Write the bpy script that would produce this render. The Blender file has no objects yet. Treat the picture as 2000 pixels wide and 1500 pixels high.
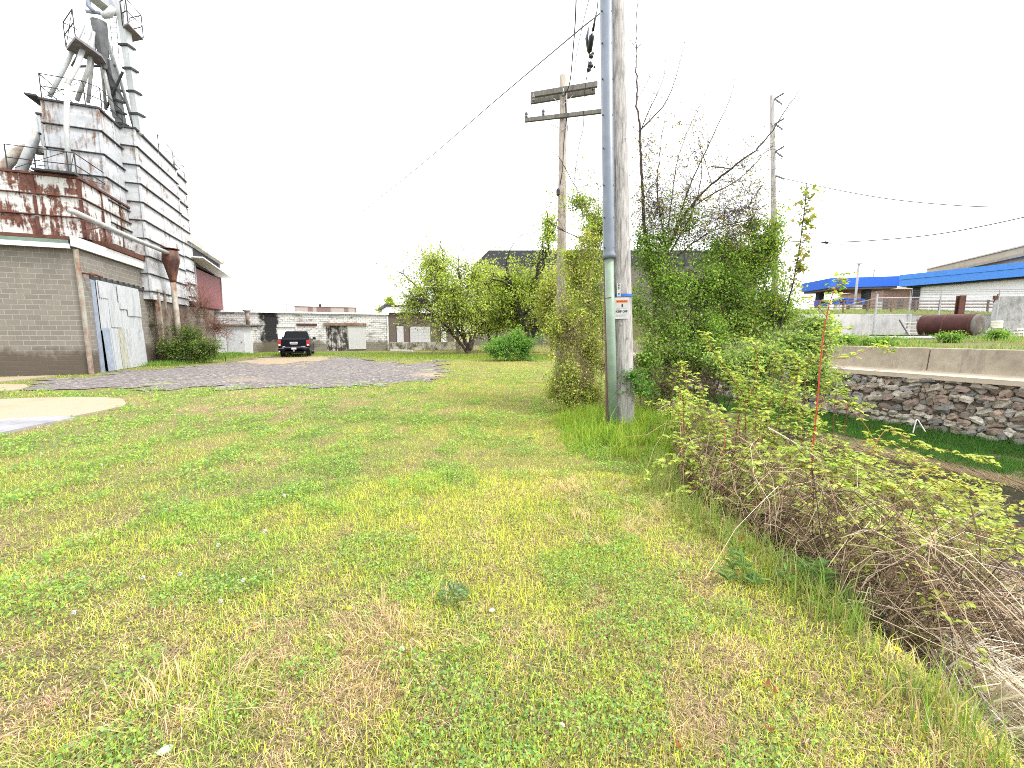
import bpy, math
import numpy as np
from mathutils import Vector, Matrix

C = bpy.context.scene.collection
SC = bpy.context.scene
# ------------------------------------------------------------------ camera
F = 800.0                      # focal length in pixels of the 2000 px wide photograph
TH = math.atan(98 / 800.0)     # the lens looks slightly down
CH = 1.7
cam = bpy.data.cameras.new('camera'); camo = bpy.data.objects.new('camera', cam); C.objects.link(camo)
camo.location = (0, 0, CH); camo.rotation_euler = (math.pi/2 - TH, 0, 0)
cam.sensor_width = 36; cam.sensor_fit = 'HORIZONTAL'; cam.lens = 36 * F / 2000
cam.clip_start = 0.05; cam.clip_end = 3000
SC.camera = camo
# ------------------------------------------------------------------ light: bright overcast
SUN_EL, SUN_AZ = math.radians(52), math.radians(105)
W = bpy.data.worlds.new('World'); SC.world = W; W.use_nodes = True
nt = W.node_tree; nt.nodes.clear()
sky = nt.nodes.new('ShaderNodeTexSky'); sky.sky_type = 'NISHITA'; sky.sun_disc = False
sky.sun_elevation = SUN_EL; sky.sun_rotation = SUN_AZ; sky.dust_density = 4; sky.air_density = 1
hs = nt.nodes.new('ShaderNodeHueSaturation'); hs.inputs['Saturation'].default_value = 0.12
mx = nt.nodes.new('ShaderNodeMix'); mx.data_type = 'RGBA'; mx.inputs[0].default_value = 0.72
mx.inputs[7].default_value = (9.0, 9.1, 9.3, 1)        # even layer of cloud
bg = nt.nodes.new('ShaderNodeBackground'); bg.inputs[1].default_value = 0.12
wo = nt.nodes.new('ShaderNodeOutputWorld')
nt.links.new(sky.outputs[0], hs.inputs['Color']); nt.links.new(hs.outputs[0], mx.inputs[6])
nt.links.new(mx.outputs[2], bg.inputs[0]); nt.links.new(bg.outputs[0], wo.inputs[0])
sl = bpy.data.lights.new('sun', 'SUN'); sl.energy = 1.3; sl.angle = math.radians(14); sl.color = (1, .96, .9)
so = bpy.data.objects.new('sun', sl); C.objects.link(so)
so.rotation_euler = (math.pi/2 - SUN_EL, 0, math.pi - SUN_AZ)
SC.view_settings.view_transform = 'Standard'; SC.view_settings.look = 'None'
SC.view_settings.exposure = 1.68; SC.view_settings.gamma = 1
SC.cycles.use_denoising = False; SC.cycles.filter_width = 1.0
SC.cycles.max_bounces = 6; SC.cycles.diffuse_bounces = 3; SC.cycles.transmission_bounces = 4
SC.cycles.transparent_max_bounces = 6

# ------------------------------------------------------------------ helpers
ST, CT = math.sin(TH), math.cos(TH)
def ray(px, py):
    x = (px - 1000) / F; y = (750 - py) / F
    return np.array([x, CT + y*ST, -ST + y*CT])
def at(px, py, Y):
    d = ray(px, py); return np.array([0, 0, CH]) + d * (Y / d[1])
def gnd(px, py, z=0.0):
    d = ray(px, py); return np.array([0, 0, CH]) + d * ((z - CH) / d[2])
PHI = math.atan(0.4125)
U2 = np.array([-math.sin(PHI), math.cos(PHI)]); V2 = np.array([math.cos(PHI), math.sin(PHI)])
class Frame:                       # a building's own axes: x = b (to the right), y = a (away)
    def __init__(s, o): s.o = np.array(o[:2], float)
    def side(s, px, py, b):
        d = ray(px, py); t = (b + s.o @ V2) / (d[:2] @ V2)
        p = d * t; return np.array([b, (p[:2]-s.o) @ U2, CH + p[2]])
    def front(s, px, py, a):
        d = ray(px, py); t = (a + s.o @ U2) / (d[:2] @ U2)
        p = d * t; return np.array([(p[:2]-s.o) @ V2, a, CH + p[2]])
    def world(s, b, a, z): q = s.o + V2*b + U2*a; return np.array([q[0], q[1], z])
    def loc(s, p): return np.array([(p[:2]-s.o) @ V2, (p[:2]-s.o) @ U2, p[2]])

def mesh_from(name, V, quads=None, tris=None, ngons=(), cols=None, smooth=False):
    me = bpy.data.meshes.new(name)
    V = np.asarray(V, np.float32).reshape(-1, 3)
    li, tot = [], []
    if quads is not None and len(quads): q = np.asarray(quads, np.int32).reshape(-1, 4); li.append(q.ravel()); tot.append(np.full(len(q), 4, np.int32))
    if tris is not None and len(tris): q = np.asarray(tris, np.int32).reshape(-1, 3); li.append(q.ravel()); tot.append(np.full(len(q), 3, np.int32))
    for g in ngons: li.append(np.asarray(g, np.int32)); tot.append(np.array([len(g)], np.int32))
    li = np.concatenate(li); tot = np.concatenate(tot)
    st = np.concatenate([[0], np.cumsum(tot)[:-1]]).astype(np.int32)
    me.vertices.add(len(V)); me.vertices.foreach_set('co', V.ravel())
    me.loops.add(len(li)); me.loops.foreach_set('vertex_index', li)
    me.polygons.add(len(tot)); me.polygons.foreach_set('loop_start', st); me.polygons.foreach_set('loop_total', tot)
    me.polygons.foreach_set('use_smooth', np.full(len(tot), bool(smooth)))
    me.update(calc_edges=True)
    if cols is not None:
        at_ = me.attributes.new('Col', 'FLOAT_COLOR', 'POINT')
        c = np.ones((len(V), 4), np.float32); c[:, :3] = cols; at_.data.foreach_set('color', c.ravel())
    return me

def link(name, me, m, parent=None, loc=None):
    o = bpy.data.objects.new(name, me); C.objects.link(o)
    if m is not None: me.materials.append(m)
    if parent is not None: o.parent = parent
    if loc is not None: o.location = loc
    return o
def thing(name, label, cat, loc=(0, 0, 0), rz=0.0, group=None):
    o = bpy.data.objects.new(name, None); C.objects.link(o); o.empty_display_size = .2
    o.location = loc; o.rotation_euler = (0, 0, rz); return tag(o, label, cat, group)
def tag(o, label, cat, group=None, kind=None):
    o['label'] = label; o['category'] = cat
    if group: o['group'] = group
    if kind: o['kind'] = kind
    return o

class MB:                           # collects shapes into one mesh
    def __init__(s, org=(0, 0, 0)): s.v = []; s.q = []; s.t = []; s.g = []; s.n = 0; s.org = np.array(org, float)
    def add(s, V, quads=None, tris=None, ngons=()):
        V = np.asarray(V, float).reshape(-1, 3)
        if quads is not None and len(quads): s.q.append(np.asarray(quads) + s.n)
        if tris is not None and len(tris): s.t.append(np.asarray(tris) + s.n)
        for g in ngons: s.g.append([i + s.n for i in g])
        s.v.append(V - s.org); s.n += len(V); return s
    BQ = [[0,3,2,1],[4,5,6,7],[0,1,5,4],[1,2,6,5],[2,3,7,6],[3,0,4,7]]
    def box(s, x0, x1, y0, y1, z0, z1):
        x0, x1 = min(x0, x1), max(x0, x1); y0, y1 = min(y0, y1), max(y0, y1); z0, z1 = min(z0, z1), max(z0, z1)
        return s.add([(x0,y0,z0),(x1,y0,z0),(x1,y1,z0),(x0,y1,z0),(x0,y0,z1),(x1,y0,z1),(x1,y1,z1),(x0,y1,z1)], s.BQ)
    def hexa(s, b, t): return s.add(list(b) + list(t), s.BQ)
    def bar(s, p0, p1, w, h, up=(0, 0, 1)):
        p0 = np.array(p0, float); p1 = np.array(p1, float); d = p1 - p0; d /= np.linalg.norm(d)
        sd = np.cross(d, up)
        if np.linalg.norm(sd) < 1e-4: sd = np.cross(d, (0, 1, 0))
        sd /= np.linalg.norm(sd); u = np.cross(sd, d); a = sd*w/2; b = u*h/2
        return s.hexa([p0-a-b, p0+a-b, p1+a-b, p1-a-b], [p0-a+b, p0+a+b, p1+a+b, p1-a+b])
    def tube(s, pts, rad, k=8, cap=True):
        P = np.asarray(pts, float); n = len(P)
        R = np.full(n, rad, float) if np.isscalar(rad) else np.asarray(rad, float)
        T = np.gradient(P, axis=0); T /= (np.linalg.norm(T, axis=1)[:, None] + 1e-12)
        ref = np.array([0, 0, 1.0]) if abs(T[:, 2]).mean() < .8 else np.array([1.0, 0, 0])
        A = np.cross(T, ref); A /= (np.linalg.norm(A, axis=1)[:, None] + 1e-12); B = np.cross(T, A)
        an = np.arange(k) * 2*math.pi/k
        V = (P[:, None, :] + R[:, None, None]*(np.cos(an)[None, :, None]*A[:, None, :] + np.sin(an)[None, :, None]*B[:, None, :])).reshape(-1, 3)
        i = np.arange(n-1)[:, None]*k; j = np.arange(k)[None, :]; j2 = (j+1) % k
        Q = np.stack([i+j, i+j2, i+k+j2, i+k+j], -1).reshape(-1, 4)
        return s.add(V, Q, None, [list(range(k))[::-1], list(range((n-1)*k, n*k))] if cap else ())
    def lathe(s, c, prof, k=16, axis=2):      # prof: (radius, height)
        an = np.arange(k)*2*math.pi/k; V = []
        for r, h in prof:
            for a in an:
                p = [r*math.cos(a), r*math.sin(a), h]
                if axis == 0: p = [h, r*math.cos(a), r*math.sin(a)]
                if axis == 1: p = [r*math.sin(a), h, r*math.cos(a)]
                V.append(np.array(c) + p)
        n = len(prof); i = np.arange(n-1)[:, None]*k; j = np.arange(k)[None, :]; j2 = (j+1) % k
        return s.add(V, np.stack([i+j, i+j2, i+k+j2, i+k+j], -1).reshape(-1, 4), None, [list(range(k))[::-1], list(range((n-1)*k, n*k))])
    def prism(s, pts, n0, n1, axis='x'):      # polygon of 2-D points extruded along an axis
        k = len(pts)
        f = {'x': lambda p, c: (c, p[0], p[1]), 'y': lambda p, c: (p[0], c, p[1]), 'z': lambda p, c: (p[0], p[1], c)}[axis]
        V = [f(p, n0) for p in pts] + [f(p, n1) for p in pts]
        return s.add(V, [[i, (i+1) % k, k+(i+1) % k, k+i] for i in range(k)], None, [list(range(k))[::-1], list(range(k, 2*k))])
    def build(s, name, m, parent=None, smooth=False, loc=None):
        V = np.concatenate(s.v)
        me = mesh_from(name, V, np.concatenate(s.q) if s.q else None, np.concatenate(s.t) if s.t else None, s.g, smooth=smooth)
        if s.n < 20000:
            import bmesh
            bm = bmesh.new(); bm.from_mesh(me); bmesh.ops.recalc_face_normals(bm, faces=bm.faces); bm.to_mesh(me); bm.free()
        return link(name, me, m, parent, loc)
def bevel(o, w, seg=2):
    md = o.modifiers.new('bevel', 'BEVEL'); md.width = w; md.segments = seg; md.limit_method = 'ANGLE'; md.angle_limit = .6
    return o
def smooth(o, ang=.6):
    me = o.data; me.polygons.foreach_set('use_smooth', np.ones(len(me.polygons), bool))
    try: me.set_sharp_from_angle(angle=ang)
    except Exception: pass
    return o
def text_part(s, size, m, parent, loc, rot, name='lettering', depth=.002, align='CENTER', sx=1.0, bold=0.0):
    cu = bpy.data.curves.new('t', 'FONT'); cu.body = s; cu.size = size; cu.extrude = depth; cu.offset = bold
    cu.align_x = align; cu.align_y = 'CENTER'
    ob = bpy.data.objects.new('t', cu); C.objects.link(ob)
    me = bpy.data.meshes.new_from_object(ob); bpy.data.objects.remove(ob)
    o = link(name, me, m, parent, loc); o.rotation_euler = rot; o.scale = (sx, 1, 1); return o

# numpy value noise
def vnoise(x, y, seed=0):
    xi = np.floor(x).astype(np.int64); yi = np.floor(y).astype(np.int64); xf = x-xi; yf = y-yi
    def h(a, b):
        n = (a*374761393 + b*668265263 + seed*1442695041) & 0xffffffff
        n = ((n ^ (n >> 13))*1274126177) & 0xffffffff; n = n ^ (n >> 16)
        return (n & 0xffff)/65535.0
    u = xf*xf*(3-2*xf); v = yf*yf*(3-2*yf)
    return (h(xi, yi)*(1-u)+h(xi+1, yi)*u)*(1-v) + (h(xi, yi+1)*(1-u)+h(xi+1, yi+1)*u)*v
def fbm(x, y, seed=0, o=4):
    r = 0; a = .5; t = 0
    for i in range(o): r = r + a*vnoise(x*2**i, y*2**i, seed+i*17); t += a; a *= .55
    return r/t
def sst(e0, e1, x): t = np.clip((x-e0)/(e1-e0), 0, 1); return t*t*(3-2*t)

# ------------------------------------------------------------------ materials
def newmat(name):
    m = bpy.data.materials.new(name); m.use_nodes = True; n = m.node_tree; n.nodes.clear()
    b = n.nodes.new('ShaderNodeBsdfPrincipled'); o = n.nodes.new('ShaderNodeOutputMaterial')
    n.links.new(b.outputs[0], o.inputs[0]); return m, n, b
def c4(c): return (c[0], c[1], c[2], 1)
def coords(n, kind='Object', scale=(1, 1, 1), loc=(0, 0, 0)):
    tc = n.nodes.new('ShaderNodeTexCoord'); mp = n.nodes.new('ShaderNodeMapping')
    mp.inputs['Scale'].default_value = scale; mp.inputs['Location'].default_value = loc
    n.links.new(tc.outputs[kind], mp.inputs[0]); return mp.outputs[0]
def noise(n, vec, scale, detail=5, rough=.6, dist=0):
    t = n.nodes.new('ShaderNodeTexNoise'); t.inputs['Scale'].default_value = scale; t.inputs['Detail'].default_value = detail
    t.inputs['Roughness'].default_value = rough; t.inputs['Distortion'].default_value = dist
    n.links.new(vec, t.inputs['Vector']); return t.outputs[0]
def ramp(n, fac, stops):
    r = n.nodes.new('ShaderNodeValToRGB'); e = r.color_ramp.elements
    while len(e) < len(stops): e.new(.5)
    for i, (p, c) in enumerate(stops): e[i].position = p; e[i].color = c4(c) if not np.isscalar(c) else (c, c, c, 1)
    n.links.new(fac, r.inputs[0]); return r.outputs[0]
def mix(n, fac, a, b, mode='MIX'):
    x = n.nodes.new('ShaderNodeMix'); x.data_type = 'RGBA'; x.blend_type = mode; x.clamp_factor = True
    for s, v in ((0, fac), (6, a), (7, b)):
        if hasattr(v, 'is_linked') or hasattr(v, 'links'): n.links.new(v, x.inputs[s])
        elif s == 0: x.inputs[0].default_value = v
        else: x.inputs[s].default_value = c4(v)
    return x.outputs[2]
def math_(n, op, a, b=None, c=None):
    x = n.nodes.new('ShaderNodeMath'); x.operation = op
    for i, v in enumerate((a, b, c)):
        if v is None: continue
        if hasattr(v, 'links'): n.links.new(v, x.inputs[i])
        else: x.inputs[i].default_value = v
    return x.outputs[0]
def bump(n, b, h, st=.3, dist=.02):
    x = n.nodes.new('ShaderNodeBump'); x.inputs['Strength'].default_value = st; x.inputs['Distance'].default_value = dist
    n.links.new(h, x.inputs['Height']); n.links.new(x.outputs[0], b.inputs['Normal'])
def grain(name, c1, c2, scale=4, rough=.85, c3=None, stretch=(1, 1, 1), metal=0, bst=.2, spec=.3, detail=6, bd=.01):
    m, n, b = newmat(name); v = coords(n, 'Object', stretch); f = noise(n, v, scale, detail, .65)
    st = [(.32, c1), (.68, c2)] if c3 is None else [(.3, c1), (.5, c2), (.7, c3)]
    n.links.new(ramp(n, f, st), b.inputs['Base Color'])
    b.inputs['Roughness'].default_value = rough; b.inputs['Metallic'].default_value = metal; b.inputs['Specular IOR Level'].default_value = spec
    f2 = noise(n, v, scale*6, 4); bump(n, b, f2, bst, bd); return m
def rusty(name, paint, paint2, rust1, rust2, lo, hi, scale=1.2, streak=.25, rough=.6, metal=0.0):
    m, n, b = newmat(name)
    v = coords(n); vs = coords(n, 'Object', (2.2, 2.2, streak))
    a = noise(n, v, scale, 8, .7, .3); s = noise(n, vs, 2.0, 6, .7)
    k = math_(n, 'ADD', math_(n, 'MULTIPLY', a, .6), math_(n, 'MULTIPLY', s, .4))
    k = ramp(n, k, [(lo, 0.0), (hi, 1.0)])
    pc = ramp(n, noise(n, v, 3.5, 6), [(.3, paint), (.7, paint2)]); rc = ramp(n, noise(n, v, 9, 5), [(.35, rust1), (.65, rust2)])
    n.links.new(mix(n, k, pc, rc), b.inputs['Base Color'])
    b.inputs['Roughness'].default_value = rough; b.inputs['Metallic'].default_value = metal; b.inputs['Specular IOR Level'].default_value = .3
    bump(n, b, noise(n, v, 12, 5), .12, .02); return m
def blocks(name, c1, c2, mortar, w=.4, h=.2, ms=.012, stain=None, slo=.55, shi=.7, sscale=.8, streak=.5, base_stain=None, bump_=.5, sstretch=1.0, spot=None):
    m, n, b = newmat(name)
    tc = n.nodes.new('ShaderNodeTexCoord'); sp = n.nodes.new('ShaderNodeSeparateXYZ'); n.links.new(tc.outputs['Object'], sp.inputs[0])
    cb = n.nodes.new('ShaderNodeCombineXYZ'); n.links.new(math_(n, 'ADD', sp.outputs[0], sp.outputs[1]), cb.inputs[0]); n.links.new(sp.outputs[2], cb.inputs[1])
    br = n.nodes.new('ShaderNodeTexBrick'); n.links.new(cb.outputs[0], br.inputs['Vector'])
    br.inputs['Color1'].default_value = c4(c1); br.inputs['Color2'].default_value = c4(c2); br.inputs['Mortar'].default_value = c4(mortar)
    br.inputs['Scale'].default_value = 1; br.inputs['Brick Width'].default_value = w; br.inputs['Row Height'].default_value = h
    br.inputs['Mortar Size'].default_value = ms; br.inputs['Mortar Smooth'].default_value = .4; br.inputs['Bias'].default_value = 0
    col = br.outputs['Color']
    v = coords(n)
    col = mix(n, math_(n, 'MULTIPLY', noise(n, v, 7, 6), .35), col, (c1[0]*.6, c1[1]*.6, c1[2]*.58))
    if stain is not None:
        vs = coords(n, 'Object', (sstretch, sstretch, streak)); k = ramp(n, noise(n, vs, sscale, 9, .75, .4), [(slo, 0.0), (shi, 1.0)])
        col = mix(n, k, col, stain)
    if spot is not None:             # one big patch of black mould on the wall
        dx = math_(n, 'DIVIDE', math_(n, 'ABSOLUTE', math_(n, 'SUBTRACT', sp.outputs[0], spot[0])), spot[1])
        k = math_(n, 'SUBTRACT', math_(n, 'ADD', 1.0, math_(n, 'MULTIPLY', math_(n, 'SUBTRACT', noise(n, v, 1.2, 8, .75), .5), 2.6)), dx)
        col = mix(n, ramp(n, k, [(.12, 0.0), (.5, .97)]), col, (.012, .012, .013))
    if base_stain is not None:       # splash dirt with a ragged upper edge
        hz = math_(n, 'ADD', sp.outputs[2], math_(n, 'MULTIPLY', noise(n, v, 1.1, 6, .7), -1.6))
        k = ramp(n, hz, [(0.0, 1.0), (.35, 0.0)]); k = math_(n, 'MULTIPLY', k, .85); col = mix(n, k, col, base_stain)
    n.links.new(col, b.inputs['Base Color']); b.inputs['Roughness'].default_value = .9; b.inputs['Specular IOR Level'].default_value = .2
    hgt = math_(n, 'ADD', math_(n, 'MULTIPLY', br.outputs['Fac'], -1.0), math_(n, 'MULTIPLY', noise(n, v, 30, 4), .4)); bump(n, b, hgt, bump_, .012)
    return m
def plain(name, c, rough=.6, metal=0, spec=.4):
    m, n, b = newmat(name); v = coords(n); f = noise(n, v, 6, 5)
    n.links.new(ramp(n, f, [(.3, tuple(x*.82 for x in c)), (.7, tuple(min(1, x*1.12) for x in c))]), b.inputs['Base Color'])
    b.inputs['Roughness'].default_value = rough; b.inputs['Metallic'].default_value = metal; b.inputs['Specular IOR Level'].default_value = spec; return m
def leafmat(name, trans=.4, rough=.5):
    m, n, b = newmat(name); o = n.nodes['Material Output']
    a = n.nodes.new('ShaderNodeAttribute'); a.attribute_name = 'Col'
    n.links.new(a.outputs['Color'], b.inputs['Base Color']); b.inputs['Roughness'].default_value = rough; b.inputs['Specular IOR Level'].default_value = .25
    t = n.nodes.new('ShaderNodeBsdfTranslucent'); n.links.new(mix(n, 1.0, a.outputs['Color'], (1.15, 1.1, .6), 'MULTIPLY'), t.inputs[0])
    x = n.nodes.new('ShaderNodeMixShader'); x.inputs[0].default_value = trans
    n.links.new(b.outputs[0], x.inputs[1]); n.links.new(t.outputs[0], x.inputs[2]); n.links.new(x.outputs[0], o.inputs[0]); return m
def colmat(name, rough=.8):
    m, n, b = newmat(name); a = n.nodes.new('ShaderNodeAttribute'); a.attribute_name = 'Col'
    n.links.new(a.outputs['Color'], b.inputs['Base Color']); b.inputs['Roughness'].default_value = rough; b.inputs['Specular IOR Level'].default_value = .2; return m
LEAF = leafmat('leaf', .48); GRASS = leafmat('grass_blade', .42, .55); DRY = leafmat('dry_stem', .15, .7); TWIGC = colmat('twig')

# ------------------------------------------------------------------ terrain
XE = np.array([[-8, 2.0], [0, 1.95], [1.4, 1.9], [2.0, 2.02], [2.74, 1.9], [4.27, 1.65], [5.5, 2.05], [7.1, 3.0], [9, 3.5], [14, 3.7], [22, 4.2], [30, 5], [60, 6], [900, 6]])
def xe(y): return np.interp(y, XE[:, 0], XE[:, 1])
WP = np.array([12.5, 10.0])             # a point on the stone wall's line, which runs along U2
def wdist(x, y): return -((x-WP[0])*V2[0] + (y-WP[1])*V2[1])     # > 0 on the creek side
def height(x, y):
    s = x - xe(y); w = wdist(x, y)
    bank = np.interp(s, [0, .15, .45, 1.0, 2.4, 4.6, 5.0, 40], [0, -.06, -.45, -.78, -.92, -1.5, -1.7, -1.75])
    far = np.interp(w, [-.2, 0, 1.7, 2.1, 2.6, 30], [-1.03, -1.03, -1.38, -1.55, -3, -3])
    cr = np.maximum(bank, far)
    e = -w
    up = 1.2 + .35*sst(0, 16, e) + 1.45*sst(26.1, 26.35, y) + 1.0*sst(28, 42, y)
    h = np.where(w > -.7, cr, up)
    blend = np.where(y > 26, sst(4, 9, s), 1.0)
    return np.where(s > 0, h*blend, 0.0) + .025*(fbm(x*.7, y*.7, 3)-.5)*(np.hypot(x, y) < 60)
def hz(x, y): return float(height(np.array([float(x)]), np.array([float(y)]))[0])
# ------------------------------------------------------------------ the setting: ground, gravel, pads, creek
YG = np.array([.53, .58, .085]); GR = np.array([.32, .47, .085]); DG = np.array([.13, .29, .07]); SW = np.array([.70, .53, .33]); DT = np.array([.12, .08, .055])
PADC = gnd(20, 806); 
def lawn(x, y):
    n1 = fbm(x*.8, y*.8, 11); n2 = fbm(x*2.3+7, y*2.3, 23); n3 = fbm(x*.3, y*.3, 37); n4 = fbm(x*1.5-3, y*1.1, 51)
    xc = .35 - .03*y + .6*(n3-.5)*2; cy = np.exp(-((x-xc)/(.9+.16*y))**2)
    wy = cy*(.35+.9*sst(.3, .55, n1)) + .25
    wg = (1.25-cy)*sst(.36, .62, n4)*1.5 + .15
    near = sst(4.2, 1.6, y)
    pad = np.exp(-(((x+7.3)/3.2)**2 + ((y-9.2)/2.0)**2))*.9
    n6 = fbm(x*5.5+3, y*5.5, 29); ws = sst(.52, .68, .5*n2+.5*n6)*(.4+.6*near) + pad*1.5 + .3*sst(.56, .72, fbm(x*.9+40, y*.9, 77)) + .16*near
    wd = sst(.58, .72, fbm(x*3.1, y*3.1, 91))*(.2+.4*near)*.6 + sst(.54, .66, fbm(x*8, y*8, 131))*(.35+.9*near)
    return wy, wg, ws, wd, n4
def lawn_col(x, y):
    wy, wg, ws, wd, n4 = lawn(x, y); t = wy+wg+ws+wd
    return (YG*wy[..., None] + GR*wg[..., None] + SW*ws[..., None] + DT*wd[..., None])/t[..., None]

def nonuni(segs):
    out = []
    for a, b, s in segs: out.append(np.arange(a, b, s))
    return np.concatenate(out + [[segs[-1][1]]])
gx = nonuni([(-900, -120, 60), (-120, -40, 8), (-40, -12, 1.0), (-12, -3, .3), (-3, 16, .14), (16, 40, .8), (40, 120, 8), (120, 900, 60)])
gy = nonuni([(-40, -4, 3), (-4, 0, .4), (0, 16, .14), (16, 26, .4), (26, 26.5, .06), (26.5, 45, .7), (45, 120, 5), (120, 1500, 60)])
X, Y = np.meshgrid(gx, gy); Z = height(X, Y)
n0 = len(gx); i = (np.arange(len(gy)-1)[:, None]*n0 + np.arange(n0-1)[None, :]).reshape(-1)
gc = lawn_col(X, Y)
s_ = X - xe(Y); wd_ = wdist(X, Y)
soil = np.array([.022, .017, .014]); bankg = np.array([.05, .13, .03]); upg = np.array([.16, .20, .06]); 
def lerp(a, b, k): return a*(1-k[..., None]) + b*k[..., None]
gc = gc*.5 + np.array([.03, .025, .008]); gc = lerp(gc, soil, sst(.0, .5, s_))  # soil and thatch tone, with shade between the blades darkened into the colour
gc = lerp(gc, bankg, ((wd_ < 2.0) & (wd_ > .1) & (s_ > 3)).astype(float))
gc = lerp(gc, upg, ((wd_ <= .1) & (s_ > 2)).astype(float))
GM, n, b = newmat('ground')
a_ = n.nodes.new('ShaderNodeAttribute'); a_.attribute_name = 'Col'; v = coords(n)
f = noise(n, v, 14, 8, .75); f2 = noise(n, v, 60, 5, .7)
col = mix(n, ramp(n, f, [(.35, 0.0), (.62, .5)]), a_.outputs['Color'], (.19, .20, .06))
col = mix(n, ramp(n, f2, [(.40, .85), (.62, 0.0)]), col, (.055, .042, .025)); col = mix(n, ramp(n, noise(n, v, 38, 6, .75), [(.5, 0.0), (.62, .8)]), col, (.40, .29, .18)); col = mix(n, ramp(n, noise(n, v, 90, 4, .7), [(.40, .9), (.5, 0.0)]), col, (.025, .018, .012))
n.links.new(col, b.inputs['Base Color']); b.inputs['Roughness'].default_value = 1; b.inputs['Specular IOR Level'].default_value = .1
bump(n, b, noise(n, v, 25, 8, .75), .8, .03)
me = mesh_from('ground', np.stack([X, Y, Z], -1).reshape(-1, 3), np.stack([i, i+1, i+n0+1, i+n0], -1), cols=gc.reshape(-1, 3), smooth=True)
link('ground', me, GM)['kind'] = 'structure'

def inpoly(x, y, poly):
    p = np.array(poly); c = np.zeros(len(x), bool); j = len(p)-1
    for i_ in range(len(p)):
        xi, yi = p[i_]; xj, yj = p[j]
        c ^= ((yi > y) != (yj > y)) & (x < (xj-xi)*(y-yi)/(yj-yi+1e-12)+xi); j = i_
    return c
def sheet(name, pts, z, m, jit=0, seed=0, sub=6):
    P = np.array(pts, float); out = []; r = np.random.default_rng(seed)
    for k in range(len(P)):
        a, b2 = P[k], P[(k+1) % len(P)]
        ns = max(1, int(np.linalg.norm(b2-a)/jit/1.2)) if jit else 1
        for j in range(ns): out.append(a + (b2-a)*j/ns + (r.normal(0, jit, 2) if jit else 0))
    V = [(p[0], p[1], z) for p in out]
    return link(name, mesh_from(name, V, ngons=[list(range(len(V)))]), m)
# gravel lot
m, n, b = newmat('gravel'); v = coords(n)
vo = n.nodes.new('ShaderNodeTexVoronoi'); vo.inputs['Scale'].default_value = 13; n.links.new(v, vo.inputs['Vector'])
sv = n.nodes.new('ShaderNodeSeparateColor'); n.links.new(vo.outputs['Color'], sv.inputs[0])
col = ramp(n, sv.outputs[0], [(.0, (.035, .03, .028)), (.45, (.095, .083, .077)), (.8, (.16, .142, .132)), (1, (.34, .31, .285))])
pt = noise(n, coords(n, 'Object', (.35, .9, 1)), .9, 8, .7)
col = mix(n, ramp(n, pt, [(.42, .6), (.6, 0.0)]), col, (.12, .10, .10))
tan = noise(n, coords(n, 'Object', (.25, .25, 1), (3, 1, 0)), .6, 5)
col = mix(n, ramp(n, tan, [(.56, 0.0), (.68, .8)]), col, (.29, .21, .125))
gpat = noise(n, coords(n, 'Object', (.5, 1, 1), (9, 4, 0)), .8, 8, .7)
col = mix(n, ramp(n, gpat, [(.60, 0.0), (.66, .85)]), col, (.24, .27, .06))
n.links.new(col, b.inputs['Base Color']); b.inputs['Roughness'].default_value = .95
bump(n, b, vo.outputs['Distance'], .7, .03)
GP = [(60, 744), (190, 738), (260, 724), (345, 719), (430, 711), (500, 700), (560, 692), (640, 690), (720, 692), (690, 699), (740, 706), (815, 713), (850, 703), (866, 712), (862, 732), (846, 742), (760, 750), (640, 753), (500, 756), (380, 758), (240, 762), (120, 765), (60, 760)]
GPW = [gnd(*p)[:2] for p in GP]
def patch(name, poly, z, m, cell=.2, jit=1.1):
    p = np.array(poly); xs = np.arange(p[:, 0].min()-1, p[:, 0].max()+1, cell); ys = np.arange(p[:, 1].min()-1, p[:, 1].max()+1, cell)
    XX, YY = np.meshgrid(xs, ys); wx = XX+jit*(fbm(XX*1.1, YY*1.1, 71)-.5)*2; wy = YY+jit*1.6*(fbm(XX*1.1+9, YY*1.1, 72)-.5)*2
    k = inpoly((wx+cell/2).ravel(), (wy+cell/2).ravel(), p).reshape(XX.shape); q = np.argwhere(k[:-1, :-1]); nx = len(xs); i_ = q[:, 0]*nx+q[:, 1]
    Q = np.stack([i_, i_+1, i_+nx+1, i_+nx], 1); us, inv = np.unique(Q, return_inverse=True)
    V = np.stack([XX.ravel(), YY.ravel(), np.full(XX.size, z)], 1)[us]
    o = link(name, mesh_from(name, V, inv.reshape(-1, 4)), m); o['kind'] = 'structure'; return o
patch('gravel_lot', GPW, .022, m)
# worn tan tyre track behind the pickup
m = grain('dirt', (.19, .145, .10), (.28, .215, .14), 2.5, .95, (.16, .135, .10))
patch('dirt_track', [gnd(*p)[:2] for p in [(470, 706), (540, 696), (560, 690), (630, 690), (640, 699), (620, 706), (560, 712), (500, 713)]], .027, m, .2, 1.6)
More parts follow.
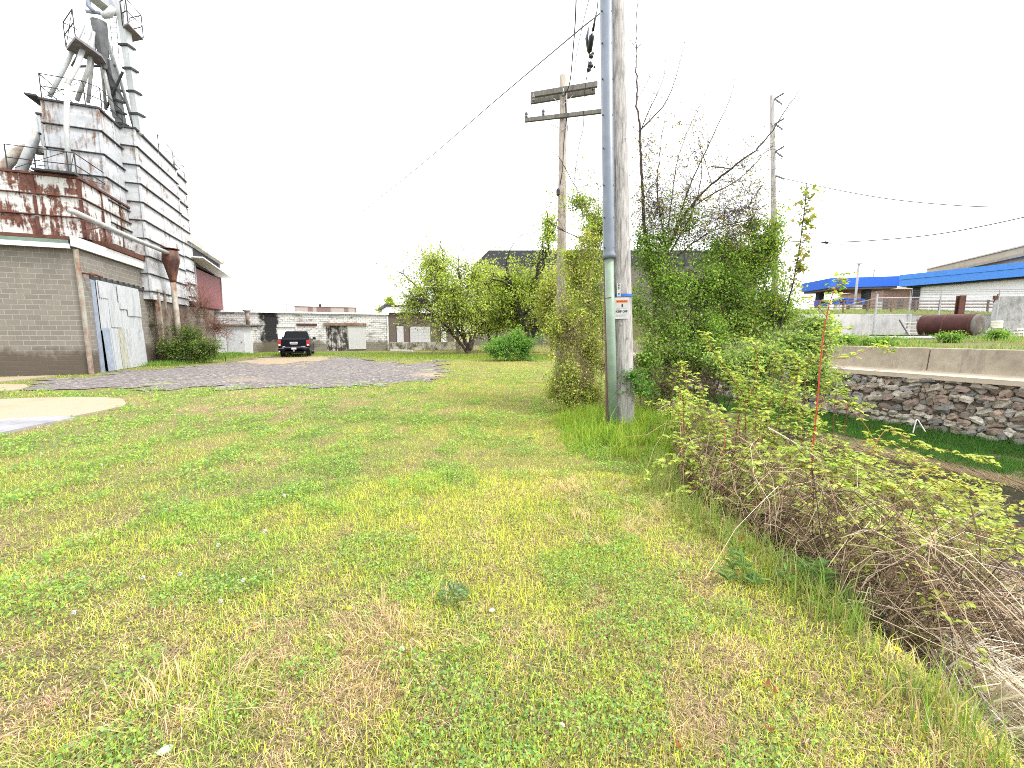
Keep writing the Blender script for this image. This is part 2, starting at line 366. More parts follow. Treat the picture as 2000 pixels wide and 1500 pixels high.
# concrete pads
m, n, b = newmat('old_concrete'); v = coords(n)
col = ramp(n, noise(n, v, .9, 8, .7), [(.3, (.22, .165, .095)), (.5, (.27, .22, .145)), (.72, (.22, .195, .165))])
col = mix(n, ramp(n, noise(n, v, 7, 6), [(.6, 0.0), (.75, .6)]), col, (.25, .20, .15))
n.links.new(col, b.inputs['Base Color']); b.inputs['Roughness'].default_value = .85; bump(n, b, noise(n, v, 20, 5), .2, .01)
CONC = m
pc = np.array([-11.6, 9.75]); rim = gnd(248, 788)[:2]; rp = np.linalg.norm((rim-pc)*[1, 1])
P0 = gnd(150, 779)[:2]; P1 = gnd(248, 789)[:2]; P2 = gnd(120, 822)[:2]; P3 = gnd(0, 846)[:2]
def rough(poly, amp, step=.35, seed=3):        # crumbling edge
    r = np.random.default_rng(seed); P = [np.array(p, float) for p in poly]; out = []
    for a, b2 in zip(P, P[1:]+P[:1]):
        L = np.linalg.norm(b2-a); ns = max(1, int(L/step))
        for j in range(ns): out.append(tuple(a+(b2-a)*j/ns + r.normal(0, amp, 2)))
    return out
mb = MB()
edge = [gnd(*p)[:2] for p in [(-260, 800), (-60, 785), (60, 780), (150, 779), (205, 779), (235, 782), (247, 788), (240, 796), (205, 806), (150, 816), (95, 826), (40, 838), (0, 846), (-90, 866), (-300, 900)]]
edge = rough(edge, .03); mb.prism(edge, -.1, .045, 'z'); o = mb.build('concrete_pad', CONC); tag(o, 'round edged weathered tan concrete pad in the lawn at the left', 'concrete pad')
# wet grey asphalt strip lying on that pad's near edge
WET = grain('wet_asphalt', (.15, .15, .17), (.24, .235, .25), 2.2, .45, (.30, .28, .28))
edge2 = [gnd(*p, .05)[:2] for p in [(-300, 832), (-100, 826), (0, 819), (60, 815), (118, 813), (150, 815.5), (95, 825), (40, 837), (0, 845), (-90, 865), (-300, 898)]]
mb = MB(); mb.prism(rough(edge2, .03, seed=4), -.05, .052, 'z'); o = mb.build('asphalt_strip', WET); o['kind'] = 'structure'
mb = MB(); mb.prism([gnd(*p)[:2] for p in [(-200, 766), (-60, 757), (0, 753), (50, 753.5), (57, 758), (40, 763), (0, 767), (-120, 775)]], -.1, .05, 'z')
tag(mb.build('concrete_pad', CONC), 'small pale concrete slab at the edge of the gravel lot', 'concrete pad')
mb = MB(); mb.prism([gnd(*p)[:2] for p in [(-200, 756), (-60, 744), (0, 738.5), (60, 736), (110, 735), (60, 741), (0, 747), (-120, 758)]], -.1, .04, 'z')
tag(mb.build('concrete_apron', CONC), 'narrow concrete apron along the foot of the block building', 'concrete apron')

# creek water
m, n, b = newmat('creek_water'); v = coords(n)
b.inputs['Base Color'].default_value = (.012, .011, .009, 1); b.inputs['Roughness'].default_value = .06; b.inputs['IOR'].default_value = 1.33; b.inputs['Specular IOR Level'].default_value = .35
bump(n, b, noise(n, coords(n, 'Object', (1.2, 2.6, 1)), 5, 5, .6, .6), .55, .04)
WZ = -1.45
V = [(2.5, -6, WZ), (25, -6, WZ), (16, 2, WZ), (4.5, 29, WZ), (3.5, 29, WZ), (3.0, 10, WZ)]
o = link('creek_water', mesh_from('creek_water', V, ngons=[list(range(6))]), m); o['kind'] = 'structure'

# ------------------------------------------------------------------ grass
def blades(P, h, w, lean, col, rng, tipcol=None, seg2=False, az=None):
    n = len(P); az = rng.uniform(0, 2*math.pi, n) if az is None else az
    fw = np.stack([np.cos(az), np.sin(az), np.zeros(n)], 1); sd = np.stack([-np.sin(az), np.cos(az), np.zeros(n)], 1)
    tw = rng.normal(0, .5, n)[:, None]; sd = sd*np.cos(tw) + fw*np.sin(tw)
    up = np.array([0, 0, 1.0]); L = lean[:, None]; H = h[:, None]; Wd = w[:, None]
    tip = P + (fw*np.sin(L) + up*np.cos(L))*H
    tc = col if tipcol is None else tipcol
    if seg2:
        mid = P + (fw*np.sin(L*.55) + up*np.cos(L*.55))*H*.55
        V = np.stack([P-sd*Wd/2, P+sd*Wd/2, mid+sd*Wd*.4, mid-sd*Wd*.4, tip], 1)
        k = np.arange(n)[:, None]*5
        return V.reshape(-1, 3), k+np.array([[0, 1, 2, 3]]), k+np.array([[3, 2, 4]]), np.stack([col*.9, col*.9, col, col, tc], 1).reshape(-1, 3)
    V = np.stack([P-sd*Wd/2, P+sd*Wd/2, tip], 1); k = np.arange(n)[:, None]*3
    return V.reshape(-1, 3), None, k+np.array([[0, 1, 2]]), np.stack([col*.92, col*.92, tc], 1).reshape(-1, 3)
class Soup:
    def __init__(s): s.V = []; s.Q = []; s.T = []; s.Cc = []; s.n = 0
    def add(s, V, Q, T, Cl):
        if Q is not None: s.Q.append(Q+s.n)
        if T is not None: s.T.append(T+s.n)
        s.V.append(V); s.Cc.append(Cl); s.n += len(V)
    def build(s, name, m, parent=None, org=(0, 0, 0)):
        me = mesh_from(name, np.concatenate(s.V)-np.array(org), np.concatenate(s.Q) if s.Q else None, np.concatenate(s.T) if s.T else None, cols=np.clip(np.concatenate(s.Cc), .003, .9))
        return link(name, me, m, parent)
def sector(rng, r0, r1, dens, half=1.12):
    n = int(half*(r1*r1-r0*r0)*dens); r = np.sqrt(rng.uniform(r0*r0, r1*r1, n)); t = rng.uniform(-half, half, n)
    return r*np.sin(t), r*np.cos(t)
PADP = [tuple(p) for p in edge]
rng = np.random.default_rng(1)
gs = Soup()
for r0, r1, dens, sc in ((1.0, 2.6, 12000, 1.0), (2.6, 5, 7500, 1.1), (5, 9, 3000, 1.4), (9, 15, 850, 2.0), (15, 27, 230, 3.0), (27, 42, 60, 4.4)):
    x, y = sector(rng, r0, r1, dens)
    k = (x < xe(y)+.45+rng.uniform(-.3, .25, len(x))) & ~inpoly(x, y, PADP)
    g = inpoly(x, y, GPW); k &= ~g | (rng.random(len(x)) < .02+.6*sst(.60, .68, fbm(x*.45, y*.9, 88)))
    x, y = x[k], y[k]; wy, wg, ws, wd, n4 = lawn(x, y); n = len(x)
    bare = wd/(wy+wg+ws+wd); k = rng.random(n) > bare*.95
    x, y, wy, wg, ws, n4 = x[k], y[k], wy[k], wg[k], ws[k], n4[k]; n = len(x)
    u = rng.random(n)*(wy+wg+ws); cls = np.where(u < wy, 0, np.where(u < wy+wg, 1, 2))
    col = np.choose(cls[:, None], [YG[None]*1.12, GR[None]*1.0, SW[None]*1.05])
    dk = (cls == 1) & (rng.random(n) < sst(.5, .7, n4)*.7); col = np.where(dk[:, None], DG, col)
    col = col*rng.uniform(.5, 1.5, n)[:, None]*(.75+.5*fbm(x*5, y*5, 141))[:, None] + rng.normal(0, .012, (n, 3))
    # last year's dry grass turns pinkish in places
    pk = (cls == 2) & (rng.random(n) < .3); col = np.where(pk[:, None], col*np.array([.95, .78, .72]), col)
    h = rng.gamma(5, .0062, n)*np.choose(cls, [1.0, 1.0, 1.15])*(.75+.25*sc)
    h *= .45+1.25*fbm(x*3.1, y*3.1, 5)
    edgek = sst(-.5, .1, x-xe(y)); h *= 1+1.3*edgek*(rng.random(n) < .5)
    lean = np.abs(np.where(cls == 2, rng.normal(1.15, .3, n), rng.normal(.65, .35, n)))
    w = rng.uniform(.0018, .0040, n)*sc*np.where(cls == 1, 1.35, 1)
    P = np.stack([x, y, height(x, y)-.004], 1)
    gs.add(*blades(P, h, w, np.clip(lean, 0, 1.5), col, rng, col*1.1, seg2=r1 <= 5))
for r0, r1, dens in ((1.0, 2.8, 9000), (2.8, 6, 3500), (6, 10, 1000)):     # matted thatch lying flat between the blades
    x, y = sector(rng, r0, r1, dens); wy, wg, ws, wd, n4 = lawn(x, y); k = (x < xe(y)+.1) & ~inpoly(x, y, PADP) & (rng.random(len(x)) < .18+.7*sst(.35, 1.0, ws)); x, y = x[k], y[k]; n = len(x)
    col = np.array([[.52, .38, .25], [.40, .28, .19], [.24, .16, .11], [.60, .47, .32], [.46, .30, .24], [.34, .32, .10]])[rng.integers(0, 6, n)]*rng.uniform(.6, 1.25, n)[:, None]
    gs.add(*blades(np.stack([x, y, height(x, y)+rng.uniform(.001, .012, n)], 1), rng.uniform(.03, .10, n)*(1+.05*r0), rng.uniform(.0015, .0032, n)*(1+.12*r0), rng.uniform(1.25, 1.6, n), col, rng, col, False))
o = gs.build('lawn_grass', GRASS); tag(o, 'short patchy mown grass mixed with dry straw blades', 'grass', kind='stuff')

# broad leaved weeds and clover low in the lawn
def leafcards(P, size, rng, pal, tilt=.5, wid=.36, axis=None, fold=.12, jit=.3, six=False, droop=0.0):
    n = len(P); pal = np.array(pal)
    az = rng.uniform(0, 2*math.pi, n)
    if axis is None: el = rng.normal(-droop, tilt, n); D = np.stack([np.cos(az)*np.cos(el), np.sin(az)*np.cos(el), np.sin(el)], 1)
    else: D = axis/np.linalg.norm(axis, axis=1)[:, None]
    R = rng.normal(0, 1, (n, 3))*tilt + np.array([0, 0, 1.0]); S = np.cross(D, R); S /= np.linalg.norm(S, axis=1)[:, None]+1e-9
    N = np.cross(S, D); s = size[:, None]
    col = pal[rng.integers(0, len(pal), n)]*rng.uniform(1-jit, 1+jit, n)[:, None]
    b0 = P; t0 = P + D*s - N*s*.08
    if six:
        a = P + D*s*.28 + N*s*fold*.6; c = P + D*s*.68 + N*s*fold*.4; m1 = P + D*s*.3; m2 = P + D*s*.7 - N*s*.02
        V = np.stack([b0, a+S*s*wid*.9, c+S*s*wid*.75, t0, c-S*s*wid*.75, a-S*s*wid*.9, m1, m2], 1); k = np.arange(n)[:, None]*8
        Q = np.concatenate([k+np.array([[6, 1, 2, 7]]), k+np.array([[5, 6, 7, 4]])]); T = np.concatenate([k+np.array([[0, 1, 6]]), k+np.array([[0, 6, 5]]), k+np.array([[7, 2, 3]]), k+np.array([[4, 7, 3]])])
        return V.reshape(-1, 3), Q, T, np.repeat(col, 8, 0)
    V = np.stack([b0, P+D*s*.45+S*s*wid+N*s*fold, t0, P+D*s*.45-S*s*wid+N*s*fold], 1); k = np.arange(n)[:, None]*4
    return V.reshape(-1, 3), None, np.concatenate([k+np.array([[0, 1, 2]]), k+np.array([[0, 2, 3]])]), np.repeat(col, 4, 0)
ws_ = Soup()
for r0, r1, dens, sz in ((1.1, 3, 6500, .0125), (3, 6, 3200, .0175), (6, 11, 1000, .028), (11, 20, 200, .05)):
    x, y = sector(rng, r0, r1, dens); wy, wg, ws, wd, n4 = lawn(x, y)
    k = (x < xe(y)) & ~inpoly(x, y, PADP) & ~inpoly(x, y, GPW) & (rng.random(len(x)) < sst(.50, .64, .36*n4 + .8*(fbm(x*3.2, y*3.2, 201)) - .08)*(.4+.6*sst(2.5, -1.5, x-.15*y))*1.5)
    x, y = x[k], y[k]; n = len(x); P = np.stack([x, y, height(x, y)+rng.uniform(.006, .03, n)+.09*sst(.45, .75, fbm(x*3.2, y*3.2, 201))*rng.random(n)], 1)
    ws_.add(*leafcards(P, rng.uniform(.7, 1.5, n)*sz, rng, [(.24, .40, .07), (.32, .48, .10), (.15, .31, .07), (.22, .38, .14), (.38, .50, .10)], .55, .4))
o = ws_.build('clover', LEAF); tag(o, 'low green clover and weed leaves spread through the lawn', 'clover', kind='stuff')

# taller bright grass around the big pole
gs = Soup(); n = 26000
x = rng.uniform(.55, 3.0, n); y = rng.uniform(5.0, 8.6, n)
k = (x < xe(y)+.25) & (fbm(x*2.2, y*2.2, 301) + .28*sst(1.4, .2, np.abs(x-1.9)) + .12*sst(5.2, 7, y) > .60) & (rng.random(n) < sst(.45, 1.5, x)*sst(4.9, 6.6, y)+.05) & (x > .55+.4*fbm(y*2, y, 8)); x, y = x[k], y[k]; n = len(x)
col = np.array([[.24, .38, .04], [.15, .31, .04], [.36, .42, .06]])[rng.integers(0, 3, n)]*rng.uniform(.6, 1.4, n)[:, None]
gs.add(*blades(np.stack([x, y, height(x, y)-.01], 1), rng.gamma(5, .040, n)*(.35+.5*sst(.6, 1.5, x)+.5*fbm(x*5, y*5, 12)), rng.uniform(.004, .009, n), np.abs(rng.normal(.4, .3, n)), col, rng, col*1.1, True))
o = gs.build('tall_grass', GRASS); tag(o, 'tall bright green grass growing round the foot of the big pole', 'tall grass', kind='stuff')
# straw tufts combed flat on the lawn's edge
gs = Soup()
for px, py, r, n in ((1180, 965, .42, 900), (1170, 1040, .40, 900), (1350, 1010, .3, 500), (770, 1250, .35, 500), (300, 1400, .4, 600)):
    c = gnd(px, py); a = rng.uniform(0, 2*math.pi, n); rr = r*np.sqrt(rng.random(n)); P = np.stack([c[0]+rr*np.cos(a)*1.2, c[1]+rr*np.sin(a), np.zeros(n)], 1); P[:, 2] = height(P[:, 0], P[:, 1]); kk = fbm(P[:, 0]*6, P[:, 1]*6, 15) > .47; P = P[kk]; a = a[kk]; n = len(P)
    col = np.array([[.60, .47, .28], [.50, .38, .22]])[rng.integers(0, 2, n)]*rng.uniform(.75, 1.3, n)[:, None]
    gs.add(*blades(P, rng.uniform(.08, .2, n), rng.uniform(.003, .005, n), rng.uniform(.9, 1.45, n), col, rng, col, True, a+rng.normal(0, .6, n)))
o = gs.build('straw', GRASS); tag(o, 'flattened tufts of dry tan straw beside the brambles', 'straw', kind='stuff')
# grass on the far bank under the stone wall and weeds on the terrace above
gs = Soup(); n = 90000
t = rng.uniform(-5, 15, n); w = rng.uniform(.0, 2.1, n); x = WP[0]+U2[0]*t-V2[0]*w; y = WP[1]+U2[1]*t-V2[1]*w
k = (w < 1.75+.6*(fbm(t*.8, t*.3, 9)-.5)*2) & (fbm(x*1.2, y*1.2, 44) > .36); x, y = x[k], y[k]; n = len(x)
col = np.array([[.045, .16, .025], [.07, .20, .03], [.035, .12, .02], [.11, .23, .04]])[rng.integers(0, 4, n)]*rng.uniform(.7, 1.3, n)[:, None]
gs.add(*blades(np.stack([x, y, height(x, y)-.01], 1), rng.gamma(7, .026, n), rng.uniform(.006, .012, n), np.abs(rng.normal(.5, .3, n)), col, rng, col*1.15, False))
o = gs.build('bank_grass', GRASS); tag(o, 'lush deep green grass on the creek bank below the stone wall', 'grass', kind='stuff')
gs = Soup(); n = 60000
x = rng.uniform(6, 34, n); y = rng.uniform(8, 26, n); e = -wdist(x, y)
k = (e > .5) & (e < 14) & (fbm(x*.7, y*.7, 66) + .16*sst(6, 1, e) > .5); x, y = x[k], y[k]; n = len(x)
col = np.array([[.15, .29, .05], [.09, .22, .04], [.22, .32, .07], [.34, .30, .13]])[rng.integers(0, 4, n)]*rng.uniform(.7, 1.3, n)[:, None]
gs.add(*blades(np.stack([x, y, height(x, y)-.01], 1), rng.gamma(5, .035, n), rng.uniform(.012, .03, n), np.abs(rng.normal(.5, .3, n)), col, rng, col*1.1, False))
n = 26000; x = rng.uniform(8, 40, n); y = rng.uniform(26.6, 44, n); k = (x > .4*y) ; x, y = x[k], y[k]; n = len(x)
col = np.array([[.22, .30, .07], [.15, .26, .05], [.30, .30, .10]])[rng.integers(0, 3, n)]*rng.uniform(.7, 1.3, n)[:, None]
gs.add(*blades(np.stack([x, y, height(x, y)-.01], 1), rng.uniform(.1, .25, n), rng.uniform(.03, .06, n), np.abs(rng.normal(.5, .3, n)), col, rng, col*1.1, False))
o = gs.build('terrace_weeds', GRASS); tag(o, 'rough green weeds on the terrace above the concrete parapet', 'weeds', kind='stuff')
# dirty straw lying along the water's far edge
gs = Soup(); n = 5000; t = rng.uniform(-5, 3, n); w = rng.normal(2.35, .25, n); x = WP[0]+U2[0]*t-V2[0]*w; y = WP[1]+U2[1]*t-V2[1]*w
col = np.array([[.42, .32, .19], [.30, .22, .13]])[rng.integers(0, 2, n)]*rng.uniform(.7, 1.3, n)[:, None]
gs.add(*blades(np.stack([x, y, np.maximum(height(x, y), WZ)+.02], 1), rng.uniform(.15, .4, n), rng.uniform(.006, .01, n), rng.uniform(1.2, 1.5, n), col, rng, col, False, rng.normal(1.95, .5, n)))
o = gs.build('flood_straw', GRASS); tag(o, 'washed up dry straw along the far edge of the creek', 'straw', kind='stuff')

# dandelion clocks and flowers standing in the lawn
CLK = plain('seed_white', (.5, .5, .48), .9); STEM = plain('weed_stem', (.22, .27, .09), .8); YEL = plain('dandelion_yellow', (.75, .55, .02), .8)
def puff(c, r, rng, n=46):
    V = []; T = []
    for k in range(n):
        d = rng.normal(0, 1, 3); d /= np.linalg.norm(d); s = np.cross(d, rng.normal(0, 1, 3)); s /= np.linalg.norm(s)
        b0 = len(V); V += [c+d*r*.2, c+d*r+s*r*.32, c+d*r-s*r*.32]; T.append((b0, b0+1, b0+2))
    return V, T
dl = ['white dandelion seed head on a thin stem in the lawn', 'yellow dandelion flower in the grass near the pole path']
base_clock = None
for px, py, h, r in ((296, 912, .22, .02), (200, 916, .15, .019), (240, 918, .14, .018), (430, 1082, .12, .02), (518, 1058, .13, .024), (353, 1142, .14, .02), (281, 1146, .1, .018), (145, 1216, .16, .017), (478, 1150, .1, .017), (556, 980, .12, .02), (432, 1195, .11, .018), (82, 894, .12, .02)):
    g = gnd(px, py+6)
    if base_clock is None:
        t = thing('dandelion_clock', dl[0], 'dandelion', (g[0], g[1], 0), 0, 'dandelion seed heads in the lawn')
        mb = MB(); mb.tube([(0, 0, 0), (.004, 0, .08), (0, .006, .15)], .0025, 5); st = mb.build('stem', STEM, t)
        V, T = puff(np.array([0, .006, .16]), .022, rng); mb = MB(); mb.add(V, None, T); hd = mb.build('seed_head', CLK, t); base_clock = (t, st, hd)
    else:
        t = base_clock[0].copy(); C.objects.link(t)
        for ch in base_clock[1:]: d = ch.copy(); C.objects.link(d); d.parent = t
        t.location = (g[0], g[1], 0)
    t.rotation_euler = (0, 0, rng.uniform(0, 6)); t.scale = (r/.032,)*3
bf = None
for px, py, lb in ((1745, 1284, 'yellow dandelion flower leaning beside the dark hollow under the brambles'), (675, 1213, 'tiny yellow dandelion flower in the middle of the lawn')):
    g = gnd(px, py+8)
    t = thing('dandelion_flower', lb, 'dandelion', (g[0], g[1], hz(g[0], g[1])), rng.uniform(0, 6))
    if bf is None:
        mb = MB(); mb.tube([(0, 0, 0), (.01, 0, .05), (.03, 0, .09)], .003, 5); st = mb.build('stem', STEM, t)
        V, T = [], []
        for k in range(40):
            a = rng.uniform(0, 6.28); q = rng.uniform(.3, 1); dd = np.array([math.cos(a), math.sin(a), .25+.5*(1-q)]); b0 = len(V)
            V += [(.03, 0, .09), np.array([.03, 0, .092])+dd*.018*q+np.array([-math.sin(a), math.cos(a), 0])*.004, np.array([.03, 0, .092])+dd*.018*q-np.array([-math.sin(a), math.cos(a), 0])*.004]; T.append((b0, b0+1, b0+2))
        mb = MB(); mb.add(V, None, T); hd = mb.build('petals', YEL, t); bf = (st, hd)
    else:
        for ch in bf: d = ch.copy(); C.objects.link(d); d.parent = t
# rust coloured dead leaves and pale stones in the lawn
OR = plain('dead_leaf', (.20, .065, .02), .8); STN = grain('pale_stone', (.34, .31, .28), (.50, .47, .43), 9)
for px, py, s, rz_, lb in ((1497, 1345, .022, .5, 'large rust brown dead leaf lying on the lawn'), (1514, 1360, .018, 1.4, 'rust brown curled dead leaf touching the largest one'), (1325, 1467, .018, 2.2, 'brown dead leaf near the bottom edge of the lawn'), (1545, 1378, .012, .2, 'smallest rust coloured dead leaf on the lawn'), (1500, 1432, .02, 2.6, 'ochre brown dead leaf below the other dead leaves')):
    g = gnd(px, py); V = []; k = 9
    for j in range(k): a = j*2*math.pi/k; rr = s*(1 if j % 2 else .72)*(1.35 if j in (0, 4) else 1); V.append((rr*math.cos(a), rr*.6*math.sin(a), .012*math.cos(2*a)+.008))
    V.append((0, 0, .002)); V += [(p[0], p[1], p[2]-.0015) for p in V]
    T = [(j, (j+1) % k, k) for j in range(k)] + [((j+1) % k + k+1, j+k+1, k+k+1) for j in range(k)]; Q = [(j, j+k+1, (j+1) % k+k+1, (j+1) % k) for j in range(k)]
    mb = MB(); mb.add(V, Q, T); o = mb.build('dead_leaf', OR, None, loc=(g[0], g[1], hz(g[0], g[1])+.028)); o.rotation_euler = (.12, -.1, rz_); tag(o, lb, 'leaf')
for px, py, s, lb in ((785, 1274, .018, 'bright white pebble on a bare dry patch of lawn'), (960, 1197, .017, 'pale elongated pebble below the grey green weed tuft'), (1098, 1424, .013, 'small white pebble in bare dirt at the front of the lawn'), (322, 1474, .022, 'broad pale flat stone half hidden in straw')):
    g = gnd(px, py); V = []; 
    mb = MB(); pr = []
    mb.lathe((0, 0, 0), [(s*.55, 0), (s, s*.35), (s*.9, s*.7), (s*.4, s)], 9); o = mb.build('pebble', STN, None, True, (g[0], g[1], hz(g[0], g[1])+.012)); o.scale = (1.3, .85, 1); o.rotation_euler = (.1, .2, rng.uniform(0, 3)); tag(o, lb, 'pebble')
# ------------------------------------------------------------------ left: block building, grain bins, sheds, warehouse
FA = Frame(gnd(175, 731)); AO = (FA.o[0], FA.o[1], 0)
BLK = blocks('concrete_block', (.205, .186, .16), (.158, .144, .125), (.29, .27, .24), .42, .205, .014, stain=(.14, .12, .095), slo=.56, shi=.72, sscale=.9, streak=.4, base_stain=(.07, .055, .04))
RUSTP = rusty('rusted_pipe', (.24, .245, .215), (.31, .295, .25), (.12, .05, .026), (.21, .10, .05), .44, .60, 2.0, .3)
RUST = grain('rust', (.04, .018, .014), (.11, .045, .027), 3, .9, (.07, .028, .019))
DRUST = grain('dark_rust', (.05, .022, .018), (.13, .05, .035), 3, .9)
GALV = grain('galvanised_sheet', (.24, .26, .28), (.42, .43, .445), 2.2, .5, (.33, .345, .355), (1, 1, .35), .35, .1)
GALV2 = rusty('weathered_tube', (.30, .32, .32), (.43, .44, .44), (.20, .13, .09), (.34, .25, .18), .52, .68, 1.6, .3, .5, .2)
DKST = grain('dark_steel', (.018, .018, .020), (.05, .05, .054), 4, .7)
BLUEG = grain('blue_grey_steel', (.16, .19, .24), (.25, .28, .33), 3, .6)
WHT = rusty('white_paint', (.60, .60, .59), (.68, .68, .67), (.38, .36, .32), (.5, .47, .42), .62, .78, 1.6, .3)
GRN = plain('green_flashing', (.115, .165, .13), .6)
WALLT = FA.side(131, 478, 0)[2]
print('block wall top', WALLT)
t = thing('block_building', 'tan concrete block building with a patched sheet metal door under the rusty bin', 'building', AO, PHI)
aEnd = FA.side(298, 600, 0)[1]
dL = FA.side(205, 725, 0)[1]; dR = FA.side(283, 712, 0)[1]; dT = FA.side(158, 541, 0)[2]
mb = MB(); mb.box(-16, 0, 0, .3, -.2, WALLT); mb.box(-.3, 0, .3, dL-.35, -.2, WALLT); mb.box(-.3, 0, dR, aEnd, -.2, WALLT); mb.box(-.3, 0, dL-.35, dR, dT+.15, WALLT); mb.box(-16, -15.7, .3, aEnd, -.2, WALLT); mb.box(-15.7, -.3, aEnd-.3, aEnd, -.2, WALLT)
mb.build('wall', BLK, t)
mb = MB(); mb.box(-.02, .05, dL-.35, dR+.1, dT, dT+.15)
for a in np.arange(dL-.2, dR+2.2, .55): mb.box(-.02, .085, a, a+.05, dT+.06, dT+.19)
mb.box(-.02, .05, dR+.1, aEnd, dT-.03, dT+.1)
mb.build('lintel', DKST, t)
mb = MB(); mb.box(-.12, .03, dL-.36, dL-.02, 0, dT); mb.build('door_jamb', BLUEG, t)
# sheet metal door: overlapping corrugated sheets, some blue grey, one mossy
dr = link('sheet_door', None, None) if False else None
def corrug(b, a0, a1, z0, z1, amp=.018, pitch=.16, tilt=0.0):
    m_ = MB(); n_ = max(8, int((a1-a0)/pitch*6)); aa = np.linspace(a0, a1, n_); off = amp*np.sin((aa-a0)/pitch*2*math.pi)
    V = []
    for a, o_ in zip(aa, off): V += [(b+o_+tilt, a, z0), (b+o_, a, z1), (b+o_-.012, a, z1), (b+o_-.012+tilt, a, z0)]
    Q = []
    for k in range(n_-1):
        for j in range(4): Q.append([4*k+j, 4*k+(j+1) % 4, 4*k+4+(j+1) % 4, 4*k+4+j])
    m_.add(V, Q, None, [[0, 1, 2, 3], [4*n_-4, 4*n_-3, 4*n_-2, 4*n_-1]]); return m_
GALVD = grain('galvanised_dull', (.25, .265, .28), (.39, .405, .415), 1.6, .55, (.32, .33, .335), (1, 1.5, .3), .25, .1)
MOSS = grain('mossy_sheet', (.07, .075, .05), (.32, .32, .27), 3, .8, (.15, .15, .09), (1, 3, .5))
W_ = dR - dL; ks = [0, .2, .42, .62, .8, 1.0]
zj = 1.95
first = corrug(.06, dL, dR, zj-.1, dT).build('sheet_door', GALVD, t)
lows = [(0, .17, BLUEG, .05), (.15, .34, GALVD, .04), (.33, .5, MOSS, .06), (.49, .66, GALV, .08), (.65, .82, GALVD, .05), (.81, 1.0, GALV, .05)]
for f0, f1, m_, tl in lows: corrug(.085, dL+W_*f0, dL+W_*f1, .02, zj, .015, .13, tl).build('sheet_panel', m_, first)
for f0, f1, z0, z1, m_ in ((.02, .22, 3.3, dT-.02, GALV), (.42, .62, 2.9, dT-.05, GALV), (.2, .44, 2.0, 3.2, GALVD), (.62, .98, 2.6, dT-.1, GALVD)): corrug(.088+.012*(f0 > .3), dL+W_*f0, dL+W_*f1, z0, z1, .016, .14, .01).build('sheet_panel', m_, first)
# trims
mb = MB(); mb.box(-16, -.02, -.28, .0, WALLT-.02, WALLT+.22); mb.build('flashing', GRN, t)
mb = MB(); mb.box(-16, .02, -.34, -.283, WALLT-.12, WALLT+.06); mb.build('gutter', WHT, t)

mb = MB(); mb.bar((.12, -.35, WALLT+.18), (.12, aEnd+.1, WALLT+.18), .10, .42); mb.build('fascia', WHT, t)
mb = MB(); mb.box(-16, .25, 2.2, aEnd+.1, WALLT+.41, WALLT+.66); mb.box(-16, .07, -.28, 2.2, WALLT+.23, WALLT+.36); mb.build('roof', RUST, t)
mb = MB(); mb.tube([(.09, -.06, 0), (.09, -.06, 2.2), (.08, -.07, WALLT-.1)], .085, 10); mb.box(.02, .06, -.12, .0, 1.5, 1.54); mb.build('downspout', RUSTP, t)
mb = MB(); mb.tube([(.02, .35, WALLT-1.0), (.35, .4, WALLT-1.02), (.62, .5, WALLT-1.12)], .04, 8); mb.lathe((.3, .38, WALLT-1.04), [(.07, -.06), (.09, 0), (.03, .08)], 10); mb.build('wall_lamp', RUST, t)

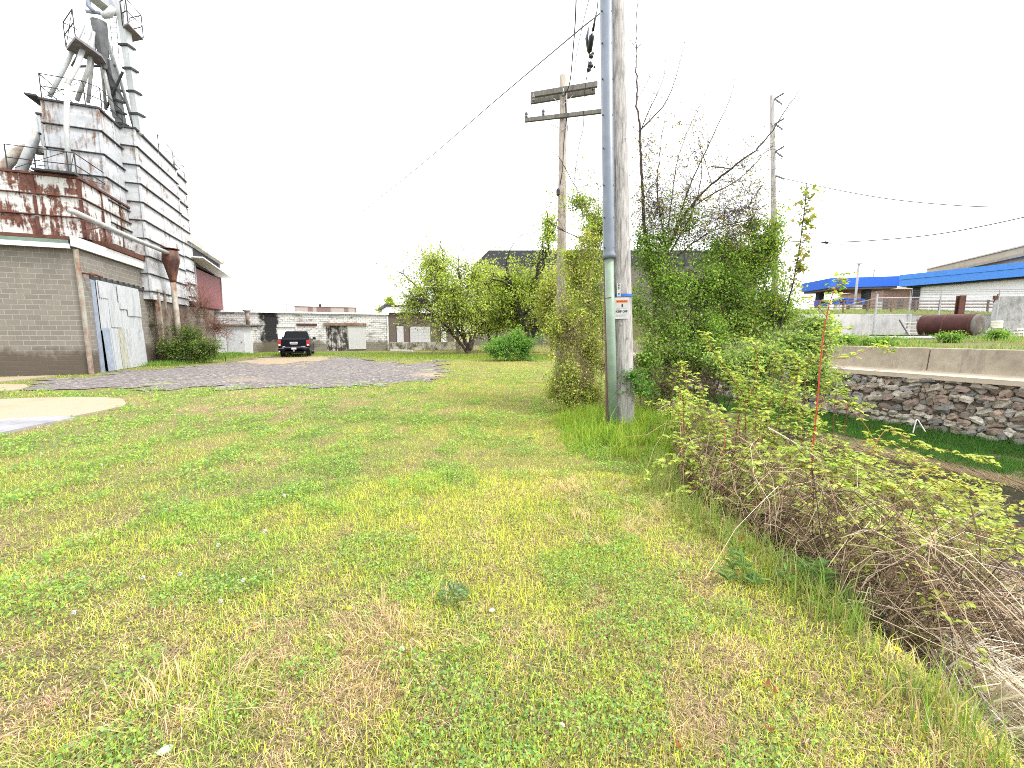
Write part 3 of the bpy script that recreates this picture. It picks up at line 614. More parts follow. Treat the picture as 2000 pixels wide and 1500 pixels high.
# ---- grain bins
PAINT1, PAINT2 = (.32, .335, .355), (.43, .44, .455)
BINR = rusty('rusty_bin_paint', (.50, .50, .47), (.42, .43, .41), (.045, .017, .013), (.15, .055, .028), .49, .535, .62, .35)
BINW = rusty('bin_paint', PAINT1, PAINT2, (.09, .045, .03), (.19, .115, .07), .50, .585, .7, .28)
BINP = rusty('peeling_bin_paint', (.38, .39, .405), (.48, .49, .50), (.12, .085, .06), (.26, .19, .14), .53, .61, 1.3, .45)
def grain_bin(lb, b0, b1, a0, a1, z0, z1, rows, m, mband, seams_f=1, seams_s=1, roff=0.0, ch=0.0):
    t = thing('grain_bin', lb, 'grain bin', (*FA.world((b0+b1)/2, (a0+a1)/2, 0)[:2], z0), PHI); hb, ha = (b1-b0)/2, (a1-a0)/2; H = z1-z0
    mb = MB()
    # panels bulge slightly between the flanges
    zs = [roff + (H-roff)*k/rows for k in range(rows+1)]
    if roff > .05: zs = [0] + zs
    for za, zb in zip(zs[:-1], zs[1:]):
        zm = (za+zb)/2; e = .035
        for s in ((-hb, -ha, hb, -ha), (hb, -ha, hb, ha), (hb, ha, -hb, ha), (-hb, ha, -hb, -ha)):
            x0, y0, x1, y1 = s; nx, ny = (y1-y0), -(x1-x0); L = math.hypot(nx, ny); nx, ny = nx/L*e, ny/L*e
            mb.add([(x0, y0, za), (x1, y1, za), (x1, y1, zm), (x0, y0, zm), (x1, y1, zb), (x0, y0, zb), ((x0+x1)/2+nx, (y0+y1)/2+ny, zm), ((x0+x1)/2, (y0+y1)/2, za), ((x0+x1)/2, (y0+y1)/2, zb)],
                   [[0, 7, 6, 3], [7, 1, 2, 6], [3, 6, 8, 5], [6, 2, 4, 8]])
    mb.add([(-hb, -ha, 0), (hb, -ha, 0), (hb, ha, 0), (-hb, ha, 0)], [[0, 3, 2, 1]])
    mb.build('wall', m, t)
    mb = MB(); o = .10
    for k, z in enumerate(zs[1:]):
        th = .038 if k < len(zs)-2 else .09
        mb.box(-hb-o, hb+o, -ha-o, -ha+.0, z-th, z); mb.box(-hb-o, hb+o, ha, ha+o, z-th, z); mb.box(hb, hb+o, -ha, ha, z-th, z); mb.box(-hb-o, -hb, -ha, ha, z-th, z)
    mb.build('band', mband, t)
    for k in range(seams_f+2):
        x = -hb + 2*hb*k/(seams_f+1); mb = MB()
        for za, zb in zip(zs[:-1], zs[1:]): mb.box(x-.05, x+.05, -ha-.05, -ha+.02, za+.002, zb-.1)
        mb.build('seam', m if mband is DKST else mband, t)
    for k in range(seams_s+2):
        y = -ha + 2*ha*k/(seams_s+1); mb = MB()
        for za, zb in zip(zs[:-1], zs[1:]): mb.box(hb-.02, hb+.05, y-.045, y+.045, za+.002, zb-.1)
        mb.build('seam', m if mband is DKST else mband, t)
    mb = MB(); mb.box(-hb, hb, -ha, ha, H-.02, H+.02); mb.build('top_plate', DKST, t)
    return t, hb, ha, H
def rail(t, pts, h=1.0, m=DKST, name='railing'):
    mb = MB()
    for p, q in zip(pts[:-1], pts[1:]):
        p = np.array(p, float); q = np.array(q, float)
        for f in (1.0, .5): mb.tube([p+(0, 0, h*f), q+(0, 0, h*f)], .022, 5)
        mb.tube([p+(0, 0, 0), q+(0, 0, h)], .014, 4)
    for p in pts: p = np.array(p, float); mb.tube([p, p+(0, 0, h)], .025, 5)
    return mb.build(name, m, t)
bS = -.25
A0 = FA.side(152, 346, bS); A1 = FA.side(262, 410, bS); B0 = FA.side(185, 204, bS); B1 = FA.side(240, 243, bS)
bC = FA.front(262, 300, FA.side(262, 300, bS)[1]+.2)[0]; 
print('A0', A0, 'A1', A1, 'B0', B0, 'B1', B1)
zA = A0[2]; aA1 = A1[1]
bL = FA.front(75, 191, B0[1])[0]
tA, hb, ha, H = grain_bin('rust streaked low grain bin on the roof of the block building', -9.0, bS, A0[1], max(aA1, B0[1]+.2), WALLT+.66, zA, 3, BINR, DRUST, 5, 2)
rail(tA, [(hb-2.2, -ha+.05, H), (hb-.3, -ha+.05, H), (hb-.05, -ha+.05, H), (hb-.05, ha, H)], 1.0)
mb = MB(); mb.box(hb-1.3, hb+.05, -ha-.35, -ha+.3, H+.02, H+.1); mb.build('platform', DKST, tA)
tB, hb, ha, H = grain_bin('tall grey painted bin with narrow front and rust spots standing behind the low rusty bin', bL, bS, B0[1]+.25, B1[1], 4, B0[2], 8, BINW, DKST, 0, 1)
rail(tB, [(-hb, ha, H), (-hb, -ha, H), (hb*.55, -ha, H), (hb, -ha+.4, H), (hb, ha, H)], 1.05)
mb = MB(); mb.box(-hb-.5, -hb-.1, -ha-.2, ha*.5, H-.02, H+.06); mb.build('ledge', DKST, tB)
bC = bS + .62
C0 = FA.side(262, 249, bC); C1 = FA.side(342, 315, bC); D1 = FA.side(360, 340, bC-.1)
zc0 = FA.side(318, 588, bC)[2]
print('C0', C0, 'C1', C1, 'D1', D1, 'zc0', zc0, 'bL', bL)
tC, hb, ha, H = grain_bin('long white painted bin with peeling patches in the middle of the elevator', -3.3, bC, C0[1], C1[1]-.08, zc0, C0[2], 9, BINP, DKST, 0, 1, .45)
rail(tC, [(hb, ha*.1, H), (hb, ha*.9, H)], 1.0)
tD, hb, ha, H = grain_bin('white bin at the far end of the elevator above the red shed', -3.3, bC-.1, C1[1]+.1, D1[1], zc0+.4, min(D1[2], C0[2]-.1), 9, BINP, DKST, 0, 0, .3)
rail(tD, [(hb, -ha+.1, H), (hb, ha, H), (hb-1.2, ha, H)], 1.0)
# ladder between the two tall bins
# foundation below bins C and D
STAINB = blocks('dark_block', (.20, .17, .14), (.14, .12, .10), (.25, .22, .19), .42, .205, .012, (.06, .05, .04), .45, .62, .8, .4)
t = thing('bin_foundation', 'dark stained block foundation under the far grain bins', 'foundation', (*FA.world(0, 8, 0)[:2], 0), PHI)
mb = MB(); mb.box(-7.5, bC-.12, aEnd+.25-8, D1[1]+4.4-8, -.2, zc0-.03); mb.build('wall', STAINB, t)
mb = MB()
for a in (aEnd+.5-8, C0[1]+.7-8): mb.box(bC-.12, bC+.08, a, a+.22, 0, zc0+.6)
mb.build('pier', RUSTP, t)

# ---- elevator leg, distributor, spouts, head platform
zz = lambda px, py, Y: at(px, py, Y)
LY = FA.world(-2, B0[1]+1.5, 0)[1] + 1.2
hd = zz(200, 30, LY)
t = thing('elevator_leg', 'bucket elevator tower with spouts fanning out above the grain bins', 'grain elevator', tuple(hd*[1, 1, 0] + [0, 0, 11.0]))
org = np.array(t.location)
def P(px, py, Y): return at(px, py, Y)
def spout(pts, r, name='spout', m=GALV2, k=10): mb = MB(org); mb.tube(pts, r*.5, k); return mb.build(name, m, t, True)
spout([P(163, 48, LY-.4), P(132, 122, LY-1.0), P(97, 188, LY-1.8)], .17)
spout([P(176, 55, LY-.5), P(152, 125, LY-1.4), P(131, 165, LY-2.6)], .20)
spout([P(131, 165, LY-2.6), P(130, 250, LY-2.8), P(135, 342, LY-3.0)], .19)
spout([P(182, 62, LY-.3), P(174, 130, LY-.6), P(150, 197, LY-.8)], .18)
spout([P(188, 66, LY), P(180, 120, LY-.2), P(172, 200, LY-.4)], .16)
spout([P(190, 75, LY), P(206, 150, LY+.2), P(224, 230, LY+.4)], .18)
spout([P(190, 80, LY+.3), P(201, 150, LY+.8), P(207, 215, LY+1.2)], .15)
spout([P(207, 70, LY+.4), P(236, 160, LY+.9), P(262, 250, LY+1.4)], .16)
spout([P(205, 60, LY+.4), P(228, 150, LY+1.1), P(245, 244, LY+1.6)], .14)
# twin leg casings
SH = grain('leg_casing', (.34, .37, .38), (.50, .52, .52), 2, .55, (.42, .43, .43), (1, 1, .3), .2)
for x0, y0_, x1, wd, nm in ((232, -20, 274, .34, 'leg_casing'), (213, 118, 240, .33, 'leg_casing')):
    mb = MB(org); p0 = P(x0, y0_, LY+.3); p1 = P(x1, 262, LY+.9); mb.bar(p0, p1, wd, wd, (0, 1, 0)); o = mb.build(nm, SH if wd > .335 else grain('grey_casing', (.10, .105, .11), (.19, .195, .20), 2, .6), t)
    for f in (.38, .54, .7, .86):
        mb = MB(org); c = p0 + (p1-p0)*f; d = (p1-p0)/np.linalg.norm(p1-p0)*.05; mb.bar(c-d, c+d, wd+.14, wd+.14, (0, 1, 0)); mb.build('collar', DKST, o)
# distributor hopper (dark cone) and head box
mb = MB(org); c = P(193, 42, LY); e = P(205, 135, LY+.1)
ax = (e-c)/np.linalg.norm(e-c); mb.tube([c, c+(e-c)*.25, c+(e-c)*.7, e], [.32, .30, .2, .1], 12); mb.build('distributor', grain('grey_cone', (.06, .062, .066), (.13, .135, .14), 2, .6), t)
mb = MB(org); a1 = P(170, -6, LY-.3); a2 = P(228, 26, LY+.6); mb.box(a1[0], a2[0], LY-.6, LY+.8, a2[2], a2[2]+1.5); mb.build('head_housing', GALV, t)
mb = MB(org); mb.tube([P(171, -10, LY-.5), P(173, 12, LY-.5), P(183, 22, LY-.4)], .10, 8); mb.tube([P(168, 22, LY-.2), P(200, 26, LY)], .08, 8); mb.build('vent_pipe', BLUEG, t, True)
mb = MB(org); mb.tube([P(196, 22, LY), P(203, 30, LY), P(212, 28, LY), P(222, 14, LY)], [.05, .16, .17, .12], 10); mb.build('hopper', SH, t, True)
# platforms with rails
GRT = grain('grating', (.10, .09, .10), (.22, .20, .22), 9, .7)
mb = MB(org); q = [P(236, 18, LY+.2), P(250, 17, LY+1.3), P(278, 54, LY+1.1), P(250, 44, LY)]; zt = q[3][2]
mb.hexa([np.array([p[0], p[1], zt-.07]) for p in q], [np.array([p[0], p[1], zt]) for p in q]); pf = mb.build('platform', GRT, t)
qq = [np.array([p[0], p[1], zt]) - org for p in q]; rail(t, [qq[0], qq[3], qq[2], qq[1]], 1.1)
mb = MB(org); q2 = [P(128, 84, LY-1.0), P(150, 96, LY-1.8), P(200, 120, LY-.5), P(214, 122, LY+.6)]; zt = P(160, 98, LY-.8)[2]
q2 = [np.array([p[0], p[1], zt]) for p in q2]; mb.hexa([p-np.array([0, 0, .12]) for p in q2], q2); mb.build('platform', GRT, t)
rail(t, [q2[3]-org, q2[0]-org, q2[1]-org], 1.1)
mb = MB(org)
for x0, y0, x1, y1, dY in ((214, 35, 222, 120, .9), (227, 34, 233, 122, .9)): mb.tube([P(x0, y0, LY+dY), P(x1, y1, LY+dY)], .02, 4)
for k in range(10): f = k/9; mb.tube([P(214+8*f, 35+85*f, LY+.9), P(227+6*f, 34+88*f, LY+.9)], .014, 4)
mb.build('ladder', DKST, t)
mb = MB(org)
for a, bb in (((150, 90), (215, 120)), ((150, 130), (225, 128)), ((205, 128), (244, 200)), ((240, 140), (208, 210)), ((180, 60), (140, 130))): mb.bar(P(*a, LY+.2), P(*bb, LY+.4), .08, .08)
mb.build('brace', DKST, t)
# guy wires
for k, (a, bb) in enumerate((((266, 58, LY+1), (290, 300, LY+6)), ((243, 48, LY), (238, 210, LY)),)): pass
# side spouts at the left behind the low bin
t = thing('grain_spout', 'pair of rusty inclined grain pipes crossing at the left edge', 'spout', tuple(P(40, 330, LY-1.2)))
org = np.array(t.location)
mb = MB(org); mb.tube([P(-40, 372, LY-2), P(0, 335, LY-1.6), P(35, 297, LY-1.2), P(52, 290, LY-1), P(98, 297, LY-.8)], .22, 10); mb.build('pipe', RUSTP, t, True)
mb = MB(org); mb.tube([P(84, 222, LY-.6), P(60, 290, LY-1.3), P(38, 342, LY-1.9)], .20, 10); mb.build('pipe', GALV2, t, True)
mb = MB(org); pts = [P(-30, 330, LY-2), P(20, 315, LY-2), P(75, 335, LY-1.6)]
for p, q in (((0, 342), (70, 318)), ((28, 322), (92, 345)), ((66, 300), (72, 345)), ((66, 322), (98, 325)), ((66, 335), (98, 338))): mb.tube([P(*p, LY-1.5), P(*q, LY-1.5)], .025, 5)
mb.build('railing', DKST, t)
t = thing('access_ladder', 'narrow ladder frame fixed to the left flank of the tall grey bin', 'ladder', tuple(P(95, 345, LY-1.9)))
org = np.array(t.location); mb = MB(org); mb.tube([P(82, 240, LY-1.7), P(95, 345, LY-1.7)], .06, 6); mb.tube([P(92, 240, LY-1.7), P(104, 345, LY-1.7)], .05, 6); mb.build('stringer', GALV2, t)
mb = MB(org)
for k in range(9): f = (k+.5)/9; mb.tube([P(82+13*f, 240+105*f, LY-1.7), P(92+12*f, 240+105*f, LY-1.7)], .025, 5)
mb.build('rung', DKST, t)

# ---- dust cyclone on its pole with the long pipe
cy = FA.side(335, 520, 1.0); cw = FA.world(*cy)
t = thing('dust_cyclone', 'rusty dust cyclone on a pole fed by a long sloping pipe', 'cyclone', (cw[0], cw[1], 0))
org = np.array(t.location)
def cz(py): return at(335, py, cw[1])[2]
mb = MB(org); c = cw*[1, 1, 0]
mb.tube([c+(0, 0, cz(551)), c+(0, 0, cz(545)), c+(0, 0, cz(517)), c+(0, 0, cz(508)), c+(0, 0, cz(490)), c+(0, 0, cz(489))], [.16, .18, .36, .42, .38, .30], 14); mb.build('hopper', rusty('cyclone_rust', (.13, .05, .03), (.19, .08, .042), (.03, .014, .012), (.06, .027, .02), .38, .56, 1.5, .5), t, True)
mb = MB(org); mb.lathe(c, [(.46, cz(486)-.03), (.46, cz(486))], 12); mb.tube([c+(0, 0, cz(490)), c+(0, 0, cz(486))], .12, 8); mb.build('cap', DRUST, t)
mb = MB(org); mb.tube([c, c+(.02, 0, 2), c+(0, 0, cz(550))], .14, 12); mb.build('pole', RUSTP, t, True)
mb = MB(org); p0 = FA.world(*FA.side(138, 411, .55)); p1 = cw*[1, 1, 0]+(0, 0, cz(496)); mb.tube([p0, p0*.5+p1*.5-(0, 0, .05), p1], .11, 10)
mb.build('feed_pipe', GALV2, t, True)
mb = MB(org); q = FA.world(*FA.side(212, 440, .5)); w2 = FA.world(bS, q_a := FA.loc(q)[1]-.6, q[2]-.5); mb.bar(w2, q, .05, .05); mb.bar(FA.world(bS, q_a, q[2]), q, .05, .05); mb.build('bracket', DRUST, t)

# ---- red shed at the far end of the bins
r0 = FA.side(372, 560, bC-.3); r1 = FA.side(432, 560, bC-.3)
RED = None
m, n, b = newmat('red_siding'); v = coords(n); sp = n.nodes.new('ShaderNodeSeparateXYZ'); n.links.new(v, sp.inputs[0])
wv = math_(n, 'FRACT', math_(n, 'MULTIPLY', sp.outputs[2], 4.2))
col = ramp(n, noise(n, v, 2.5, 6), [(.3, (.10, .008, .010)), (.7, (.17, .014, .017))]); col = mix(n, ramp(n, wv, [(.0, .8), (.12, 0.0)]), col, (.06, .01, .01))
n.links.new(col, b.inputs['Base Color']); b.inputs['Roughness'].default_value = .6; bump(n, b, wv, .6, .03); RED = m
t = thing('red_shed', 'red sided loft shed with a weathered overhanging roof beyond the bins', 'shed', (*FA.world(0, r0[1], 0)[:2], 0), PHI)
aa = r1[1]-r0[1]; zb, zt = FA.side(425, 604, bC-.3)[2], FA.side(425, 543, bC-.3)[2]; bb = bC-.3
mb = MB(); mb.box(-7, bb, .1, aa-.15, zb, zt); mb.build('wall', RED, t)
mb = MB(); mb.box(bb-.15, bb+.06, aa-.15, aa+.1, zb-.1, zt+1.4); mb.box(bb, bb+.12, .9, 1.15, zb-.3, zt+.4); mb.box(-7, bb-.15, aa-.15, aa+.05, zb, zt+.2); mb.build('corner_post', grain('grey_board', (.22, .22, .22), (.36, .35, .34), 3), t)
mb = MB(); mb.hexa([(-1, 0, zt+.55), (bb+.9, 0, zt+.55), (bb+.9, aa+.4, zt+.12), (-1, aa+.4, zt+.12)], [(-1, 0, zt+.63), (bb+.9, 0, zt+.63), (bb+.9, aa+.4, zt+.2), (-1, aa+.4, zt+.2)]); mb.build('canopy', WHT, t)
mb = MB(); mb.hexa([(-7, -.6, zt+1.55), (bb+.35, -.6, zt+1.55), (bb+.35, aa+.4, zt+1.35), (-7, aa+.4, zt+1.35)], [(-7, -.6, zt+1.95), (bb+.35, -.6, zt+1.95), (bb+.35, aa+.4, zt+1.7), (-7, aa+.4, zt+1.7)]); mb.build('roof', rusty('shed_roof', (.6, .6, .57), (.45, .44, .40), (.18, .13, .09), (.30, .24, .17), .45, .6, 1.6, .6), t)
mb = MB(); mb.box(-7, bb-.05, .0, aa, zt+.2, zt+1.5); mb.build('upper_wall', DKST, t)

# ---- the long white painted warehouse behind the lot
FW = Frame(gnd(760, 684)); WH = FW.front(760, 615, 0)[2]
def fx(px, py=650, a=0): return FW.front(px, py, a)[0]
def fz(px, py, a=0): return FW.front(px, py, a)[2]
wl = FW.front(425, 650, 0)[0]
WB = blocks('white_painted_block', (.66, .66, .645), (.58, .58, .565), (.24, .235, .22), .41, .205, .02, (.11, .10, .085), .50, .64, 1.6, 1.6, (.13, .115, .08), .6, .5, spot=(fx(527), 1.05))
t = thing('warehouse', 'long low whitewashed block warehouse with sliding doors behind the pickup', 'warehouse', (FW.o[0], FW.o[1], 0), PHI)
def fx(px, py=650, a=0): return FW.front(px, py, a)[0]
def fz(px, py, a=0): return FW.front(px, py, a)[2]
d1, d2 = fx(542), fx(578); d1t = fz(560, 639)
D1_, D2_ = fx(637), fx(678); D2t = fz(655, 636)
mb = MB(); mb.box(wl-3, d1, 0, .3, -.3, WH); mb.box(d1, d2, 0, .3, d1t, WH); mb.box(d2, D1_, 0, .3, -.3, WH); mb.box(D1_, D2_, 0, .3, D2t, WH); mb.box(D2_, 0, 0, .3, -.3, WH); mb.box(wl-3, 0, 8, 8.3, 0, WH); mb.box(-.3, 0, .3, 8, -.3, WH); mb.build('wall', WB, t)
mb = MB(); mb.box(wl-3, .1, -.16, 8.4, WH, WH+.16); mb.build('roof', plain('white_metal_trim', (.72, .72, .72), .5), t)
mb = MB(); mb.box(d1, d2, .08, .14, 0, d1t); mb.build('overhead_door', plain('white_door', (.8, .8, .8), .5), t)
mb = MB(); mb.box(d1-.02, d2+.15, -.06, -.003, d1t, d1t+.22); mb.box(d2-.02, d2+.12, -.05, -.003, 0, d1t); mb.build('door_frame', plain('grey_trim', (.52, .54, .56), .5), t)
mb = MB(); mb.box(d2+.1, fx(620), -.12, -.003, d1t+.16, d1t+.36); mb.build('door_rail', DRUST, t)
OLDW = rusty('peeling_boards', (.36, .345, .32), (.46, .44, .42), (.025, .022, .02), (.06, .05, .045), .44, .52, 2.0, .35)
mb = MB(); nb = 9
for k in range(nb): mb.box(D1_+(D2_-D1_)*k/nb+.012, D1_+(D2_-D1_)*(k+1)/nb-.012, .05+.01*(k % 2), .12, -.1, D2t)
mb.build('board_door', OLDW, t)
mb = MB(); mb.box(fx(633), fx(716), -.2, -.003, D2t, D2t+.26); mb.build('door_rail', rusty('rail_rust', (.2, .16, .12), (.28, .24, .2), (.11, .055, .03), (.20, .11, .06), .38, .55, 1, 1), t)
mb = MB(); x0, x1 = fx(680), fx(714); mb.box(x0, x1, -.1, -.02, .15, D2t-.003); mb.build('sliding_door', rusty('white_boards', (.46, .46, .45), (.41, .41, .40), (.3, .3, .28), (.45, .44, .42), .58, .7, 1.4, 1.4), t)
mb = MB(); mb.box(fx(756), .02, -.06, -.003, 0, WH-.1); mb.build('corner_pier', blocks('mossy_white', (.78, .78, .74), (.70, .70, .66), (.5, .5, .45), .41, .205, .012, (.10, .11, .05), .44, .6, 1.2, .4), t)
# roof monitor with rust panels, vent pipe, roof masts
rm, n, b = newmat('rust_striped_siding'); v = coords(n); cr_ = noise(n, coords(n, 'Object', (1, 0, 0)), .55, 2)
col = mix(n, ramp(n, cr_, [(.49, 0.0), (.52, 1.0)]), (.24, .21, .18), (.10, .042, .03)); col = mix(n, math_(n, 'MULTIPLY', noise(n, v, 5, 6), .4), col, (.28, .25, .22))
n.links.new(col, b.inputs['Base Color']); b.inputs['Roughness'].default_value = .8
mw = FW.world(fx(575, 600, 6), 6, 0)
tm = thing('roof_monitor', 'rust striped metal clerestory box on the warehouse roof', 'roof box', (mw[0], mw[1], WH+.16), PHI)
L = fx(696, 600, 6)-fx(575, 600, 6); hm = fz(640, 600, 6)-WH-.16
mb = MB(); mb.box(0, L, 0, 2.2, -.0, hm); mb.build('wall', rm, tm)
mb = MB(); mb.box(-.05, L+.05, -.06, 2.26, hm, hm+.05); mb.build('roof', RUST, tm)
mb = MB(); mb.box(L*.38, L*.42, .4, 1.0, hm+.05, hm+.35); mb.build('chimney', DKST, tm)
mb = MB(); mb.box(L+.05, L+1.0, .1, .8, 0, hm*.85); mb.build('duct', GALV, tm)
for px, y0, y1, a, r, lb in ((560, 607, 593, 5, .08, 'short grey vent pipe on the warehouse roof left of the clerestory box'), (709, 608, 587, 3, .05, 'thin tall mast on the warehouse roof right of the clerestory box'), (537, 607, 602, 5, .06, 'stubby grey roof pipe nearest the warehouse flue'), (493, 608, 603, 5, .06, 'very short pipe on the roof beside the capped flue')):
    b_, z0, z1 = fx(px, 605, a), WH+.16, fz(px, y1, a); w_ = FW.world(b_, a, 0)
    mb = MB((w_[0], w_[1], z0)); mb.tube([(w_[0], w_[1], z0), (w_[0], w_[1], z1)], r, 8); mb.tube([(w_[0], w_[1], z1-.08), (w_[0], w_[1], z1)], r*1.5, 8); o = mb.build('roof_pipe', GALV2, None, True, (w_[0], w_[1], z0)); tag(o, lb, 'roof pipe')
w_ = FW.world(fx(483, 620, -1.2), -1.2, 0); z0 = fz(483, 625, -1.2); z1 = fz(483, 604, -1.2)
t = thing('flue', 'rusty capped flue rising in front of the warehouse wall above the small shed', 'flue', (w_[0], w_[1], z0))
mb = MB(); mb.tube([(0, 0, -.4), (0, 0, z1-z0-.2)], .15, 10); mb.build('pipe', RUSTP, t, True)
mb = MB(); mb.lathe((0, 0, z1-z0), [(.18, -.25), (.3, -.16), (.34, -.12), (.34, -.06), (.1, 0)], 12); mb.build('cap', GALV, t)

# ---- small white lean-to shed in front of the warehouse
FS = Frame(gnd(494, 690)); SHh = FS.front(480, 636, 0)[2]; sl_ = FS.front(424, 660, 0)[0]; 
WS = rusty('whitewashed_block', (.56, .57, .58), (.50, .51, .52), (.2, .18, .15), (.33, .31, .27), .57, .72, 1.0, .6)
t = thing('lean_to_shed', 'small white lean to shed with one door beside the green bush', 'shed', (FS.o[0], FS.o[1], 0), PHI)
mb = MB(); mb.box(sl_-.5, 0, 0, .2, -.2, SHh-.02); mb.build('wall', WS, t)
mb = MB(); mb.box(-.25, 0, .2, 3.6, -.2, SHh-.1); mb.build('side_wall', WB, t)
x0, x1 = FS.front(446, 660, 0)[0], FS.front(475, 660, 0)[0]; zt = FS.front(460, 645, 0)[2]
mb = MB(); mb.box(x0, x1, -.06, -.003, 0, zt); dr = mb.build('door', plain('white_door_paint', (.46, .47, .49), .5), t)
mb = MB(); mb.box(x0-.08, x0-.003, -.05, -.003, 0, zt); mb.box(x1+.003, x1+.08, -.05, -.003, 0, zt); mb.box(x0-.08, x1+.08, -.05, -.003, zt+.003, zt+.09); mb.build('door_frame', plain('grey_trim2', (.45, .45, .46), .6), t)
mb = MB(); mb.lathe((x1-.12, -.09, 1.0), [(.03, -.03), (.035, 0), (.03, .03)], 8); mb.build('handle', DKST, dr)
mb = MB(); zr = SHh
mb.hexa([(sl_-.6, -.25, zr-.05), (.28, -.25, zr-.05), (.28, 3.8, zr+.12), (sl_-.6, 3.8, zr+.12)], [(sl_-.6, -.25, zr+.04), (.28, -.25, zr+.04), (.28, 3.8, zr+.22), (sl_-.6, 3.8, zr+.22)]); mb.build('roof', grain('old_roofing', (.05, .045, .04), (.17, .14, .11), 2), t)
mb = MB(); mb.box(.02, .06, .3, 3.2, SHh-.35, SHh-.08); mb.build('fascia', WHT, t)

# ---- brown building on a loading dock
FB = Frame(FW.o); 
t = thing('dock_building', 'low brown block building with white doors above a loading dock', 'building', (FW.o[0], FW.o[1], 0), PHI)
BR = blocks('brown_block', (.145, .115, .10), (.115, .09, .08), (.165, .14, .125), .41, .205, .01, (.12, .09, .08), .55, .7, 1, .6)
br_ = fx(888); dk = fz(820, 668); hb_ = fz(800, 612)
mb = MB(); mb.box(.03, br_, .25, .5, dk, hb_+.02); mb.box(br_-.25, br_, .5, 8, dk, hb_); mb.build('wall', BR, t)
mb = MB(); mb.box(.03, br_+2, -1.1, .24, -.2, dk); mb.build('dock', blocks('dock_stone', (.50, .46, .40), (.42, .38, .33), (.35, .32, .28), 1.2, .5, .02, (.08, .075, .05), .46, .6, 1.2, .7), t)
def fx2(px): return FW.front(px, 650, .25)[0]
mb = MB(); mb.box(fx2(775), fx2(788), .18, .247, dk, fz(780, 636)); d_ = mb.build('door', plain('white_door2', (.46, .46, .47), .5), t)
mb = MB(); mb.box(fx2(774.3), fx2(788.7), .16, .178, fz(780, 636), fz(780, 636)+.08); mb.build('lintel', DKST, d_)
g0, g1, gz = fx2(801), fx2(840), fz(820, 638); mb = MB()
for k in range(5): mb.box(g0, g1, .15, .247, dk+(gz-dk)*k/5+.006, dk+(gz-dk)*(k+1)/5-.006)
mb.build('garage_door', plain('white_panel', (.44, .44, .445), .5), t)
mb = MB(); mb.box(fx2(861), fx2(871), .12, .247, dk-.3, dk+1.6); mb.build('pilaster', WHT, t)
mb = MB(); mb.box(0.12, br_+.2, .0, 8, hb_+.03, hb_+.12); mb.build('eave', WHT, t)
mb = MB(); mb.box(.1, br_, 1.6, 8, hb_+.12, fz(790, 600, 1.6)); mb.build('upper_wall', rusty('white_siding', (.76, .76, .76), (.8, .8, .8), (.5, .5, .48), (.6, .6, .58), .6, .75, 1, .5), t)
mb = MB(); mb.box(-.2, br_+.2, 1.4, 8.2, fz(790, 600, 1.6)+.003, fz(790, 595.5, 1.6)); mb.build('roof', DKST, t)
# white beam lying on the grass by the dock
p0, p1 = gnd(763, 686), gnd(806, 687.5); mb = MB(p0); mb.bar(p0+(0, 0, .12), p1+(0, 0, .12), .14, .14); o = mb.build('timber_beam', WHT, None, False, tuple(p0)); tag(o, 'white painted timber beam lying on the grass before the dock', 'beam')
t = thing('timber_post', 'stout grey timber post standing by the leafy tree', 'post', tuple(gnd(894, 688.5))); g = np.array(t.location)
mb = MB(); mb.tube([(0, 0, -.1), (0, 0, 1.2), (.03, 0, 2.2)], [.17, .16, .15], 9); mb.build('shaft', grain('weathered_post', (.20, .17, .14), (.34, .30, .26), 4, stretch=(1, 1, .1)), t)

# ---- big dark building behind the trees
q0 = at(925, 495, 62); q1 = at(1480, 500, 62)
t = thing('factory_hall', 'large dark factory hall with black parapet behind the trees', 'building', (q0[0], 62, 0))
zt = at(1000, 489, 62)[2]; W0 = q1[0]-q0[0]
GB = blocks('grey_brown_panel', (.17, .15, .135), (.15, .135, .125), (.12, .11, .10), 2.4, 1.2, .03, (.10, .09, .08), .5, .7, .25, .5)
mb = MB(); mb.box(0, W0, 0, 25, -.5, zt-2.2); mb.build('wall', GB, t)
mb = MB(); mb.hexa([(-.1, -.1, zt-2.2), (W0+.1, -.1, zt-2.2), (W0+.1, 25, zt-2.2), (-.1, 25, zt-2.2)], [(2.2, -.1, zt), (W0-1.5, -.1, zt), (W0-1.5, 25, zt), (2.2, 25, zt)]); mb.build('parapet', plain('black_roof', (.035, .036, .045), .7), t)
# far shrub crown beyond the warehouse comes with the trees
# ------------------------------------------------------------------ utility poles and wires
def polewood(name, c1, c2, c3, sc=6.5):
    m, n, b = newmat(name); v = coords(n, 'Object', (1, 1, .10)); f = noise(n, v, sc*5, 8, .7, .5); g = noise(n, coords(n, 'Object', (1, 1, .35)), sc, 6, .7)
    col = ramp(n, f, [(.28, c1), (.5, c2), (.72, c3)]); col = mix(n, ramp(n, g, [(.5, 0.0), (.75, .7)]), col, tuple(x*.55 for x in c1))
    cr = noise(n, coords(n, 'Object', (9, 9, .25)), 4, 3, .5); col = mix(n, ramp(n, cr, [(.62, 0.0), (.68, .8)]), col, (.06, .05, .045))
    kn = n.nodes.new('ShaderNodeTexVoronoi'); kn.inputs['Scale'].default_value = 1.3; n.links.new(coords(n, 'Object', (3, 3, 1)), kn.inputs[0])
    col = mix(n, ramp(n, kn.outputs['Distance'], [(.035, .9), (.07, 0.0)]), col, (.05, .04, .03))
    n.links.new(col, b.inputs['Base Color']); b.inputs['Roughness'].default_value = .9; b.inputs['Specular IOR Level'].default_value = .15
    bump(n, b, f, .5, .02); return m
PW1 = polewood('silvered_pole_wood', (.13, .122, .115), (.33, .315, .30), (.50, .485, .46))
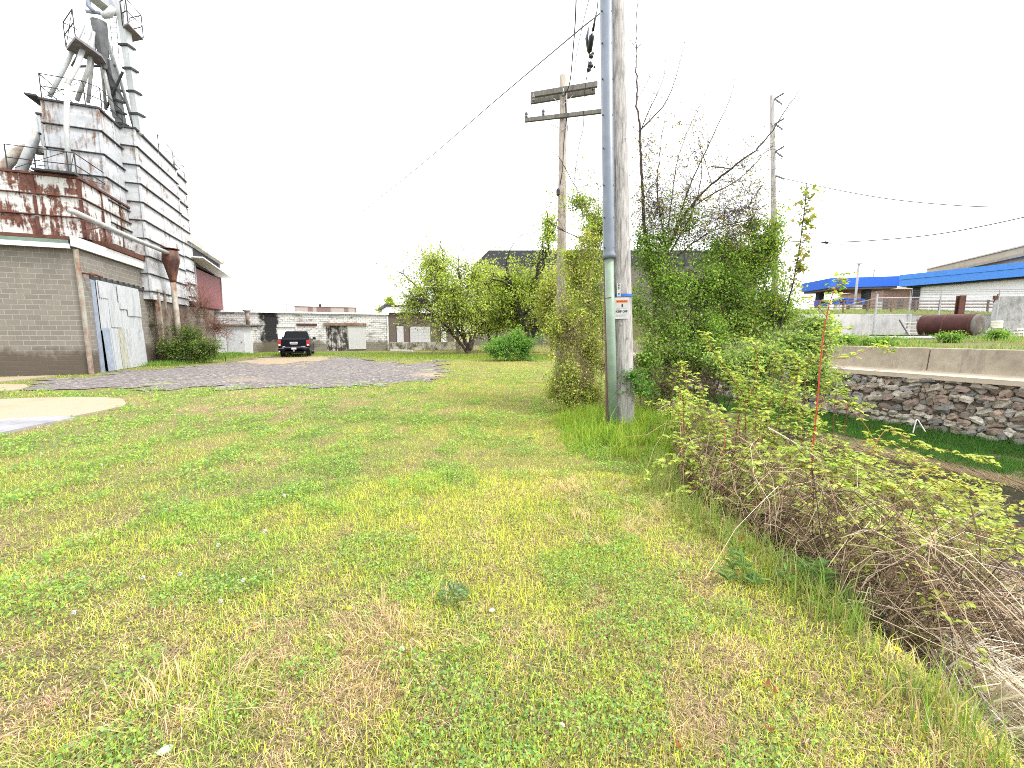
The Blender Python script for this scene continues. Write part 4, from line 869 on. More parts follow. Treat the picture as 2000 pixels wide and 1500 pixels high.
PW2 = polewood('brown_pole_wood', (.17, .14, .115), (.32, .28, .235), (.44, .40, .35))
ARM = polewood('crossarm_wood', (.09, .085, .075), (.17, .16, .145), (.24, .23, .21))
PVC = plain('grey_plastic_pipe', (.125, .15, .185), .42, 0, .45); PVG = plain('pale_green_pipe', (.185, .245, .185), .5, 0, .3)
BLK_ = plain('black_rubber', (.012, .012, .014), .5); GLS = plain('insulator_glaze', (.10, .10, .11), .25); WIRE = plain('wire', (.05, .05, .055), .6)
WHP = plain('white_sign', (.40, .40, .40), .6, 0, .2); ORG = plain('orange_sign', (.70, .16, .02), .5); BLU = plain('blue_tape', (.02, .10, .42), .5)
def wire(lb, pts, r, cat='wire', group=None, name='overhead_wire', k=5):
    P_ = np.array(pts, float); n_ = max(14, len(P_)*8)
    tt = np.linspace(0, len(P_)-1, n_); Q = np.zeros((n_, 3))
    for i_, t_ in enumerate(tt):                      # Catmull-Rom through the points
        a = min(int(t_), len(P_)-2); f = t_-a; p0, p1, p2, p3 = P_[max(a-1, 0)], P_[a], P_[a+1], P_[min(a+2, len(P_)-1)]
        Q[i_] = .5*((2*p1)+(p2-p0)*f+(2*p0-5*p1+4*p2-p3)*f*f+(3*p1-p0-3*p2+p3)*f**3)
    mb = MB(P_[0]); mb.tube(Q, r, k); o = mb.build(name, WIRE, None, True, tuple(P_[0])); tag(o, lb, cat, group); return o
# the big pole
pb = gnd(1219, 838); YP = pb[1]; pt = at(1190.5, -330, YP)
t = thing('utility_pole', 'big weathered grey wooden utility pole with a warning sign and pipes on its side', 'utility pole', (pb[0], pb[1], 0)); org = np.array(t.location)
def on(f): return pb + (pt-pb)*f
mb = MB(org); NR = 26; fs = np.linspace(-.02, 1, NR); mb.tube([on(f) for f in fs], .186-.03*fs, 28); shaft = mb.build('shaft', PW1, t, True)
axis = (pt-pb)/np.linalg.norm(pt-pb)
def sidept(px, py, Y): return at(px, py, Y)
g0, g1, u1 = at(1198, 845, YP-.20), at(1189.5, 508, YP-.2), at(1180, -330, YP-.2)
mb = MB(org); mb.tube([g0, g0*.5+g1*.5, g1+(g1-g0)*.03], .076, 16); pipe = mb.build('conduit', PVG, t, True)
mb = MB(org); gb = at(1189.8, 505, YP-.2); ge = at(1189.4, 494, YP-.2); mb.tube([gb, gb*.4+ge*.6, ge, ge+(u1-ge)*.004, u1], [.112, .110, .096, .094, .094], 18); up_ = mb.build('conduit', PVC, t, True); up_['label'] = 'wide grey upper pipe with a flared lower end'
pipe['label'] = 'pale green lower pipe'
for k, (py) in enumerate((22, 85, 155, 225, 290, 362, 425, 484)):
    for dx in (-9, 9):
        c = at(1184+py*.011+dx, py, YP-.26); mb = MB(org); mb.lathe(c, [(.012, -.012), (.014, 0), (.006, .006)], 6, 1); mb.build('screw', BLK_, up_)
mb = MB(org); b0, b1 = at(1186.5, 845, YP-.12), at(1170, -330, YP-.12); mb.bar(b0, b1, .045, .06, (0, 1, 0)); mb.build('wire_moulding', polewood('brown_moulding', (.09, .05, .035), (.17, .11, .08), (.26, .20, .16)), t)
# wire mesh wrap and staples near the ground left out of the shaft's pattern; sign, tag and tape
def face(px, py): return at(px, py, 7.55-.186)
c0 = at(1214, 602, YP-.20)
s_rot = (math.pi/2, 0, math.radians(2)); sw, sh = .245, .355
mb = MB(); mb.box(-sw/2, sw/2, -.004, .004, -sh/2, sh/2); sg = mb.build('warning_sign', WHP, t, loc=tuple(c0-org)); sg.rotation_euler = (0, math.radians(-1), math.radians(3))
mb = MB(); mb.box(-.098, .098, -.0065, -.0042, .092, .138); hdr = mb.build('header', ORG, sg)
TXT = plain('sign_ink', (.02, .02, .02), .6)
text_part('WARNING', .034, TXT, sg, (.016, -.0075, .115), (math.pi/2, 0, 0), 'lettering', .0006, bold=.0008)
mb = MB(); mb.add([(-.09, -.0072, .101), (-.058, -.0072, .101), (-.074, -.0072, .13), (-.09, -.0068, .101), (-.058, -.0068, .101), (-.074, -.0068, .13)], [[0, 1, 4, 3], [1, 2, 5, 4], [2, 0, 3, 5]], [[0, 2, 1], [3, 4, 5]]); mb.build('hazard_triangle', TXT, sg)
text_part('KEEP OFF', .048, TXT, sg, (0, -.0052, -.055), (math.pi/2, 0, 0), 'lettering', .0006, bold=.0022)
mb = MB(); mb.lathe((.012, -.0048, .062), [(.010, -.001), (.012, 0), (.008, .0008)], 10, 1); mb.bar((.012, -.0048, .052), (.012, -.0048, .018), .028, .001, (0, 1, 0)); mb.bar((-.006, -.0048, .06), (.006, -.0048, .035), .006, .001, (0, 1, 0)); mb.build('pictogram', TXT, sg)
mb = MB()
for zl, x0, x1 in ((.0, -.095, .085), (-.02, -.095, -.03), (-.095, -.095, .09), (-.118, -.095, .075), (-.134, -.095, .0)): mb.box(x0, x1, -.0052, -.0042, zl-.0025, zl+.0025)
mb.build('small_print', plain('grey_ink', (.22, .22, .22), .6), sg)
c1 = at(1208.5, 566, YP-.2)
mb = MB(); mb.box(-.032, .032, -.004, .004, -.11, .11); tg = mb.build('number_tag', WHP, t, loc=tuple(c1-org)); tg.rotation_euler = (0, math.radians(-2), 0)
for k, ch in enumerate(('2', '5', '', '8')):
    if ch: text_part(ch, .055, TXT, tg, (0, -.0055, .08-.053*k), (math.pi/2, 0, 0), 'lettering', .0006, bold=.0025)
c2 = on((at(1215, 578, YP)[2]-pb[2])/(pt[2]-pb[2])); mb = MB(org); an = np.linspace(-2.9, -.15, 26)
V = []
for a in an:
    for dz in (-.022, .022): V.append(c2+np.array([.192*math.cos(a), .192*math.sin(a), dz]))
    for dz in (.022, -.022): V.append(c2+np.array([.188*math.cos(a), .188*math.sin(a), dz]))
mb.add(V, [[4*k+j, 4*k+(j+1) % 4, 4*k+4+(j+1) % 4, 4*k+4+j] for k in range(25) for j in range(4)], None, [[0, 1, 2, 3], [100, 101, 102, 103]]); mb.build('tape', BLU, t)
mb = MB(org); mb.tube([at(1181, 583, YP-.26), at(1192, 581, YP-.29), at(1201, 579, YP-.2)], .006, 5); mb.build('tie_wire', DKST, t)
for px, py in ((1213, 633), (1207, 571), (1226, 660), (1201, 585), (1230, 470), (1222, 270)):
    mb = MB(org); mb.lathe(at(px, py, YP-.175), [(.012, -.015), (.018, 0), (.006, .008)], 8, 1); mb.build('bolt', GALV, t)
# the crossarm pole
b2 = at(1095, 652, 14.0); b2 = np.array([b2[0], 14.0, 0]); t2 = at(1101, 147, 14.0)
t = thing('utility_pole', 'slimmer brown utility pole with two wooden crossarms behind the big pole', 'utility pole', tuple(b2)); org = np.array(t.location)
mb = MB(org); mb.tube([b2-(0, 0, .3), b2*.5+t2*.5, t2], [.165, .145, .115], 14); mb.build('shaft', PW2, t, True)
def arm(a, b_, w=.10, h=.13, off=0.0):
    p, q = a.copy(), b_.copy(); p[1] += off; q[1] += off; mb = MB(org); mb.bar(p, q, w, h); return mb.build('crossarm', ARM, t)
A1_, A2_ = at(1037, 192, 14.3), at(1165, 171, 13.7)
for off in (-.17, .19): arm(A1_, A2_, .10, .15, off)
L1_, L2_ = at(1025, 240, 14.3), at(1172, 223, 13.65); arm(L1_, L2_, .09, .115, -.16)
mb = MB(org)
for px, py in ((1081, 192), (1119, 186)): mb.bar(at(px, py, 13.8), at(1099, 206, 13.84), .03, .012)
mb.build('brace', GALV, t)
mb = MB(org)
for px, py in ((1074, 241), (1129, 233)): mb.bar(at(px, py, 13.8), at(1098, 254, 13.84), .03, .012)
mb.build('brace', GALV, t)
for px, y0, y1 in ((1028, 240, 219), (1061, 236, 214)):
    a = at(px, y0, 14.1); h = at(px, y1, 14.1)[2]-a[2]; mb = MB(org); mb.lathe(a, [(.012, 0), (.012, h*.45), (.035, h*.45), (.05, h*.55), (.04, h*.7), (.055, h*.8), (.04, h*.98), (.015, h)], 10); mb.build('insulator', GLS, t)
for px, py in ((1042, 192), (1158, 171), (1100, 182)):
    a = at(px, py, 13.72); mb = MB(org); mb.lathe(a, [(.02, -.1), (.05, -.06), (.03, -.02), (.05, .02), (.03, .06), (.012, .14)], 8); mb.build('insulator', GLS, t)
mb = MB(org); mb.tube([at(1103, 180, 13.85), at(1106, 235, 13.84), at(1101, 280, 13.83), at(1099, 330, 13.82), at(1094, 360, 13.83)], .014, 6); mb.tube([at(1105, 195, 13.85), at(1109, 260, 13.84)], .012, 6); mb.build('ground_wire', BLK_, t, True)
mb = MB(org); mb.lathe(at(1090, 375, 13.75), [(.03, -.12), (.06, -.08), (.06, .06), (.02, .12)], 8); mb.build('junction_box', DKST, t)
# the far pole above the shrubs
b3 = at(1514, 560, 22); t3 = at(1508, 186, 22); z3 = hz(b3[0]+.1, 22); d3 = (b3-t3)/(t3[2]-b3[2]); b3 = t3 + d3*(t3[2]-z3)
t = thing('utility_pole', 'far plain grey pole with angled insulators rising above the thicket', 'utility pole', tuple(b3)); org = np.array(t.location)
mb = MB(org); mb.tube([b3-(0, 0, .3), b3*.5+t3*.5, t3], [.16, .135, .11], 12); mb.build('shaft', PW1, t, True)
for k, (py, two) in enumerate(((193, 1), (242, 1), (296, 1), (343, 0))):
    x0 = 1513+k*.8
    ends = ((x0+18, py-11), (x0+15, py+11)) if two else ((x0+18, py+7),)
    for e in ends:
        p, q = at(x0, py, 21.9), at(*e, 21.4); mb = MB(org); pts = [p+(q-p)*f for f in np.linspace(0, 1, 9)]; mb.tube(pts, [.02, .05, .025, .055, .025, .055, .025, .05, .015], 8); mb.build('insulator', GLS, t)
# wires
wire('long thin wire running from the big pole down to the far left roofs', [at(1190, 8, 7.5), at(1165, 32, 8.4), at(1120, 68, 10), at(980, 186, 16), at(760, 372, 30), at(545, 535, 46), at(440, 596, 52)], [.010+.016*k/55 for k in range(56)])
wire('black cable dropping steeply to the crossarm pole', [at(1128, -120, 9.5), at(1124, 30, 11), at(1119, 100, 12.3), at(1113, 160, 13.4), at(1103, 188, 13.8)], .018, 'cable')
wire('thin slack wire beside the steep black cable', [at(1166, -60, 8.5), at(1140, 40, 10), at(1124, 120, 11.6), at(1117, 190, 13.4)], .009)
wire('dark service cable hanging close to the big pole with clamps on it', [at(1170, -40, 8.3), at(1166, 20, 8.5), at(1157, 58, 8.8), at(1152, 100, 9.1), at(1148, 135, 9.5), at(1141, 190, 10.2), at(1139, 250, 10.8), at(1131, 283, 11.4), at(1122, 350, 12.5), at(1117, 420, 13.3)], .010, 'cable')
t = thing('cable_splice', 'black cable splice case with clamps hanging beside the big pole', 'cable splice', tuple(at(1152, 100, 9.1))); org = np.array(t.location)
mb = MB(org); mb.tube([at(1164, 28, 8.6), at(1158, 60, 8.85)], [.012, .03], 8); mb.tube([at(1157, 66, 8.9), at(1156, 70, 8.9), at(1151, 100, 9.1), at(1150, 104, 9.1)], [.02, .055, .055, .02], 10); mb.build('case', BLK_, t, True)
mb = MB(org); mb.tube([at(1150, 53, 8.9), at(1146, 75, 9.0), at(1147, 98, 9.1)], [.012, .035, .012], 8); mb.build('guard', PVC, t, True)
mb = MB(org)
for px, py, s in ((1155, 109, .05), (1158, 104, .03), (1153, 127, .065), (1150, 135, .05), (1161, 131, .025)): mb.lathe(at(px, py, 9.3), [(s*.4, -s), (s, -s*.5), (s*.8, s*.3), (s*.3, s)], 8)
mb.build('clamp', DKST, t)
wire('telephone cable leaving the far pole and sagging to the right', [at(1533, 349, 21.4), at(1620, 368, 20), at(1740, 389, 18), at(1880, 402, 16.5), at(2010, 404, 15), at(2200, 398, 13)], .018, 'cable')
wire('lower service cable rising to the right from a black coupling', [at(1520, 470, 21.8), at(1600, 473, 20.5), at(1700, 470, 19), at(1840, 456, 17.5), at(2010, 422, 15.5), at(2200, 372, 13)], .022, 'cable')
wire('thin wire sagging below the coupling toward the beige building', [at(1605, 474, 20.5), at(1720, 484, 26), at(1850, 491, 34), at(1990, 488, 40)], .018)
wire('faint high wire from the far pole to the upper right', [at(1531, 183, 21.4), at(1640, 130, 18), at(1800, 42, 14), at(1900, -20, 12)], .007)
wire('faint wire climbing from the far pole above the telephone cable', [at(1531, 232, 21.4), at(1640, 300, 24), at(1800, 190, 18), at(2020, 55, 13)][:1]+[at(1700, 240, 18), at(1860, 150, 15), at(2020, 55, 12.5)], .007)
wire('thin high wire crossing the sky left of the crossarm pole', [at(1032, -40, 10), at(1034, 60, 11.8), at(1038, 150, 13.6), at(1042, 188, 14.1)], .007)
p = at(1609, 473, 20.4); q = at(1618, 474.5, 20.3); mb = MB(p); mb.tube([p, p*.9+q*.1, p*.1+q*.9, q], [.015, .06, .06, .015], 8); tag(mb.build('cable_coupling', BLK_, None, True, tuple(p)), 'thick black coupling on the lower service cable', 'coupling')

# ------------------------------------------------------------------ right: stone wall, parapet, terrace things
def wl_(t_, e, z): q = WP + U2*t_ - (-V2)*e; return np.array([q[0], q[1], z])      # e > 0 behind the wall's face
T0, T1 = -7.0, 17.0
tw = thing('stone_wall', 'fieldstone retaining wall above the creek bank', 'stone wall', tuple(wl_(0, 0, -1.1)), PHI)
mb = MB(); mb.box(.06, .6, T0, T1, -.3, 1.5); mb.build('mortar_core', grain('dark_mortar', (.09, .075, .06), (.20, .17, .14), 5, .95, (.14, .12, .095)), tw)
rng = np.random.default_rng(42); sp_ = Soup()
ic = np.array([(math.cos(a)*math.cos(e_), math.sin(a)*math.cos(e_), math.sin(e_)) for e_ in (-1.2, -.55, 0, .55, 1.2) for a in np.arange(10)*.628]); IQ = np.array([[r_*10+j, r_*10+(j+1) % 10, (r_+1)*10+(j+1) % 10, (r_+1)*10+j] for r_ in range(4) for j in range(10)])
spal = np.array([[.27, .23, .18], [.34, .29, .225], [.29, .215, .17], [.41, .37, .30], [.21, .195, .175], [.32, .235, .18], [.50, .465, .39], [.29, .275, .25]])
z = -.12
while z < 1.46:
    rh = rng.uniform(.11, .23); y_ = T0 - rng.uniform(0, .3)
    while y_ < T1:
        wd = rng.uniform(.12, .38); c = np.array([.05+rng.normal(0, .035), y_+wd/2, z+rh/2+rng.normal(0, .045)])
        V = ic*np.array([.13, wd*.53, rh*.55*rng.uniform(.85, 1.12)]); V = np.sign(V)*np.abs(V/np.array([.13, wd*.53, rh*.55]))**.6*np.array([.13, wd*.53, rh*.55])
        V = V*(1+rng.normal(0, .15, (len(V), 1)))
        a = rng.normal(0, .32); ca, sa = math.cos(a), math.sin(a); V = np.stack([V[:, 0], V[:, 1]*ca-V[:, 2]*sa, V[:, 1]*sa+V[:, 2]*ca], 1)
        col = spal[rng.integers(0, len(spal))]*rng.uniform(.75, 1.4); sp_.add(V+c, IQ, None, np.repeat(col[None], len(V), 0)); y_ += wd*.97
    z += rh*.93
m, n, b = newmat('fieldstone'); a_ = n.nodes.new('ShaderNodeAttribute'); a_.attribute_name = 'Col'; v = coords(n)
f = noise(n, v, 16, 8, .75); n.links.new(mix(n, ramp(n, f, [(.35, .6), (.6, 0.0)]), a_.outputs['Color'], (.09, .08, .075)), b.inputs['Base Color']); b.inputs['Roughness'].default_value = .92; bump(n, b, f, .7, .03)
o = sp_.build('stonework', m, tw)
m, n, b = newmat('stained_concrete'); v = coords(n); vs = coords(n, 'Object', (1, 1.2, .25))
col = ramp(n, noise(n, v, 1.3, 8, .7), [(.3, (.21, .18, .13)), (.5, (.31, .265, .20)), (.7, (.40, .345, .26))]); col = mix(n, ramp(n, noise(n, vs, 2.2, 7, .7), [(.52, 0.0), (.68, .75)]), col, (.13, .115, .095))
sp3 = n.nodes.new('ShaderNodeSeparateXYZ'); n.links.new(v, sp3.inputs[0])
col = mix(n, ramp(n, math_(n, 'ADD', sp3.outputs[2], math_(n, 'MULTIPLY', noise(n, v, 2.5, 6), .5)), [(.30, .8), (.55, 0.0)]), col, (.50, .42, .32))
n.links.new(col, b.inputs['Base Color']); b.inputs['Roughness'].default_value = .9; bump(n, b, noise(n, v, 14, 6, .7), .35, .02); SCON = m
tp = thing('parapet', 'long low concrete parapet with a ledge on top of the stone wall', 'parapet', tuple(wl_(0, 0, .42)), PHI)
mb = MB(); mb.hexa([(-.10, T0, 0), (.62, T0, 0), (.62, T1, 0), (-.10, T1, 0)], [(-.10, T0, .13), (.62, T0, .22), (.62, T1, .22), (-.10, T1, .13)]); mb.build('ledge', SCON, tp)
for k in range(8):
    a0 = T0+(T1-T0)*k/8; a1 = T0+(T1-T0)*(k+1)/8-.02; mb = MB(); mb.hexa([(.50, a0, .17), (.9, a0, .17), (.9, a1, .17), (.50, a1, .17)], [(.58, a0, .87), (.86, a0, .87), (.86, a1, .87), (.58, a1, .87)]); bevel(mb.build('parapet_block', SCON, tp), .025)
# slab on the near bank
mb = MB(); V = [(4.15, 4.3, -.70), (4.2, 2.2, -.66), (6.5, 3.4, -1.36), (6.3, 6.6, -1.38)]
mb.hexa([np.array(p)-(0, 0, .25) for p in V], [np.array(p) for p in V]); o = mb.build('concrete_slab', grain('brown_concrete', (.15, .115, .09), (.27, .215, .17), 2.5, .9, (.20, .16, .13)), None); tag(bevel(o, .03), 'cracked brown concrete slab sloping into the creek', 'concrete slab')
# retaining wall and yard behind
GC = grain('grey_concrete', (.30, .30, .30), (.50, .49, .48), 1.4, .9, (.40, .40, .39), (1, 1, .5)); GC2 = rusty('mottled_concrete', (.36, .36, .35), (.46, .46, .45), (.14, .14, .13), (.22, .21, .20), .44, .6, 1.2, .7, .9)
x0, x1 = at(1560, 630, 26)[0], at(1776, 630, 26)[0]; zt = at(1740, 613, 25.9)[2]
mb = MB((x0, 26, 1.4)); mb.box(x0, x1, 25.88, 26.12, 1.2, zt); o = mb.build('retaining_wall', GC, None, loc=(x0, 26, 1.4)); tag(o, 'plain grey concrete retaining wall behind the chain link fence', 'retaining wall')
x2, x3 = at(1952, 610, 25)[0], at(2150, 610, 25)[0]; mb = MB((x2, 25, 1.4)); mb.hexa([(x2, 25.0, 1.2), (x3, 24.0, 1.2), (x3, 24.4, 1.2), (x2, 25.4, 1.2)], [(x2, 25.0, 3.95), (x3, 24.0, 3.95), (x3, 24.4, 3.95), (x2, 25.4, 3.95)]); o = mb.build('retaining_wall', GC2, None, loc=(x2, 25, 1.4)); tag(o, 'tall mottled concrete wall at the right edge beyond the pallets', 'retaining wall')
x4 = at(1940, 610, 26)[0]; mb = MB((x1, 26, 1.4)); mb.box(x1+.02, x4+3, 26.0, 26.2, 1.2, zt-.1); o = mb.build('retaining_wall', GC2, None, loc=(x1, 26, 1.4)); tag(o, 'low stained concrete wall behind the rusty tank', 'retaining wall')
# chain link fence
m, n, b = newmat('chain_link'); o_ = n.nodes['Material Output']; tc = n.nodes.new('ShaderNodeTexCoord'); s3 = n.nodes.new('ShaderNodeSeparateXYZ'); n.links.new(tc.outputs['Object'], s3.inputs[0])
wa = math_(n, 'ABSOLUTE', math_(n, 'SUBTRACT', math_(n, 'FRACT', math_(n, 'MULTIPLY', math_(n, 'ADD', s3.outputs[0], s3.outputs[2]), 12)), .5)); wb = math_(n, 'ABSOLUTE', math_(n, 'SUBTRACT', math_(n, 'FRACT', math_(n, 'MULTIPLY', math_(n, 'SUBTRACT', s3.outputs[0], s3.outputs[2]), 12)), .5))
msk = math_(n, 'LESS_THAN', math_(n, 'MINIMUM', wa, wb), .03); b.inputs['Base Color'].default_value = (.35, .36, .37, 1); b.inputs['Metallic'].default_value = .6; b.inputs['Roughness'].default_value = .5
tr = n.nodes.new('ShaderNodeBsdfTransparent'); mxs = n.nodes.new('ShaderNodeMixShader'); n.links.new(msk, mxs.inputs[0]); n.links.new(tr.outputs[0], mxs.inputs[1]); n.links.new(b.outputs[0], mxs.inputs[2]); n.links.new(mxs.outputs[0], o_.inputs[0]); LINK = m
pz = 1.45; fp = [at(1570, 612, 33), at(1640, 600, 29), at(1713, 582, 25.5), at(1778, 581, 25.2), at(1838, 580, 24.9), at(1952, 579, 24.4), at(2060, 578, 23.9)]
t = thing('chain_link_fence', 'galvanised chain link fence with barbed wire on top behind the terrace', 'fence', (fp[2][0], fp[2][1], pz)); org = np.array(t.location)
for k, p in enumerate(fp):
    gz_ = max(1.35, hz(p[0], p[1]-.1)-.1) if k < 2 else pz; mb = MB(org); r_ = .055 if k == 2 else .035; mb.tube([(p[0], p[1], gz_), (p[0], p[1], p[2]+(.25 if k == 2 else .05))], r_, 8); mb.tube([(p[0], p[1], p[2]+.02), (p[0]-.15, p[1]-.1, p[2]+.38)], .018, 5); mb.build('post', GALV, t)
mb = MB(org); mb.tube(fp, .024, 6); mb.build('rail', GALV, t)
mb = MB(org); mb.tube([p-(0, 0, 1.05) for p in fp[:4]], .022, 6); mb.build('rail', GALV, t)
for f in (.12, .25, .36):
    mb = MB(org); mb.tube([p+np.array([-.15*f/.36, -.1*f/.36, f+.02]) for p in fp], .008, 4); mb.build('barbed_wire', DKST, t)
mb = MB(org)
for p, q in zip(fp[:-1], fp[1:]): mb.add([p-(0, 0, 1.7), q-(0, 0, 1.7), q, p], [[0, 1, 2, 3]])
mb.build('wire_mesh', LINK, t)
# brown pipe fence beyond
BRN = grain('brown_rail', (.10, .06, .045), (.19, .12, .09), 4)
t = thing('rail_fence', 'brown three rail fence on the slope behind the chain link', 'fence', tuple(at(1700, 606, 33))); org = np.array(t.location)
for k in range(9):
    px = 1600+k*47; p = at(px, 600, 33); mb = MB(org); mb.box(p[0]-.05, p[0]+.05, 32.95, 33.05, hz(p[0], 33)-.1, at(px, 586, 33)[2]); mb.build('post', BRN, t)
for py in (588, 594, 600): mb = MB(org); p, q = at(1580, py, 33.08), at(2010, py, 33.08); mb.bar(p, q, .05, .09); mb.build('rail', BRN, t)
# rusty tank
TK = rusty('tank_rust', (.052, .017, .015), (.08, .025, .02), (.022, .010, .009), (.042, .018, .015), .42, .62, 1.2, .8, .75)
p, q = at(1803, 632, 21.6), at(1908, 634, 19.6); r_ = .54; zc = 1.5+.08+r_; p[2] = q[2] = zc; ax = (q-p)/np.linalg.norm(q-p)
t = thing('steel_tank', 'rusty maroon cylindrical steel tank lying on the terrace', 'tank', (*((p+q)/2)[:2], 1.5)); org = np.array(t.location)
mb = MB(org); fs = [0, .004, .012, .988, 1]; mb.tube([p, p+ax*.03, p+ax*.08, q-ax*.02, q], [r_*.86, r_*.96, r_, r_, r_*.985], 28); smooth(mb.build('shell', TK, t))
mb = MB(org); mb.tube([q+ax*.005, q+ax*.05, q+ax*.09], [r_*.97, r_*.9, r_*.6], 28); mb.build('end_cap', rusty('grey_end', (.10, .10, .09), (.14, .135, .12), (.05, .025, .02), (.08, .045, .035), .45, .62, 1, 1), t, True)
for f in (.03, .5, .97): 
    c = p+(q-p)*f; mb = MB(org); mb.tube([c-ax*.03, c+ax*.03], r_*1.015, 28); mb.build('weld_band', DRUST, t)
for f in (.18, .82): c = p+(q-p)*f; mb = MB(org); mb.box(c[0]-.12, c[0]+.12, c[1]-.45, c[1]+.45, hz(c[0], c[1])-.1, zc-r_*.93); mb.build('saddle', ARM, t)
for px, py in ((1811, 633), (1822, 632), (1833, 631)): mb = MB(org); c = at(px, py, 20.7); 
# stacked white sheets, pallets, barrel, steel post, steps
p = at(1716, 648, 20.4); q = at(1838, 648, 19.6); zb = hz(p[0], 20.2)
t = thing('sheet_stack', 'flat stack of white sheets lying left of the rusty tank', 'sheet stack', (p[0], 20.2, zb)); org = np.array(t.location)
for k in range(3):
    mb = MB(org); d0 = .02*k; mb.hexa([(p[0]+d0, p[1]-.5, zb+.08+.055*k), (q[0]+.15*k, q[1]-.5, zb+.08+.055*k), (q[0]+.1+.1*k, q[1]+.9, zb+.08+.055*k), (p[0]+.3+d0, p[1]+.9, zb+.08+.055*k)], [(p[0]+d0, p[1]-.5, zb+.13+.055*k), (q[0]+.15*k, q[1]-.5, zb+.13+.055*k), (q[0]+.1+.1*k, q[1]+.9, zb+.13+.055*k), (p[0]+.3+d0, p[1]+.9, zb+.13+.055*k)]); mb.build('sheet', WHT if k < 2 else DKST, t)
mb = MB(org); mb.box(p[0]+.3, p[0]+.5, p[1]-.3, p[1]+.6, zb-.05, zb+.079); mb.build('bearer', DKST, t)
mb = MB(org); mb.box(q[0]-.5, q[0]-.3, q[1]-.3, q[1]+.6, zb-.05, zb+.079); mb.build('bearer', DKST, t)
PAL = grain('pallet_wood', (.38, .36, .33), (.56, .54, .50), 5)
pal = None
for k in range(3):
    c = at(1962+2*k, 640, 21.5); zp = hz(c[0], 21.5)+.155*k
    lb = ['bottom wooden pallet of the grey stack right of the tank', 'middle wooden pallet of the grey stack right of the tank', 'topmost wooden pallet of the grey stack right of the tank'][k]
    t = thing('pallet', lb, 'pallet', (c[0], 21.5, zp), .3+.08*k, 'pallets stacked beside the tank')
    if pal is None:
        pal = []
        for y_ in (-.45, 0, .45): mb = MB(); mb.box(-.6, .6, y_-.05, y_+.05, .022, .12); pal.append(mb.build('stringer', PAL, t))
        for x_ in np.linspace(-.55, .55, 6): mb = MB(); mb.box(x_-.05, x_+.05, -.5, .5, .122, .142); pal.append(mb.build('deck_board', PAL, t))
        for x_ in (-.5, 0, .5): mb = MB(); mb.box(x_-.05, x_+.05, -.5, .5, 0, .02); pal.append(mb.build('deck_board', PAL, t))
    else:
        for ch in pal: d = ch.copy(); C.objects.link(d); d.parent = t
c = at(1946, 640, 21.6); zb = hz(c[0], 21.6); t = thing('barrel', 'dirty cream drum standing behind the end of the tank', 'barrel', (c[0], 21.6, zb))
mb = MB(); mb.lathe((0, 0, 0), [(.2, 0), (.22, .02), (.21, .3), (.225, .32), (.21, .34), (.21, .6), (.225, .62), (.21, .64), (.22, .8), (.2, .82)], 18); smooth(mb.build('shell', plain('cream_drum', (.58, .56, .46), .6), t))
mb = MB(); mb.lathe((0, 0, .822), [(.19, 0), (.19, .015)], 18); mb.build('lid', WHT, t)
c = at(1873, 620, 23.2); t3_ = at(1873, 577, 23.2); mb = MB((c[0], 23.2, 1.4)); mb.box(c[0]-.16, c[0]+.16, 23.1, 23.14, 1.4, t3_[2]); mb.box(c[0]-.16, c[0]+.16, 23.3, 23.34, 1.4, t3_[2]); mb.box(c[0]-.03, c[0]+.03, 23.14, 23.3, 1.4, t3_[2]); o = mb.build('steel_beam', DRUST, None, loc=(c[0], 23.2, 1.4)); tag(o, 'rusty upright steel beam standing behind the tank', 'steel beam')
c = at(1943, 581, 24.3); mb = MB(c); mb.box(c[0]-.12, c[0]+.1, 24.2, 24.3, c[2]-.12, c[2]+.1); mb.bar((c[0]-.1, 24.25, c[2]-.3), (c[0]+.12, 24.25, c[2]+.2), .04, .04); o = mb.build('rusty_bracket', RUST, None, loc=tuple(c)); tag(o, 'small rusty bracket fixed to the fence near the right edge', 'bracket')
p = at(1776, 642, 24.2); t = thing('steps', 'short flight of pale plank steps left of the tank', 'steps', (p[0], 24.2, 1.45)); org = np.array(t.location)
for k in range(5): mb = MB(org); mb.box(p[0]+.1+.05*k, p[0]+1.1+.05*k, 24.2+.2*k, 24.4+.2*k, 1.55+.2*k, 1.6+.2*k); mb.build('tread', PAL, t)
for dx in (.04, 1.12): mb = MB(org); mb.bar((p[0]+dx, 24.15, 1.5), (p[0]+dx+.25, 25.2, 2.55), .05, .05); mb.build('stringer', DKST, t)
# blue fascia building
fc = at(1757, 550, 40); FR = Frame(fc); zt = at(1757, 537, 40)[2]; zb = at(1757, 560, 40)[2]
BLUF = plain('blue_fascia', (.045, .20, .60), .45); BLUF2 = plain('bright_blue_fascia', (.02, .13, .62), .45)
t = thing('shop_building', 'white walled building under a long two band blue fascia', 'building', (FR.o[0], FR.o[1], 3.4), PHI); org3 = np.array([0, 0, 3.4])
mb = MB(org3); mb.box(1.0, 14, -24, -.6, 2.0, zb+.2); mb.build('wall', rusty('white_render', (.74, .74, .74), (.80, .80, .80), (.5, .5, .48), (.58, .58, .56), .6, .75, .6, .6), t)
mb = MB(org3); mb.box(0, 14, -24, 0, zb, zb+(zt-zb)*.55); mb.build('fascia', BLUF, t)
mb = MB(org3); mb.box(-.04, 14, -24, .04, zb+(zt-zb)*.57, zt); mb.build('fascia', BLUF, t)
mb = MB(org3); mb.box(.4, 13.6, -23.6, -.4, zb-.12, zb-.01); mb.build('soffit', DKST, t)
mb = MB(org3); mb.box(.85, .99, -1.2, -.7, 2.0, zb-.13); mb.build('pipe', DKST, t)
